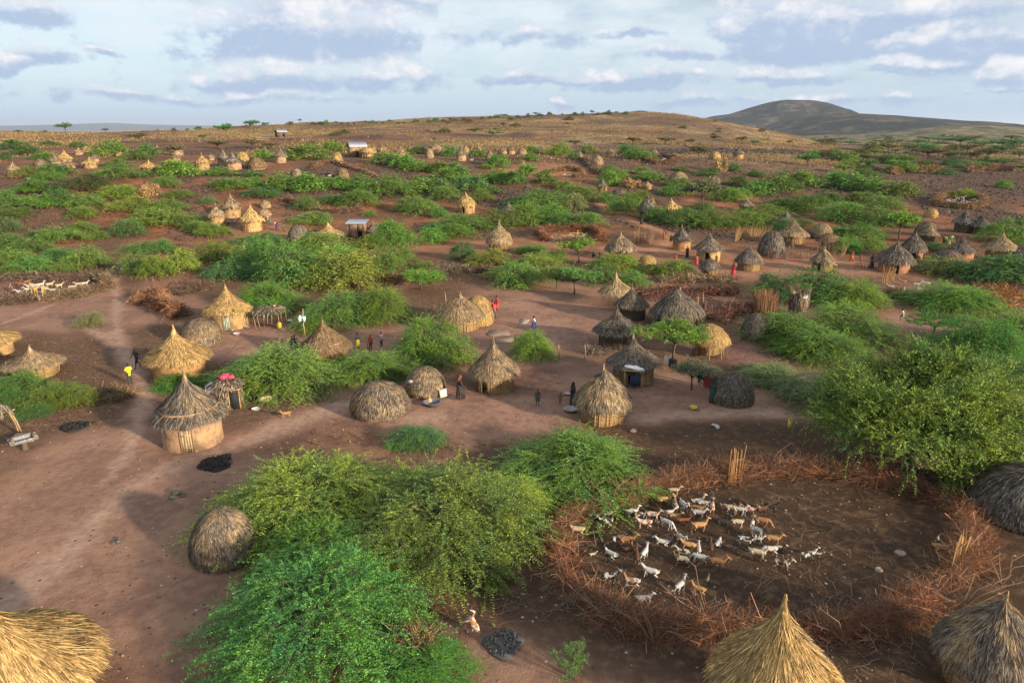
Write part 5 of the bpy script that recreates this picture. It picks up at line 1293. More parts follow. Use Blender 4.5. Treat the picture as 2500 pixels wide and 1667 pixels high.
brush('brush_heap', 'brown thorn litter heap beside the leafy bush and track', 'brush heap', gl('Z8', (850, 1080), (1000, 1060), (1150, 1080)), 1.1, .7, 260, 948, (.17, .105, .05), 'heaps of dead brush')
brush('brush_heap', 'dead branches lying between the front thickets', 'brush heap', gl('Z13', (150, 640), (300, 700), (420, 740)), 1.4, 1.2, 330, 949, (.16, .095, .055), 'heaps of dead brush')
brush('brush_heap', 'bare reddish twigs standing at the thicket foot', 'brush heap', gl('Z13', (430, 1330), (560, 1400), (680, 1400)), .8, 1.3, 160, 950, (.22, .12, .06), 'heaps of dead brush', lean=.9)
brush('brush_heap', 'grey brown brush line in the clearing beyond the lone thorn tree', 'brush heap', gl('Z5', (1650, 980), (1900, 960), (2200, 980)), 1.5, 1.1, 200, 951, (.13, .085, .06), 'heaps of dead brush', tw=.02)
brush('brush_heap', 'rust brush patch in front of the yellow green thicket', 'brush heap', gl('Z5', (1000, 1120), (1250, 1080), (1400, 1060)), 1.5, .9, 180, 952, (.20, .085, .05), 'heaps of dead brush', tw=.02)
brush('brush_heap', 'grey thorn pile beside the ash grey hut', 'brush heap', gl('Z10', (870, 680), (950, 650), (1060, 650)), .8, .8, 170, 953, (.14, .105, .085), 'heaps of dead brush')
brush('brush_heap', 'golden dry shrub glowing below the far stone terrace', 'brush heap', gl('Y4', (1110, 400), (1170, 390), (1220, 400)), 1.2, 5.0, 420, 954, (.31, .20, .085), 'heaps of dead brush', tw=.05, lean=1.0)
brush('brush_heap', 'straw coloured dry heap near a far hut', 'brush heap', gl('Y4', (130, 580), (190, 560), (270, 560)), 1.8, 2.6, 260, 955, (.32, .18, .08), 'heaps of dead brush', tw=.05)
brush('brush_heap', 'orange dry shrubs on the left bushy slope', 'brush heap', gl('Y1', (1560, 680), (1650, 650), (1740, 640)), 1.6, 3.0, 260, 956, (.34, .19, .08), 'heaps of dead brush', tw=.05, lean=.9)
brush('brush_heap', 'long russet hedge across the rocky flat', 'brush heap', gl('Y5', (780, 430), (900, 400), (1100, 400), (1350, 400)), 1.8, 2.4, 150, 957, (.25, .14, .06), 'heaps of dead brush', tw=.05)
brush('brush_heap', 'long russet hedge towards the valley edge', 'brush heap', gl('Y5', (1600, 410), (1800, 390), (2000, 390), (2150, 400)), 1.8, 3.0, 150, 958, (.23, .135, .07), 'heaps of dead brush', tw=.05)
brush('brush_heap', 'branchwood windrow running up the slope by the track', 'brush heap', gl('Y3', (2060, 430), (1960, 340), (1880, 270)), 1.3, 1.4, 150, 959, (.12, .075, .055), 'heaps of dead brush', tw=.04)
# upright stick fences and stockades
def stockade(label, L, h, seed, col, per_m=9, r=.03, loose=.10, group='stick fences'):
    rs = np.random.default_rng(seed); L = np.asarray(L, float); seg = np.hypot(*np.diff(L, axis=0).T); cum = np.concatenate([[0], np.cumsum(seg)]); mb = MB()
    for s in np.arange(0, cum[-1], 1 / per_m):
        x = np.interp(s, cum, L[:, 0]) + rs.normal(0, .05); y = np.interp(s, cum, L[:, 1]) + rs.normal(0, .05); z = gz(x, y); l = h * (.6 + .6 * rs.random()); e = rs.normal(0, loose, 2) * l
        mb.tube([(x, y, z - .1), (x + e[0] * .4 + rs.normal(0, .03), y + e[1] * .4, z + l * .55), (x + e[0], y + e[1], z + l)], [r, r * .8, r * .5], 4, cap=False)
    for f in (.35, .7):
        mb.tube([(a[0], a[1] - .05, gz(*a) + h * f) for a in L], r * .8, 4, cap=False)
    c = centred(mb)
    o = put('stick_fence', mb.mesh('stick_fence', M_STICK), None, c, None, label=label, category='fence', group=group); o.color = (*col, 1)
    return o
stockade('stick fence curving in front of the tall grey dome', gl('Z7', (190, 700), (220, 760), (300, 785), (400, 780), (455, 740), (450, 700)), 1.6, 61, (.15, .105, .08))
stockade('stick fence joining the stockade to the porch hut', gl('Z7', (460, 770), (540, 785), (640, 770)), 1.5, 62, (.16, .11, .08))
stockade('tall golden pole screen behind the grey villagers hut', gl('Z7', (-20, 640), (20, 620), (110, 600), (200, 590), (280, 590)), 2.1, 63, (.30, .19, .085))
stockade('low dark stick fence before the robed person', gl('Z7', (960, 850), (1050, 860), (1150, 865), (1210, 880)), .9, 64, (.12, .085, .065))
stockade('loose pale poles leaning by the brown store', gl('Z7', (650, 720), (760, 740), (860, 760), (900, 720)), 1.7, 65, (.26, .18, .10), per_m=6, loose=.2)
stockade('round stick corral standing alone by the track', gl('Z6', (1285, 700), (1300, 720), (1400, 722), (1450, 700), (1420, 670), (1320, 668), (1285, 700)), 1.9, 66, (.20, .13, .085), per_m=10)
stockade('row of tall reeds beside the small flock', gl('Z7', (1190, 985), (1230, 985), (1275, 975)), 2.2, 67, (.33, .20, .085), per_m=12, r=.035)
stockade('faint pole fence on the bare hillside', gl('Z1', (1640, 905), (1720, 905)), 2.6, 68, (.30, .20, .12), per_m=.9, r=.08)
# straight bundles of cut sticks standing in the brush
for (z_, cx, cyt, cyb, w_, lab, cl) in [('Z11', 255, 120, 300, 190, 'stack of upright brown brushwood beside the basket granary', (.27, .145, .075)), ('Z10', 1905, 200, 360, 30, 'bunch of dark upright sticks by the rounded hut', (.15, .09, .06)), ('Z10', 1845, 165, 250, 26, 'bunch of pale upright sticks behind the rounded hut', (.33, .21, .11)), ('Z9', 1930, 610, 760, 70, 'stack of bent grey poles beside the central hut', (.10, .07, .055))]:
    px, py = zp(z_, cx, cyb); p, t = at(px, py); w2 = w_ * ZO[z_][2] * t / FPX / 2; h2 = (cyb - cyt) * ZO[z_][2] * t / FPX / .95
    rs = np.random.default_rng(int(cx)); mb = MB(); n_ = int(60 + 500 * min(w2, 1))
    for q in range(n_ // 2):
        a = rs.random() * 6.28; r0 = w2 * math.sqrt(rs.random()); l = h2 * (.7 + .35 * rs.random()); k2 = 1.0 + .25 * rs.normal()
        mb.tube([(r0 * math.cos(a), r0 * math.sin(a), -.05), (r0 * math.cos(a) * 1.02, r0 * math.sin(a), l * .6), (r0 * math.cos(a) * k2, r0 * math.sin(a) * k2, l)], [.022, .018, .008], 4, cap=False)
    o = put('stick_bundle', mb.mesh('stick_bundle', M_STICK), None, (p.x, p.y + w2, p.z), None, label=lab, category='bundle', group='bundles of standing sticks'); o.color = (*cl, 1)
# ------------------------------------------------------------------ goats and people: limbs merged into one continuous skin
class Body(MB):
    def ball(self, c, r, s=(1, 1, 1), k=10):
        th = np.linspace(0, np.pi, 8); m0 = self.n
        prof = np.stack([np.sin(th[1:-1]) * r, -np.cos(th[1:-1]) * r], 1)
        sub = MB().lathe(prof, k, close_top=True, close_bot=True)
        V = np.vstack(sub.V) * np.array(s)
        self.add(V + np.array(c), np.vstack(sub.Q), np.vstack(sub.T)); return self
    def limb(self, pts, rad, k=9):
        pts = np.asarray(pts, float); rad = np.asarray(rad, float) if not np.isscalar(rad) else np.full(len(pts), rad)
        self.tube(pts, rad, k)
        for p, r in zip(pts, rad): self.ball(p, r * .995)
        return self
_jobs = {}
def job(key, mb, vox): _jobs[key] = (mb, vox)
def run_jobs():
    tmp = {}
    for k, (mb, vox) in _jobs.items():
        me = mb.mesh('tmp'); o = bpy.data.objects.new('tmp', me); COL.objects.link(o)
        md = o.modifiers.new('r', 'REMESH'); md.mode = 'VOXEL'; md.voxel_size = vox; md.use_smooth_shade = True
        sm = o.modifiers.new('s', 'SMOOTH'); sm.factor = .5; sm.iterations = 2
        tmp[k] = o
    dg = bpy.context.evaluated_depsgraph_get()
    out = {}
    for k, o in tmp.items():
        out[k] = bpy.data.meshes.new_from_object(o.evaluated_get(dg)); out[k].name = str(k[-1])
    for o in tmp.values():
        me = o.data; bpy.data.objects.remove(o); bpy.data.meshes.remove(me)
    return out

def goat_body(pose):
    b = Body()
    lift = {'stand': 0, 'up': 0, 'graze': 0, 'lie': -.30, 'rear': 0}[pose]
    Z = lambda z: z + lift
    b.limb([(-.36, 0, Z(.53)), (-.20, 0, Z(.525)), (.02, 0, Z(.505)), (.22, 0, Z(.53)), (.34, 0, Z(.57))], [.10, .142, .158, .145, .105])
    if pose == 'graze':
        nk = [(.36, 0, .58), (.50, 0, .46), (.58, .02, .30)]; hd = [(.58, .02, .30), (.65, .03, .20), (.70, .04, .10)]
    elif pose == 'up':
        nk = [(.33, 0, .60), (.42, 0, .78), (.46, .01, .92)]; hd = [(.46, .01, .93), (.55, .02, .91), (.65, .03, .85)]
    else:
        nk = [(.34, 0, Z(.60)), (.45, 0, Z(.72)), (.53, 0, Z(.82))]; hd = [(.53, 0, Z(.83)), (.61, .01, Z(.80)), (.70, .02, Z(.73))]
    b.limb(nk, [.095, .072, .060]); b.limb(hd, [.064, .054, .034])
    h = np.array(hd[0])
    for s in (-1, 1): b.limb([h + [-.01, s * .05, .03], h + [-.03, s * .12, .02], h + [-.02, s * .17, -.03]], [.02, .022, .012], 6)
    b.limb([(-.41, 0, Z(.60)), (-.47, 0, Z(.66)), (-.49, 0, Z(.70))], [.03, .024, .014], 6)
    for s in (-1, 1):
        if pose == 'lie':
            b.limb([(.27, s * .10, .20), (.40, s * .13, .08), (.30, s * .15, .045)], [.055, .035, .026])
            b.limb([(-.26, s * .11, .22), (-.10, s * .19, .12), (-.30, s * .20, .045), (-.12, s * .21, .035)], [.09, .055, .032, .024])
        else:
            st = .06 * s
            b.limb([(.27, s * .085, .48), (.28 + st * .3, s * .09, .28), (.27 + st, s * .09, .05), (.285 + st, s * .09, .015)], [.056, .036, .024, .026])
            b.limb([(-.28, s * .085, .50), (-.20 - st * .2, s * .095, .37), (-.33 - st, s * .095, .23), (-.30 - st * 1.3, s * .095, .05), (-.285 - st * 1.3, s * .095, .015)], [.095, .062, .033, .024, .026])
    if pose == 'rear':
        V = np.vstack(b.V); a = math.radians(62); piv = np.array([-.3, 0, .1])
        M = np.array([[math.cos(a), 0, -math.sin(a)], [0, 1, 0], [math.sin(a), 0, math.cos(a)]])
        up = V[:, 2] > .26
        W_ = np.where((V[:, 0] > -.42) & ((V[:, 2] > .30) | (V[:, 0] > .1)), 1.0, 0.0)[:, None]
        b.V = [V * (1 - W_) + ((V - piv) @ M.T + piv) * W_]
    return b
def horn_mesh(): 
    return MB().tube([(0, 0, 0), (-.03, .012, .06), (-.08, .03, .10), (-.14, .05, .10)], [.017, .015, .011, .004], 6).mesh('horn', M_PLAIN)
for p_ in ('stand', 'up', 'graze', 'lie', 'rear'): job(('goat', p_), goat_body(p_), .016)

SKIN = (.045, .026, .018)
POSES = {  # hip height, leg joints (knee, ankle) per side, arm joints (elbow, wrist) per side
    'stand': dict(k=[(.10, -.02, .50), (-.10, .0, .50)], a=[(.11, .01, .08), (-.12, .03, .08)], e=[(.27, .03, 1.12), (-.27, .03, 1.12)], w=[(.27, -.06, .88), (-.28, -.04, .88)], hip=.92, lean=0),
    'walk': dict(k=[(.10, -.18, .52), (-.10, .06, .50)], a=[(.10, -.26, .09), (-.10, .34, .14)], e=[(.26, .15, 1.14), (-.26, -.08, 1.13)], w=[(.27, .16, .90), (-.26, -.26, .96)], hip=.91, lean=-.04),
    'run': dict(k=[(.10, -.34, .62), (-.10, .12, .52)], a=[(.10, -.22, .22), (-.10, .52, .36)], e=[(.26, .22, 1.18), (-.28, -.14, 1.12)], w=[(.22, .05, .98), (-.20, -.34, 1.22)], hip=.90, lean=-.14),
    'hold': dict(k=[(.10, -.03, .50), (-.10, .0, .50)], a=[(.12, .01, .08), (-.12, .02, .08)], e=[(.27, .02, 1.13), (-.27, .02, 1.13)], w=[(.12, -.24, 1.16), (-.10, -.25, 1.20)], hip=.92, lean=0),
    'reach': dict(k=[(.10, -.03, .50), (-.10, .0, .50)], a=[(.12, .01, .08), (-.12, .02, .08)], e=[(.40, -.03, 1.30), (-.27, .02, 1.13)], w=[(.58, -.14, 1.22), (-.26, -.06, .90)], hip=.92, lean=0),
    'sit': dict(k=[(.13, -.42, .50), (-.13, -.38, .48)], a=[(.12, -.66, .07), (-.14, -.62, .07)], e=[(.26, -.10, .46), (-.26, -.10, .46)], w=[(.18, -.34, .48), (-.18, -.34, .46)], hip=.16, lean=-.06),
}
def person_rig(pose):
    P = POSES[pose]; h = P['hip']; l = P['lean']; up = h - .92
    sh = np.array([0, l, 1.40 + up]); 
    return P, h, l, up
def person_body(pose):
    P, h, l, up = person_rig(pose); b = Body()
    t = Body(); t.limb([(0, 0, h - .02), (0, l * .3, h + .15), (0, l * .7, h + .33), (0, l, h + .46)], [.135, .115, .14, .10])
    V = np.vstack(t.V) * np.array([1.12, .72, 1]); b.add(V, np.vstack(t.Q), np.vstack(t.T))
    b.limb([(0, l, h + .48), (0, l * 1.15 - .01, h + .60)], [.058, .052])
    hc = np.array([0, l * 1.2 - .02, h + .715])
    b.ball(hc, .115, (1, 1, 1)); 
    V = b.V[-1]; b.V[-1] = (V - hc) * np.array([.72, .86, 1.02]) + hc
    b.ball(hc + [0, -.045, -.06], .055); b.ball(hc + [0, -.105, -.012], .016); b.ball(hc + [0, -.10, -.05], .02)
    for s in (-1, 1): b.ball(hc + [s * .086, .01, -.005], .022, (.5, 1, 1.3)); b.ball(hc + [s * .035, -.093, .012], .016)
    for i, s in enumerate((1, -1)):
        b.limb([(s * .17, l, 1.38 + up), P['e'][i] if pose == 'sit' else np.array(P['e'][i]) + [0, l, 0], P['w'][i] if pose == 'sit' else np.array(P['w'][i]) + [0, l, 0]], [.058, .040, .027])
        w = np.array(P['w'][i]) + ([0, 0, 0] if pose == 'sit' else [0, l, 0]); e = np.array(P['e'][i]) + ([0, 0, 0] if pose == 'sit' else [0, l, 0])
        d = nrm(w - e); a = nrm(np.cross(d, [s * 1.0, 0, .25])); c = np.cross(d, a)
        b.limb([w, w + d * .05, w + d * .085], [.026, .034, .032])
        for q, ln in enumerate((.060, .076, .072, .055)):
            o = w + d * .085 + a * (q - 1.5) * .019
            b.limb([o, o + d * ln * .55 + c * .006 * s, o + d * ln + c * .02 * s], [.010, .0095, .008], 6)
        o = w + d * .03 + a * -.032
        b.limb([o, o + d * .03 - a * .022, o + d * .06 - a * .026], [.012, .011, .009], 6)
        k, an = np.array(P['k'][i]), np.array(P['a'][i])
        b.limb([(s * .085, 0, h), k, k + (an - k) * .35 + [0, .015, 0], an], [.095, .058, .052, .034])
        fd = nrm(np.array([s * .12, -1, 0])) if pose != 'sit' else nrm(np.array([s * .2, -.5, .6]))
        b.limb([an - [0, 0, .03], an + fd * .09 - [0, 0, .045], an + fd * .17 - [0, 0, .052]], [.036, .034, .024])
    return b
def person_cloth(pose, kind):
    P, h, l, up = person_rig(pose); b = Body()
    adj = (lambda v: np.array(v)) if pose == 'sit' else (lambda v: np.array(v) + [0, l, 0])
    if kind in ('shirt', 'robe', 'dress'):
        t = Body(); t.limb([(0, 0, h - .10), (0, l * .3, h + .15), (0, l * .7, h + .33), (0, l, h + .45)], [.165, .145, .165, .115])
        b.add(np.vstack(t.V) * np.array([1.12, .78, 1]), np.vstack(t.Q), np.vstack(t.T))
        for i, s in enumerate((1, -1)):
            e = adj(P['e'][i]); o = np.array([s * .17, l, 1.38 + up])
            b.limb([o, o + (e - o) * (.75 if kind == 'shirt' else .95)], [.075, .062])
    if kind in ('trousers', 'shorts'):
        for i, s in enumerate((1, -1)):
            k, an = np.array(P['k'][i]), np.array(P['a'][i])
            b.limb([(s * .085, 0, h), k] + ([k + (an - k) * .92] if kind == 'trousers' else []), [.112, .078] + ([.056] if kind == 'trousers' else []))
        b.limb([(-.06, 0, h), (.06, 0, h)], .125)
    if kind in ('skirt', 'robe', 'dress'):
        end = {'skirt': .42, 'robe': .12, 'dress': .50}[kind]
        if pose == 'sit':
            b.limb([(0, 0, .16), (.08, -.36, .44)], [.16, .13]); b.limb([(0, 0, .16), (-.08, -.34, .42)], [.16, .13]); b.limb([(.1, -.4, .44), (.12, -.6, .14)], [.1, .08]); b.limb([(-.1, -.4, .44), (-.12, -.58, .14)], [.1, .08])
        else:
            ks = (np.array(P['k'][0]) + np.array(P['k'][1])) / 2; sp = abs(P['k'][0][1] - P['k'][1][1]) * .5
            for q in range(9):
                a = q / 9 * 2 * math.pi; rr = np.array([math.cos(a) * .20, math.sin(a) * (.14 + sp), 0])
                b.limb([(rr[0] * .45, rr[1] * .4, h + .08), (ks[0] + rr[0] * .9, ks[1] + rr[1] * .9, h * .55), (ks[0] + rr[0] * 1.1, ks[1] + rr[1] * 1.15, end)], [.10, .085, .055], 7)
    if kind == 'hair':
        hc = np.array([0, l * 1.2 - .02, h + .715]); b.ball(hc + [0, .018, .022], .118); b.V[-1] = (b.V[-1] - hc) * np.array([.76, .90, 1.02]) + hc
    if kind == 'headcloth':
        hc = np.array([0, l * 1.2 - .02, h + .715]); b.ball(hc + [0, .02, .02], .13); b.V[-1] = (b.V[-1] - hc) * np.array([.8, .92, 1.05]) + hc
        b.limb([hc + [0, .08, -.02], (0, l + .10, h + .42)], [.08, .11])
    return b

# image right of a place, for headings read in the photograph (0 right, 90 away, 180 left, 270 towards)
def heading(p, deg): return R(deg) - math.atan2(p.x, p.y)
CREAM, WHITE, TAN, BRN, RED, DRKB, BLK, GRY = (.47, .38, .26), (.46, .44, .42), (.38, .22, .105), (.30, .15, .07), (.22, .085, .045), (.10, .055, .035), (.035, .032, .032), (.42, .40, .38)
def coat_mat(N):
    oi = N.n('ShaderNodeObjectInfo'); tc_ = N.n('ShaderNodeTexCoord'); p = tc_.outputs['Object']
    off = N.m('MULTIPLY', oi.outputs['Random'], 30.0)
    q = N.vm('ADD', p, N.n('ShaderNodeCombineXYZ', ins={0: off, 1: off, 2: off}).outputs[0])
    n = N.noise(q, 4.2, 2, .5)
    a = oi.outputs['Alpha']
    spot = N.m('MULTIPLY', N.ss(n, .47, .53), N.m('LESS_THAN', N.m('ABSOLUTE', N.m('SUBTRACT', a, .5)), .1))
    sx = N.n('ShaderNodeSeparateXYZ'); N.set(sx.inputs[0], p)
    head = N.m('MULTIPLY', N.ss(sx.outputs[0], .36, .44), N.m('LESS_THAN', a, .3))
    c = N.mix(spot, oi.outputs['Color'], N.mix(N.m('GREATER_THAN', oi.outputs['Random'], .5), (.46, .44, .42), (.45, .38, .28)))
    c = N.mix(head, c, (.06, .04, .03))
    c = N.mix(N.ss(N.noise(q, 25.0, 3, .7), .35, .7), N.mix(1.0, c, (.78, .76, .74), 'MULTIPLY'), c)
    return principled(N, c, .9, .15)
M_COAT = mat('goat coat', coat_mat)
def skin_mat(N):
    oi = N.n('ShaderNodeObjectInfo')
    return principled(N, oi.outputs['Color'], .55, .35)
M_SKIN = mat('dark skin', skin_mat)
PEOPLE = [  # zone, x, head y, feet y, facing (0 to the camera, 90 to the right), pose, [(garment, colour)], label
    ('Z8', 1172, 758, 942, 20, 'stand', [('shirt', (.80, .56, .03)), ('trousers', (.035, .045, .04))], 'person in a bright yellow shirt and dark trousers on the footpath'),
    ('Z8', 1238, 618, 802, -60, 'walk', [('shirt', (.05, .06, .03)), ('shorts', (.035, .035, .03))], 'person in dark green shirt and shorts walking behind the yellow shirt'),
    ('Z9', 425, 515, 650, 20, 'stand', [('shirt', (.03, .035, .05)), ('skirt', (.04, .05, .07))], 'person in dark clothes standing in front of the pointed brown hut'),
    ('Z9', 443, 505, 620, 100, 'hold', [('shirt', (.025, .025, .03)), ('skirt', (.03, .03, .04))], 'tallest person of the dark group beside the pointed brown hut'),
    ('Z9', 470, 540, 640, -80, 'stand', [('dress', (.035, .04, .06))], 'child in dark dress at the roof edge of the pointed brown hut'),
    ('Z9', 1008, 482, 645, 60, 'hold', [('shirt', (.03, .05, .045)), ('skirt', (.42, .40, .04))], 'person in a dark top and yellow-green skirt holding something'),
    ('Z9', 1122, 505, 640, -20, 'stand', [('shirt', (.45, .05, .05)), ('trousers', (.04, .045, .06))], 'person in red top between the yellow skirt and the pink shirt'),
    ('Z9', 1100, 585, 692, 10, 'stand', [('dress', (.10, .05, .04))], 'small child standing in front of the red-topped person'),
    ('Z9', 1218, 475, 608, -40, 'hold', [('shirt', (.72, .42, .48)), ('trousers', (.04, .04, .055))], 'person in a pale pink shirt with folded arms'),
    ('Z9', 2212, 150, 345, 170, 'stand', [('robe', (.62, .05, .035)), ('hair', (.02, .015, .012))], 'person wrapped in bright red cloth behind the golden dome'),
    ('Z9', 2250, 150, 290, -60, 'stand', [('shirt', (.70, .07, .045)), ('skirt', (.5, .05, .05))], 'person in scarlet standing beyond the red-wrapped one'),
    ('Z9', 2232, 205, 355, 60, 'stand', [('shirt', (.60, .06, .05)), ('trousers', (.05, .06, .09))], 'person in red top and dark trousers nearest the golden dome'),
    ('Z9', 1920, 868, 1082, 100, 'walk', [('robe', (.035, .028, .028)), ('headcloth', (.22, .06, .04))], 'person in a long dark robe and red headcloth walking by the central hut'),
    ('Z10', 382, 333, 472, -80, 'walk', [('shirt', (.72, .72, .66)), ('skirt', (.05, .06, .22))], 'girl in white shirt and blue skirt striding over the sandy yard'),
    ('Z10', 217, 498, 590, 0, 'stand', [('shirt', (.06, .06, .08)), ('shorts', (.05, .05, .05))], 'child standing behind the small bush near the mats'),
    ('Z10', 413, 988, 1130, 10, 'stand', [('dress', (.06, .07, .06))], 'girl in a dark dress facing the camera in the front yard'),
    ('Z10', 615, 1020, 1125, -10, 'stand', [('shirt', (.16, .10, .06))], 'toddler standing alone beside the girl in the dark dress'),
    ('Z10', 728, 922, 1150, 60, 'stand', [('robe', (.045, .035, .04)), ('headcloth', (.05, .03, .03))], 'tall woman in dark wrap beside the sunlit rounded hut'),
    ('Z10', 1978, 915, 1112, -30, 'stand', [('robe', (.03, .06, .055))], 'person in a dark green wrap beside the hanging red cloth'),
    ('Z10', 1868, 822, 960, 0, 'stand', [('shirt', (.03, .03, .035)), ('skirt', (.04, .03, .03))], 'person standing behind the washing line'),
    ('Z6', 1342, 455, 545, 150, 'walk', [('robe', (.03, .025, .025))], 'dark figure walking on the sandy track below the dark hut'),
    ('Z6', 1546, 593, 682, 20, 'stand', [('robe', (.30, .06, .05))], 'person in dull red standing with a green-clad one by the corral'),
    ('Z6', 1562, 598, 682, -30, 'stand', [('shirt', (.12, .10, .05)), ('skirt', (.16, .28, .04))], 'person in a green skirt beside the dull red one'),
    ('Z6', 1608, 632, 700, 0, 'stand', [('robe', (.05, .04, .05))], 'dark clad person against the bright orange mud hut'),
    ('Z6', 1752, 738, 842, 30, 'stand', [('robe', (.025, .03, .03))], 'person in a long black robe between the orange and yellow huts'),
    ('Z6', 1648, 802, 892, 0, 'reach', [('robe', (.32, .055, .05))], 'person in dark red reaching out in front of the orange hut'),
    ('Z6', 1838, 812, 912, 60, 'stand', [('robe', (.38, .05, .05))], 'person in crimson before the yellow-walled hut'),
    ('Z6', 1872, 845, 908, 0, 'stand', [('dress', (.16, .06, .05))], 'child beside the crimson person'),
    ('Z6', 1945, 812, 868, 90, 'sit', [('dress', (.08, .30, .17))], 'person in green sitting in the yellow hut doorway'),
    ('Z6', 2013, 812, 890, 0, 'stand', [('robe', (.15, .05, .05))], 'person in maroon behind the squat dark store'),
    ('Z6', 2165, 868, 1000, -40, 'stand', [('robe', (.48, .05, .05)), ('hair', (.02, .015, .012))], 'person in a bright red robe beside the grey hut'),
    ('Z6', 905, 790, 838, 120, 'sit', [('shirt', (.03, .04, .06)), ('trousers', (.03, .035, .05))], 'person in black sitting nearest the round-topped tree'),
    ('Z6', 962, 785, 855, 110, 'sit', [('shirt', (.035, .045, .08)), ('trousers', (.03, .035, .06))], 'person in navy sitting by the rounded tan hut'),
    ('Z7', 932, 702, 797, 120, 'walk', [('robe', (.34, .09, .04))], 'person in rusty orange wrap walking by the leaning poles'),
    ('Z7', 1010, 735, 800, 0, 'stand', [('dress', (.20, .09, .08))], 'child standing between the orange wrap and the dark fence'),
    ('Z7', 1098, 733, 850, 0, 'stand', [('robe', (.04, .035, .045))], 'person in black behind the low dark stick fence'),
    ('Z7', 1140, 748, 805, 0, 'reach', [('shirt', (.25, .12, .10)), ('skirt', (.1, .06, .05))], 'child beside the person in black near the dark hut'),
    ('Z7', 1688, 575, 668, 60, 'stand', [('shirt', (.08, .06, .05)), ('skirt', (.05, .05, .05))], 'dark clad member of the gathering, on its near end'),
    ('Z7', 1708, 585, 672, 20, 'stand', [('shirt', (.35, .40, .06)), ('skirt', (.12, .22, .06))], 'person in lime green at the gathering'),
    ('Z7', 1728, 578, 676, -20, 'stand', [('shirt', (.10, .20, .06)), ('skirt', (.25, .30, .05))], 'person in olive green in the gathering middle'),
    ('Z7', 1748, 575, 660, 0, 'hold', [('shirt', (.60, .52, .05)), ('skirt', (.08, .12, .10))], 'person in yellow at the gathering'),
    ('Z7', 1768, 590, 650, -90, 'stand', [('robe', (.07, .06, .06))], 'dark figure at the far end of the gathering'),
    ('Z7', 1800, 585, 640, -60, 'stand', [('robe', (.06, .05, .05))], 'dark figure apart from the gathering by the charcoal cone'),
    ('Z7', 586, 538, 610, 0, 'stand', [('robe', (.03, .03, .035))], 'dark figure beside the pointed golden hut'),
    ('Z7', 612, 545, 612, 40, 'stand', [('robe', (.035, .03, .035))], 'second dark figure between the golden hut and tan dome'),
    ('Z7', 1352, 1188, 1290, -90, 'run', [('shirt', (.70, .66, .55)), ('shorts', (.05, .05, .06))], 'child in a pale shirt running across the bare patch'),
    ('Z5', 366, 435, 512, 0, 'stand', [('shorts', (.15, .09, .06))], 'person standing farthest up the slope from the pale hut trio'),
    ('Z5', 220, 465, 547, 30, 'stand', [('shirt', (.20, .06, .05)), ('skirt', (.06, .12, .09))], 'person in red and green beside the thatched store'),
    ('Z5', 186, 470, 532, 0, 'stand', [('dress', (.06, .045, .04))], 'dark person in the shade of the thatched store'),
    ('Z5', 268, 508, 588, 60, 'stand', [('shirt', (.62, .48, .52)), ('skirt', (.45, .30, .38))], 'person in pale pink and white near the golden trio hut'),
    ('Z5', 288, 515, 592, -30, 'stand', [('shirt', (.12, .06, .12)), ('skirt', (.10, .06, .16))], 'person in purple next to the pale pink one'),
    ('Z5', 345, 533, 612, 20, 'stand', [('shirt', (.14, .10, .04)), ('skirt', (.05, .09, .04))], 'person in dark green nearest the grey and gold dome'),
    ('Z4', 2195, 725, 790, 0, 'stand', [('shirt', (.65, .50, .55)), ('skirt', (.55, .03, .09))], 'person in red among the thickets'),
    ('Z4', 1066, 898, 998, 0, 'stand', [('robe', (.02, .02, .025))], 'dark figure in the shade at the thicket corner'),
]
for p_ in PEOPLE:
    job(('person', p_[5], 'person'), person_body(p_[5]), .011)
    for g_, _ in p_[6]: job(('cloth', p_[5], g_), person_cloth(p_[5], g_), .016)
    job(('cloth', p_[5], 'hair'), person_cloth(p_[5], 'hair'), .016)
SKINS = run_jobs()
for k, me in SKINS.items():
    me.materials.clear(); me.materials.append(M_COAT if k[0] == 'goat' else M_SKIN if k[0] == 'person' else M_PLAIN)
HORN = horn_mesh()

for (z_, x, yh, yf, fc, pose, garb, lab) in PEOPLE:
    p, t = zat(z_, x, yf)
    py = zp(z_, x, yh)[1]
    top = CAM_Z + p.y * math.tan(math.atan((833.5 - py) / FPX) - PITCH)
    full = POSES[pose]['hip'] + .84
    s = float(np.clip((top - p.z) / full, .5, 1.12))
    b = put('person', SKINS[('person', pose, 'person')], None, p, face_cam(p) + R(fc), label=lab, category='person', group='villagers')
    b.scale = (s, s, s); b.color = (*SKIN, 1)
    gs = list(garb)
    if not any(g in ('hair', 'headcloth') for g, _ in gs): gs.append(('hair', (.018, .014, .012)))
    for g, c in gs:
        o = put(g, SKINS[('cloth', pose, g)], b); o.color = (*c, 1)

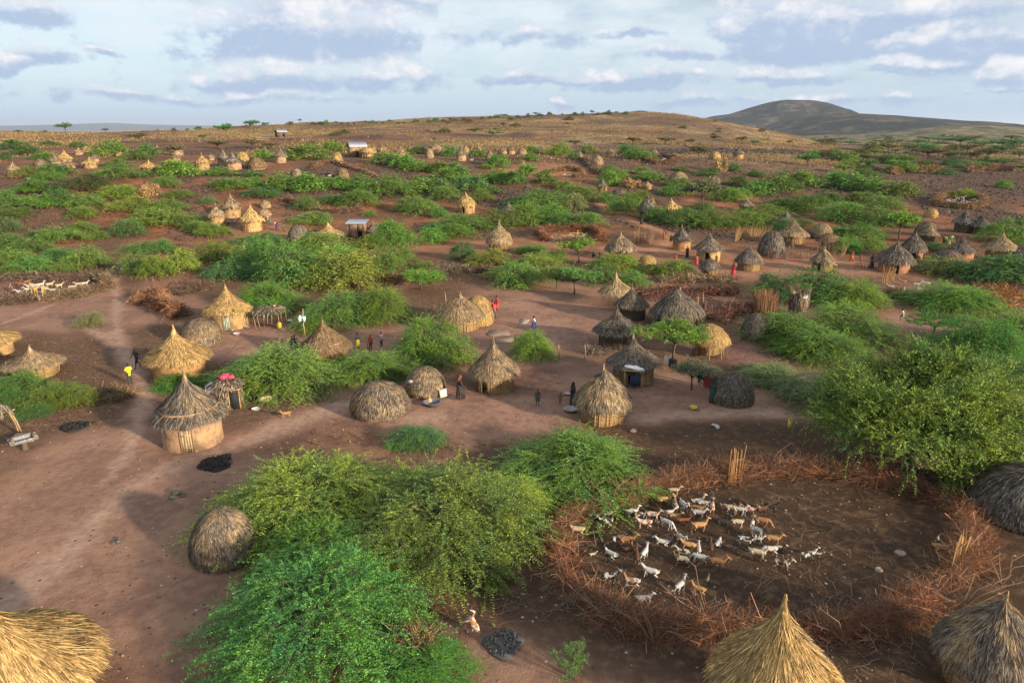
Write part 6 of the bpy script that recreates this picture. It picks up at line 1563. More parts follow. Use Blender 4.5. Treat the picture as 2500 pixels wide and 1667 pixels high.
COATN = {id(CREAM): 'cream', id(WHITE): 'white', id(TAN): 'tan', id(BRN): 'brown', id(RED): 'red-brown', id(DRKB): 'dark brown', id(BLK): 'black', id(GRY): 'grey'}
_gn = 0
GOATS = {'large pen': [], }
def goat(z, x, y, hd, coat, pat=1.0, pose='stand', size=.95, pen='large pen', lab=None, desc=None):
    global _gn; _gn += 1
    rs = np.random.default_rng(_gn + 50)
    px, py = zp(z, x, y); p, t = at(px, py)
    o = put('goat', SKINS[('goat', pose)], None, (p.x, p.y, p.z - .01), heading(p, hd), category='goat', group='goats of the ' + pen)
    s = size * (.85 if t < 60 else .95) * (.86 + .24 * rs.random()); o.scale = (s, s, s)
    o.color = (*(np.array(coat) * (.9 + .2 * rs.random())), pat)
    if pose in ('stand', 'up', 'lie') and size > .8 and t < 60:
        h = np.array({'stand': (.53, 0, .83), 'up': (.46, .01, .93), 'lie': (.53, 0, .53)}[pose])
        for sd in (-1, 1):
            hn = put('horn', HORN, o); hn.location = (h[0] - .02, sd * .025, h[2] + .045); hn.scale = (1, sd, 1); hn.color = (.16, .13, .10, 1)
    n = COATN[id(coat)]
    nm = f"{n} and white spotted" if abs(pat - .5) < .1 else f"dark-headed {n}" if pat < .3 else n
    ps = {'stand': 'goat', 'up': 'goat with raised head', 'graze': 'goat with lowered head', 'lie': 'goat lying down', 'rear': 'goat up on its hind legs'}[pose]
    kid = 'small ' if size < .75 else ''
    fac = ['facing right', 'facing away', 'facing left', 'facing the camera'][int(((hd + 45) % 360) // 90)]
    if lab: o['label'] = lab
    else: GOATS.setdefault(pen, []).append((o, f"{kid}{nm} {ps} {fac}", px, py))
    return o
SP, HEADD = .5, .1
G = goat
for a in [(205, 722, 180, CREAM, HEADD), (600, 512, 0, BLK, SP), (900, 482, 15, WHITE, 1, 'up', 1.05), (1430, 202, 10, CREAM, 1), (1310, 332, 20, TAN, 1), (830, 858, 5, BRN, 1, 'stand', 1.05), (640, 980, 150, WHITE, HEADD, 'lie'),
          (1060, 1005, 70, WHITE, 1, 'up'), (1140, 1262, 170, WHITE, 1, 'stand', 1.02), (900, 1382, 178, BRN, SP, 'up', 1.05), (1300, 822, 180, WHITE, 1, 'lie'), (1340, 622, 330, WHITE, 1, 'graze'), (1160, 520, 0, BRN, SP), (1060, 632, 190, BRN, SP),
          (1440, 530, 0, TAN, 1), (1375, 465, 20, WHITE, 1, 'stand', .6), (870, 975, 5, DRKB, 1), (960, 1060, 95, DRKB, 1), (620, 1310, 5, BLK, SP), (1050, 1545, 15, WHITE, SP, 'lie'), (400, 992, 20, CREAM, 1, 'stand', .5),
          (1450, 405, 100, BRN, SP), (420, 580, 0, BLK, 1), (560, 620, 185, BLK, SP), (710, 830, 20, BLK, SP), (1000, 520, 200, BLK, SP, 'stand', .8)]: G('G1', *a)
for a in [(145, 345, 300, WHITE, 1), (325, 300, 25, CREAM, 1, 'up', 1.0), (310, 395, 0, BRN, 1), (400, 330, 0, WHITE, HEADD), (330, 440, 0, GRY, 1), (345, 615, 20, TAN, 1, 'up'), (140, 545, 15, RED, 1), (510, 375, 90, BRN, SP), (690, 360, 0, BRN, SP), (760, 385, 0, BRN, SP),
          (640, 570, 5, BLK, 1, 'stand', 1.02), (830, 562, 10, CREAM, HEADD, 'stand', 1.0), (850, 400, 0, GRY, 1), (980, 405, 5, RED, SP), (1140, 390, 30, DRKB, 1), (1250, 365, 10, BLK, 1), (1140, 555, 0, BRN, 1, 'graze'), (1080, 665, 340, WHITE, HEADD), (1030, 545, 80, WHITE, 1, 'stand', .7),
          (1090, 755, 0, WHITE, 1, 'stand', .65), (1280, 780, 5, TAN, 1), (1080, 965, 0, CREAM, 1), (1250, 915, 200, WHITE, 1, 'graze'), (1370, 872, 10, BLK, SP, 'stand', .6), (1390, 1095, 350, DRKB, SP), (590, 785, 75, WHITE, HEADD, 'lie'), (490, 885, 95, DRKB, 1), (930, 800, 0, BLK, SP),
          (210, 865, 180, TAN, 1), (150, 965, 185, BLK, SP), (130, 1045, 180, DRKB, SP), (340, 895, 95, WHITE, 1, 'stand', .7), (350, 1018, 178, GRY, 1, 'graze'), (570, 1082, 0, BRN, 1), (100, 1378, 60, WHITE, SP, 'up', 1.02), (340, 1420, 172, TAN, 1, 'up'), (460, 1255, 80, CREAM, 1, 'stand', .5), (110, 755, 310, WHITE, 1, 'stand', .8)]: G('G2', *a)
for a in [(970, 790, 30, BLK, SP, 'up'), (1025, 770, 15, BLK, SP, 'stand', .65), (1790, 685, 85, BLK, SP, 'stand', .65), (1815, 715, 10, TAN, 1, 'lie')]: G('Z14', *a)
G('Z13', 860, 1245, 165, BRN, SP, 'rear', 1.0, 'thicket', 'brown and white goat up on its hind legs browsing the big thorn bush')
G('Z9', 365, 1250, 180, TAN, 1, 'stand', .85, 'track', 'single pale tan goat standing on the dirt track')
for a in [(400, 470, 180, WHITE, 1), (590, 370, 190, WHITE, 1), (690, 350, 170, WHITE, 1), (790, 335, 5, WHITE, 1, 'up'), (960, 330, 0, CREAM, 1), (880, 400, 180, CREAM, 1), (1010, 430, 180, WHITE, 1), (1140, 350, 5, CREAM, 1), (1400, 370, 180, WHITE, 1, 'graze'),
          (1510, 320, 180, CREAM, 1), (1630, 310, 0, WHITE, 1), (770, 600, 95, BLK, SP), (560, 430, 185, WHITE, SP), (660, 430, 5, CREAM, 1), (250, 430, 90, BRN, 1), (530, 270, 0, BRN, 1), (420, 320, 180, RED, 1), (215, 380, 90, BLK, SP)]: G('G3', *a, **{'pen': 'edge pen'})
for a in [(1720, 450, 180, WHITE, 1), (750, 530, 180, WHITE, 1), (960, 470, 170, BLK, SP), (1130, 480, 180, CREAM, 1), (1280, 475, 0, CREAM, 1), (1370, 490, 180, TAN, SP), (1660, 500, 0, CREAM, 1)]: G('G4', *a, **{'pen': 'rust pen'})
for a in [(850, 275, 0, WHITE), (830, 345, 90, WHITE), (940, 315, 180, WHITE), (1030, 270, 0, WHITE), (1080, 360, 0, WHITE), (1150, 220, 180, WHITE), (1160, 365, 0, WHITE), (1285, 195, 0, WHITE), (1310, 245, 90, WHITE), (1300, 345, 180, WHITE), (1290, 290, 0, WHITE), (1580, 250, 0, WHITE),
          (1460, 345, 180, WHITE), (1570, 350, 0, WHITE), (850, 400, 180, BLK), (930, 410, 0, WHITE), (740, 345, 0, CREAM), (880, 300, 180, CREAM), (1000, 330, 0, CREAM), (1220, 300, 180, BLK), (1400, 260, 0, BLK)]: G('G5', *a, **{'pen': 'round ring', 'size': 1.0})
G('G5', 890, 600, 300, WHITE, 1, 'stand', 1.0, 'ring foot', 'lone white goat outside the round goat ring')
for a in [(470, 292, 0, WHITE), (520, 288, 0, WHITE), (545, 276, 180, WHITE)]: G('Y4', *a, **{'pen': 'little ring'})
for a in [(1690, 445, 0, WHITE), (1720, 460, 180, WHITE), (1752, 455, 0, WHITE)]: G('Y3', *a, **{'pen': 'slope pen'})
for z_, x, y, h_, c_, l_ in [('Y3', 1550, 268, 270, WHITE, 'white goat facing the camera below a far bush'), ('Y3', 678, 288, 0, WHITE, 'white goat on the red bank under a far brown cone hut'), ('Y3', 266, 395, 270, WHITE, 'white goat at the bush edge on the far bank'), ('Y2', 1365, 462, 0, WHITE, 'white goat before the brown brush arc'), ('Y2', 1240, 765, 270, WHITE, 'white goat in the brushwood pen gap'),
        ('Y1', 320, 505, 0, WHITE, 'white goat grazing beside the hut at the far end')]: G(z_, x, y, h_, c_, 1, 'stand', 1.1, 'slope', l_)
for a in [(1255, 1035, 175, WHITE, 1), (1352, 990, 180, TAN, 1), (1465, 1012, 5, WHITE, 1, 'stand', 1.05), (1545, 1008, 180, WHITE, 1), (1490, 1048, 10, WHITE, 1), (1365, 1055, 95, CREAM, 1), (1320, 1068, 170, WHITE, 1, 'graze'), (1870, 1048, 0, WHITE, 1)]: G('Z7', *a, **{'pen': 'small flock'})
WHERE = {'large pen': 'in the large pen', 'edge pen': 'in the pen at the edge', 'rust pen': 'in the rust red pen', 'round ring': 'in the round far ring', 'little ring': 'in the little far ring', 'slope pen': 'by the far brush pen', 'small flock': 'in the small flock by the reeds'}
for pen_, rows in GOATS.items():
    if not rows: continue
    by = {}
    for o, d_, px, py in rows: by.setdefault(d_, []).append((px, py, o))
    for d_, rr in by.items():
        rr.sort(key=lambda r: r[0])
        for k, (px, py, o) in enumerate(rr):
            if len(rr) == 1: o['label'] = f"{d_} {WHERE[pen_]}"
            else:
                o['label'] = f"{d_} {WHERE[pen_]}, {'leftmost' if k == 0 else 'rightmost' if k == len(rr) - 1 else ORD[k] + ' from the left'}"
# ------------------------------------------------------------------ small things of the village
def solid(name, mb, label, cat, loc, rz=0, col=(.5, .5, .5), m_=None, group=None, smooth=False):
    o = put(name, mb.mesh(name, m_ or M_PLAIN, smooth), None, loc, rz, label=label, category=cat, group=group); o.color = (*col, 1)
    return o
def child(name, mb, parent, col, m_=None, smooth=False):
    o = put(name, mb.mesh(name, m_ or M_PLAIN, smooth), parent); o.color = (*col, 1); return o
def blob_sheet(w, l, th, seed, n=22, wob=.12):
    rs = np.random.default_rng(seed); a = np.arange(n) / n * 2 * np.pi
    r = 1 + wob * np.sin(a * 3 + rs.random() * 6) + wob * .6 * np.sin(a * 5 + rs.random() * 6)
    sq = 1 / np.maximum(np.abs(np.cos(a)), np.abs(np.sin(a))) ** .5
    x, y = w / 2 * r * sq * np.cos(a), l / 2 * r * sq * np.sin(a)
    z0 = .012 * np.sin(a * 4)
    V = np.vstack([np.stack([x, y, z0 * 0], 1), np.stack([x * .97, y * .97, th + z0], 1), [[0, 0, 0], [0, 0, th + .015]]])
    Q = [(q, (q + 1) % n, n + (q + 1) % n, n + q) for q in range(n)]
    T = [(2 * n, (q + 1) % n, q) for q in range(n)] + [(2 * n + 1, n + q, n + (q + 1) % n) for q in range(n)]
    return MB().add(V, Q, T)
for k, (z_, x, y, w, l, c, lab) in enumerate([('Z10', 60, 490, 2.3, 2.0, (.25, .185, .13), 'large pale hide mat spread nearest the tan spiked hut'), ('Z10', 130, 548, 2.6, 1.6, (.25, .185, .13), 'pale mat behind the tip of the central hut'), ('Z10', 292, 388, 2.4, .9, (.32, .25, .19), 'narrow pale mat behind the striding girl'),
        ('Z10', 885, 608, .9, .7, (.38, .33, .30), 'small pale hide beside the thorn pile'), ('Z6', 1420, 800, 1.2, .6, (.10, .07, .07), 'dark cloth lying on the yard by the corral'), ('Z6', 1690, 825, 1.3, .8, (.05, .04, .045), 'dark hide before the black-robed person')]):
    p, _ = zat(z_, x, y); solid('ground_mat', blob_sheet(w, l, .03, 70 + k), lab, 'mat', (p.x, p.y, p.z + .015), k * .7, c, group='mats laid out on the ground')
def jerrycan():
    mb = MB().box((0, 0, .15), (.28, .17, .30), taper=.96); mb.box((0, 0, .325), (.22, .13, .05), taper=.7)
    mb.tube([(-.09, 0, .34), (-.08, 0, .39), (.04, 0, .39), (.06, 0, .34)], .017, 6)
    return mb
def jerry_cap(): return MB().tube([(.10, 0, .34), (.10, 0, .40)], .03, 8)
for z_, x, y, s, lab in [('Z9', 302, 445, 1.7, 'yellow jerrycan on the ground before the drying rack'), ('Z9', 422, 415, 1.1, 'small yellow jerrycan beyond the drying rack'), ('Z9', 540, 472, 1.8, 'yellow jerrycan leaning by the rag-topped pole'), ('Z10', 1788, 1162, 1.5, 'yellow jerrycan lying alone before the dark dome hut'), ('Z11', 428, 1212, 1.6, 'pale yellow container in the dark shade of the big tree'), ('Z9', 265, 262, 1.3, 'yellow can sitting on the drying rack roof')]:
    p, _ = zat(z_, x, y); up = 0
    if 'rack roof' in lab: p, _ = zat('Z9', 270, 425); up = 1.75
    o = solid('jerrycan', jerrycan(), lab, 'jerrycan', (p.x, p.y, p.z + up), x * .01, (.62, .48, .07), group='yellow water containers'); o.scale = (s, s, s)
    if 'lying' in lab: o.rotation_euler = (R(82), 0, .6); o.location.z += .12
    child('cap', jerry_cap(), o, (.10, .10, .10))
def basin(): return MB().lathe([(.0, .02), (.20, .0), (.27, .10), (.30, .11), (.28, .115), (.24, .10), (.18, .03), (.0, .03)], 18)
for z_, x, y, s, c, lab in [('Z8', 2125, 503, 1.3, (.62, .52, .50), 'pale round basin in front of the green-door hut'), ('Z8', 2210, 440, 1.2, (.22, .22, .22), 'grey pot at the woven wall of the green-door hut'), ('Z9', 88, 1178, 1.0, (.6, .58, .55), 'white plate lying on the track edge'), ('Z10', 710, 1188, 1.8, (.34, .33, .34), 'wide grey-white washing tub beside the tall woman'), ('Z8', 2290, 1178, .9, (.65, .64, .62), 'white dish near the shack'),
        ('Z10', 680, 1040, 1.0, (.35, .28, .26), 'brownish bowl behind the toddler'), ('Z9', 1670, 1135, 2.4, (.13, .13, .15), 'dark round tray in front of the orange door'), ('Z7', 1095, 852, 1.6, (.03, .25, .42), 'bright blue tub beside the person in black'), ('Z9', 395, 385, 1.0, (.6, .6, .6), 'white plate beyond the drying rack'), ('Z9', 12, 440, 1.2, (.30, .30, .31), 'grey metal pot by the drying rack')]:
    p, _ = zat(z_, x, y); o = solid('basin', basin(), lab, 'basin', (p.x, p.y, p.z + .01), 0, c, group='basins and plates', smooth=True); o.scale = (s, s, s * 1.1)
p, _ = zat('Z9', 1648, 1110); o = solid('gourd', MB().lathe([(0, 0), (.16, .03), (.2, .16), (.13, .28), (.05, .36), (.05, .46), (.06, .47)], 14, close_top=True), 'tan gourd standing on the tray by the orange door', 'gourd', (p.x, p.y, p.z + .02), 0, (.45, .30, .14), smooth=True)
def rag(seed, n=5):
    rs = np.random.default_rng(seed); b = Body()
    for q in range(n): b.ball((rs.normal(0, .25), rs.normal(0, .16), .05 + .07 * rs.random()), .12 + .10 * rs.random(), (1.3, 1, .6), 8)
    V = np.vstack(b.V); V += (np.stack([vnoise(V[:, 0] * 9, V[:, 1] * 9, q) for q in range(3)], 1) - .5) * .12; b.V = [V]
    return b
def ashes(seed):
    rs = np.random.default_rng(seed); n = 24
    mb = blob_sheet(.95, .8, .05, seed, 30, .16)
    for q in range(150):
        r, a = .42 * math.sqrt(rs.random()), rs.random() * 6.28; mb.box((r * math.cos(a), r * math.sin(a), .05 + .04 * rs.random()), (.03 + .07 * rs.random(), .02 + .03 * rs.random(), .02 + .05 * rs.random()), rs.random() * 6, rs.normal(0, .4), rs.normal(0, .4))
    return mb
for k, (z_, x, y, s, c, lab, nm) in enumerate([('Z12', 1130, 380, 1.0, (.07, .075, .06), 'crumpled dark rag lying on the open ground left of the thicket', 'rag'), ('Z12', 745, 668, .6, (.10, .10, .085), 'little dark rag on the bare ground', 'rag'), ('Z12', 1375, 172, 2.3, (.035, .028, .026), 'black ash heap on the track before the plank door hut', 'ash_heap'), ('Z8', 680, 1330, 2.0, (.03, .027, .026), 'black fire patch beyond the trough', 'ash_heap'),
        ('Z13', 1120, 1320, 1.7, (.075, .072, .07), 'grey and black ash heap in front of the thicket', 'ash_heap'), ('Z10', 2020, 1335, .9, (.45, .45, .44), 'scrap of white plastic near the dark ground', 'rag'), ('Z12', 1590, 1540, 1.0, (.05, .045, .04), 'dark rag at the eave of the huge golden roof', 'rag'), ('Z10', 1295, 1385, 1.5, (.34, .22, .15), 'flat pale stone beside the sunlit hut', 'stone'), ('Z14', 1400, 910, 1.1, (.3, .25, .2), 'pale stone inside the large pen near its front', 'stone'), ('Z14', 1590, 770, 1.0, (.25, .21, .17), 'grey stone inside the large pen', 'stone')]):
    p, _ = zat(z_, x, y); o = solid(nm, ashes(k + 5) if nm == 'ash_heap' else rag(k + 5, 1 if nm == 'stone' else 4), lab, nm.replace('_', ' '), (p.x, p.y, p.z), k, c, M_STICK if nm == 'ash_heap' else None, None, nm != 'ash_heap'); o.scale = (s, s, s * (.7 if nm == 'ash_heap' else 1))
# cut drum
p, _ = zat('Z9', 175, 1105); mb = MB().lathe([(.24, -.45), (.25, 0), (.24, .45), (.21, .44), (.21, -.3)], 16); o = solid('drum', mb, 'yellowish hollow drum lying under the bush beside the track', 'drum', (p.x, p.y, p.z + .24), 0, (.45, .38, .18), smooth=True); o.rotation_euler = (R(90), 0, R(-60))
# trough on its stump
p, _ = zat('Z8', 228, 1530); t_ = thing('trough', 'grey wooden trough on a stump at the sandy edge', 'trough', p, face_cam(p) + .2)
mb = MB(); mb.box((0, 0, .62), (1.5, .7, .06)); mb.box((0, .35, .74), (1.5, .05, .24), rx=-.3); mb.box((0, -.35, .70), (1.5, .05, .18), rx=.35); mb.box((-.74, 0, .70), (.05, .7, .2)); mb.box((.74, 0, .70), (.05, .7, .2)); child('basin', mb, t_, (.30, .30, .33), M_WOOD)
child('stump', MB().lathe([(.22, -.1), (.17, .3), (.18, .6)], 10, close_top=True), t_, (.10, .075, .055), M_WOOD)
for sx in (-1, 1): child('log', MB().tube([(sx * .62, -.4, .78), (sx * .6, .4, .82)], .09, 8), t_, (.24, .17, .10), M_WOOD)
p, _ = zat('Z8', 120, 1470); o = solid('slab', MB().box((0, 0, .2), (1.3, .8, .4), taper=.9), 'pale mud block behind the trough', 'mud block', (p.x + .5, p.y + .4, p.z), .2, (.46, .32, .17), M_MUD)
# leaning pole frame with fodder
p, _ = zat('Z8', 60, 1430); t_ = thing('pole_frame', 'leaning pole frame holding a fodder bundle at the left edge', 'pole frame', p, face_cam(p))
for a, b in [((.9, 0, 0), (.45, .1, 2.0)), ((.75, .1, 0), (.35, 0, 2.1)), ((-.5, 0, 0), (-.75, .1, 1.7)), ((-.8, .4, 0), (-.5, .3, 2.0)), ((-.9, .1, 1.75), (.8, .1, 1.85))]:
    child('pole', MB().tube([a, ((a[0] + b[0]) / 2 + .06, (a[1] + b[1]) / 2, (a[2] + b[2]) / 2), b], .05, 6), t_, (.42, .30, .16), M_WOOD)
mb = MB(); thatch(mb, [(.05, 2.5), (.4, 2.3), (.6, 1.9)], 300, .6, .03, np.random.default_rng(3)); child('fodder', mb, t_, (.42, .36, .22), M_THATCH)
# drying rack
p, _ = zat('Z9', 230, 420); t_ = thing('drying_rack', 'rack of thin crooked poles with a sagging straw top under a tree', 'rack', p, face_cam(p))
rs = np.random.default_rng(8)
for q in range(9):
    x = -1.5 + q * .38; y = rs.normal(0, .4); child('pole', MB().tube([(x, y, -.1), (x + rs.normal(0, .08), y, .9), (x + rs.normal(0, .15), y, 1.9)], .035, 5), t_, (.42, .30, .17), M_WOOD)
mb = MB(); thatch(mb, [(.05, 2.15), (.9, 2.0), (1.7, 1.65)], 700, .7, .035, rs); child('straw_top', mb, t_, (.42, .29, .12), M_THATCH)
p, _ = zat('Z9', 530, 525); t_ = thing('rag_pole', 'crooked pole with a pale rag tied near its top', 'pole', p, face_cam(p)); child('pole', MB().tube([(.05, 0, -.1), (-.03, 0, 1.4), (.06, 0, 2.9)], .05, 6), t_, (.45, .32, .18), M_WOOD)
o = child('rag', rag(41), t_, (.45, .52, .58), smooth=True); o.location = (-.1, 0, 1.75); o.scale = (.7, .7, 2.2)
for z_, x, y0, y1, lab in [('Y2', 1380, 950, 1030, 'lone white post beyond the sunken golden roof'), ('Z1', 437, 905, 945, 'tall pale post among far bushes'), ('Z1', 925, 890, 915, 'short pale post on the far slope'), ('Z6', 1300, 840, 920, 'dark post by the tiny golden store'), ('Z9', 1790, 120, 250, 'leaning stick in the leaf-strewn clearing'), ('Z6', 1760, 980, 1060, 'dark thin post before the squat store'), ('Z10', 835, 590, 720, 'forked dry stick by the thorn pile'), ('Z10', 600, 590, 730, 'thin dead sapling right of the small bush'), ('Z10', 1890, 130, 250, 'long bent whip above the brush belt')]:
    p, t = zat(z_, x, y1); h = (y1 - y0) * ZO[z_][2] * t / FPX / .95
    solid('post', MB().tube([(0, 0, -.1), (.04 * h, 0, h * .5), (-.02 * h, 0.02, h)], [.055, .045, .03], 6), lab, 'post', p, 0, (.38, .28, .17), M_WOOD, 'posts and sticks')
# shack with draped cloth
p, _ = zat('Z8', 2010, 1165); t_ = thing('shack', 'small straw shack with a dark doorway beside the big grey hut', 'shack', (p.x, p.y + .8, p.z), face_cam(p))
mb = MB(); thatch(mb, [(.9, 1.75), (1.1, 1.2), (1.12, .1)], 900, .6, .035, np.random.default_rng(9)); child('wall', mb, t_, (.42, .27, .10), M_THATCH)
mb = MB(); mb.lathe([(1.0, 0), (1.0, 1.7)], 20); child('frame', mb, t_, (.10, .07, .05), M_STICK)
mb = MB(); thatch(mb, [(.02, 2.25), (.5, 2.1), (1.2, 1.7)], 700, .6, .04, np.random.default_rng(10)); child('roof', mb, t_, (.34, .22, .10), M_THATCH)
mb = MB(); mb.box((.42, -1.13, .72), (.62, .10, 1.44)); child('doorway', mb, t_, (.018, .02, .022))  # solid near-black box painting the darkness inside the opening
mb = MB(); [mb.tube([(.42 + s * .36, -1.17, -.1), (.42 + s * .36, -1.17, 1.55)], .05, 6) for s in (-1, 1)]; mb.tube([(0, -1.17, 1.5), (.9, -1.17, 1.5)], .05, 6); child('door_frame', mb, t_, (.45, .30, .13), M_WOOD)
def drape(w, l, sag, seed, nx=12, ny=10):
    gx, gy = np.meshgrid(np.linspace(-w / 2, w / 2, nx), np.linspace(-l / 2, l / 2, ny)); z = -sag * (np.abs(gx / w * 2) ** 2 + np.abs(gy / l * 2) ** 2) + (fbm(gx * 3 + seed, gy * 3, 3, seed) - .5) * .16
    V = np.stack([gx, gy, z], -1).reshape(-1, 3); V2 = V - [0, 0, .025]; i = np.arange(nx * ny).reshape(ny, nx)
    Q = np.stack([i[:-1, :-1], i[:-1, 1:], i[1:, 1:], i[1:, :-1]], -1).reshape(-1, 4); n = nx * ny
    ring = list(i[0]) + list(i[1:, -1]) + list(i[-1, -2::-1]) + list(i[-2:0:-1, 0]); R_ = [(a, b, b + n, a + n) for a, b in zip(ring, ring[1:] + ring[:1])]
    return MB().add(np.vstack([V, V2]), np.vstack([Q, Q[:, ::-1] + n, R_]))
c0 = t_.location
o = solid('cloth', drape(1.3, 1.0, .35, 3), 'mauve cloth draped over the straw shack', 'cloth', (c0.x - .55, c0.y - .75, c0.z + 1.95), .3, (.30, .25, .30), smooth=True); o.rotation_euler = (R(30), 0, .3)
solid('cloth', rag(61), 'bright pink-red cloth bundle on the straw shack', 'cloth', (c0.x + .15, c0.y - .2, c0.z + 2.2), 0, (.70, .06, .14), smooth=True)
# bundles and shelf at the ash grey hut
r_, c, wm, Hh = HUTS['ash']
fw = Vector((-c.x, -c.y, 0)).normalized(); rt = Vector((fw.y * -1, fw.x, 0)) * -1
rt = Vector((c.y, -c.x, 0)).normalized()
rf = wm * .40
t_ = thing('shelf', 'rough pole shelf under the eave of the ash grey hut', 'shelf', c + fw * (rf + .55) , face_cam(c))
for sx in (-.7, .7): child('pole', MB().tube([(sx, 0, -.1), (sx * .95, .03, .9), (sx, 0, 1.75)], .05, 6), t_, (.34, .25, .15), M_WOOD)
child('deck', MB().box((0, .1, 1.72), (1.7, .7, .07)), t_, (.30, .22, .13), M_WOOD)
o = solid('bundle', rag(71, 7), 'white cloth bundle on the shelf of the ash grey hut', 'bundle', c + fw * (rf + .5) + Vector((0, 0, 1.78)), face_cam(c), (.66, .66, .68), smooth=True); o.scale = (1.8, 1.2, 1.3)
o = solid('bundle', rag(72, 5), 'blue cloth bundle at the side of the ash grey hut', 'bundle', c + fw * (rf + .3) - rt * 1.9 + Vector((0, 0, .9)), 0, (.05, .16, .38), smooth=True); o.scale = (1.2, 1, 1.6)
o = solid('hanging_cloth', MB().box((0, 0, 0), (.8, .05, .95)), 'dark blue cloth hanging in the ash grey hut doorway', 'cloth', c + fw * (rf + .12) + rt * .15 + Vector((0, 0, .75)), face_cam(c), (.035, .05, .10))
# washing line
a, _ = zat('Z10', 1550, 900); b, _ = zat('Z10', 1790, 1000); e, _ = zat('Z10', 2010, 1090)
a.z += 2.0; b.z += 1.9; e.z += 1.9; e2 = e
solid('washing_line', MB().tube([(0, 0, 0), tuple((b - a) * .5 - Vector((0, 0, .12))), tuple(b - a), tuple((b - a) * .5 + (e - a) * .5 - Vector((0, 0, .12))), tuple(e - a)], .012, 5), 'rope washing line strung from the grey hut past a thin tree', 'washing line', a, 0, (.3, .26, .2))
def on_line(f): 
    q = a.lerp(b, f * 2) if f < .5 else b.lerp(e, f * 2 - 1); return q
for f, w, l, cl, lab in [(.02, .62, .62, (.62, .60, .58), 'white square cloth at the start of the washing line'), (.13, .9, .8, (.05, .045, .045), 'dark cloth next to the white square on the line'), (.46, .8, .5, (.60, .60, .60), 'white bundle hanging by the thin tree'), (.66, .85, .75, (.03, .035, .045), 'black cloth hanging on the washing line'), (.82, .95, 1.25, (.20, .035, .035), 'long dark red cloth on the washing line'), (.95, .5, 1.1, (.03, .09, .07), 'dark green cloth at the far end of the line')]:
    q = on_line(f); gx, gzv = np.meshgrid(np.linspace(-w / 2, w / 2, 9), np.linspace(-l, .02, 8)); yy = .05 * np.sin(gx * 9 + f * 9) * (-gzv / l) + .02
    V = np.stack([gx, yy, gzv], -1).reshape(-1, 3); i = np.arange(72).reshape(8, 9); Q = np.stack([i[:-1, :-1], i[:-1, 1:], i[1:, 1:], i[1:, :-1]], -1).reshape(-1, 4)
    ring = list(i[0]) + list(i[1:, -1]) + list(i[-1, -2::-1]) + list(i[-2:0:-1, 0]); R_ = [(m0, m1, m1 + 72, m0 + 72) for m0, m1 in zip(ring, ring[1:] + ring[:1])]
    solid('hanging_cloth', MB().add(np.vstack([V, V + [0, .02, 0]]), np.vstack([Q, Q[:, ::-1] + 72, R_])), lab, 'cloth', q, math.atan2((e - a).y, (e - a).x), cl, smooth=True, group='washing on the line')
# yellow crown patch of the dark hut, pots on the orange-door hut
r_, c, wm, Hh = HUTS['dark']
o = put('straw_patch', roof_mesh('upper', 'mid', 1), r_); o.scale = (.66, .66, .97); o.location = (0, -.12, .02); o.color = (*TINT['Y'], .1)
r_, c, wm, Hh = HUTS['odoor']; fw = Vector((-c.x, -c.y, 0)).normalized(); rt = Vector((c.y, -c.x, 0)).normalized()
for k, (u, v, z_, s, cl, lab) in enumerate([(-1.15, .75, 1.15, .55, (.46, .44, .42), 'pale round basket hung on the orange-door dome'), (-.45, 1.25, .75, .6, (.10, .14, .09), 'dark green round pan leaning on the orange-door dome'), (-.75, 1.05, .95, .42, (.50, .47, .44), 'white rag hung on the orange-door dome')]):
    o = solid('basket', basin(), lab, 'basket', c + fw * v * wm * .32 + rt * u * wm * .30 + Vector((0, 0, z_)), 0, cl, smooth=True); o.scale = (s * 1.6, s * 1.6, s * 1.6); o.rotation_euler = (R(-65), 0, face_cam(c) + .3 * u)
o = solid('board', MB().box((0, 0, .3), (.75, .06, .6), rx=-.25), 'white board leaning at the orange-door dome', 'board', c + fw * wm * .38 + rt * wm * .42 + Vector((0, 0, .1)), face_cam(c) + .6, (.60, .56, .50))
for ch in HUTS['odoor'][0].children:
    if ch.name.startswith('door') and not ch.name.startswith('door_frame'): ch.color = (.50, .25, .07, 1)
for ch in HUTS['green'][0].children:
    if ch.name.startswith('door') and not ch.name.startswith('door_frame'): ch.color = (.36, .42, .33, 1)
# hanging cloth and plates at the porch hut
p, _ = zat('Z7', 685, 860); solid('hanging_cloth', MB().box((0, 0, 0), (.3, .06, 1.1), ry=.12), 'pale pink cloth hanging at the porch of the tan hut', 'cloth', (p.x, p.y - .1, p.z + 1.4), face_cam(p), (.58, .42, .36))
p, _ = zat('Z7', 760, 880); solid('shelf', MB().box((0, 0, 1.0), (1.6, .5, .06)).tube([(-.7, 0, -.1), (-.7, 0, 1)], .04, 5).tube([(.7, 0, -.1), (.7, 0, 1)], .04, 5), 'stick shelf with white dishes in front of the tan porch hut', 'shelf', (p.x, p.y - .2, p.z), face_cam(p), (.30, .21, .12), M_WOOD)
for k in range(3):
    o = solid('basin', basin(), 'white dish on the stick shelf of the tan porch hut', 'basin', (p.x - .5 + k * .45, p.y - .2, p.z + 1.04), 0, (.64, .63, .62), group='dishes on the porch shelf', smooth=True); o.scale = (.7, .7, .9)
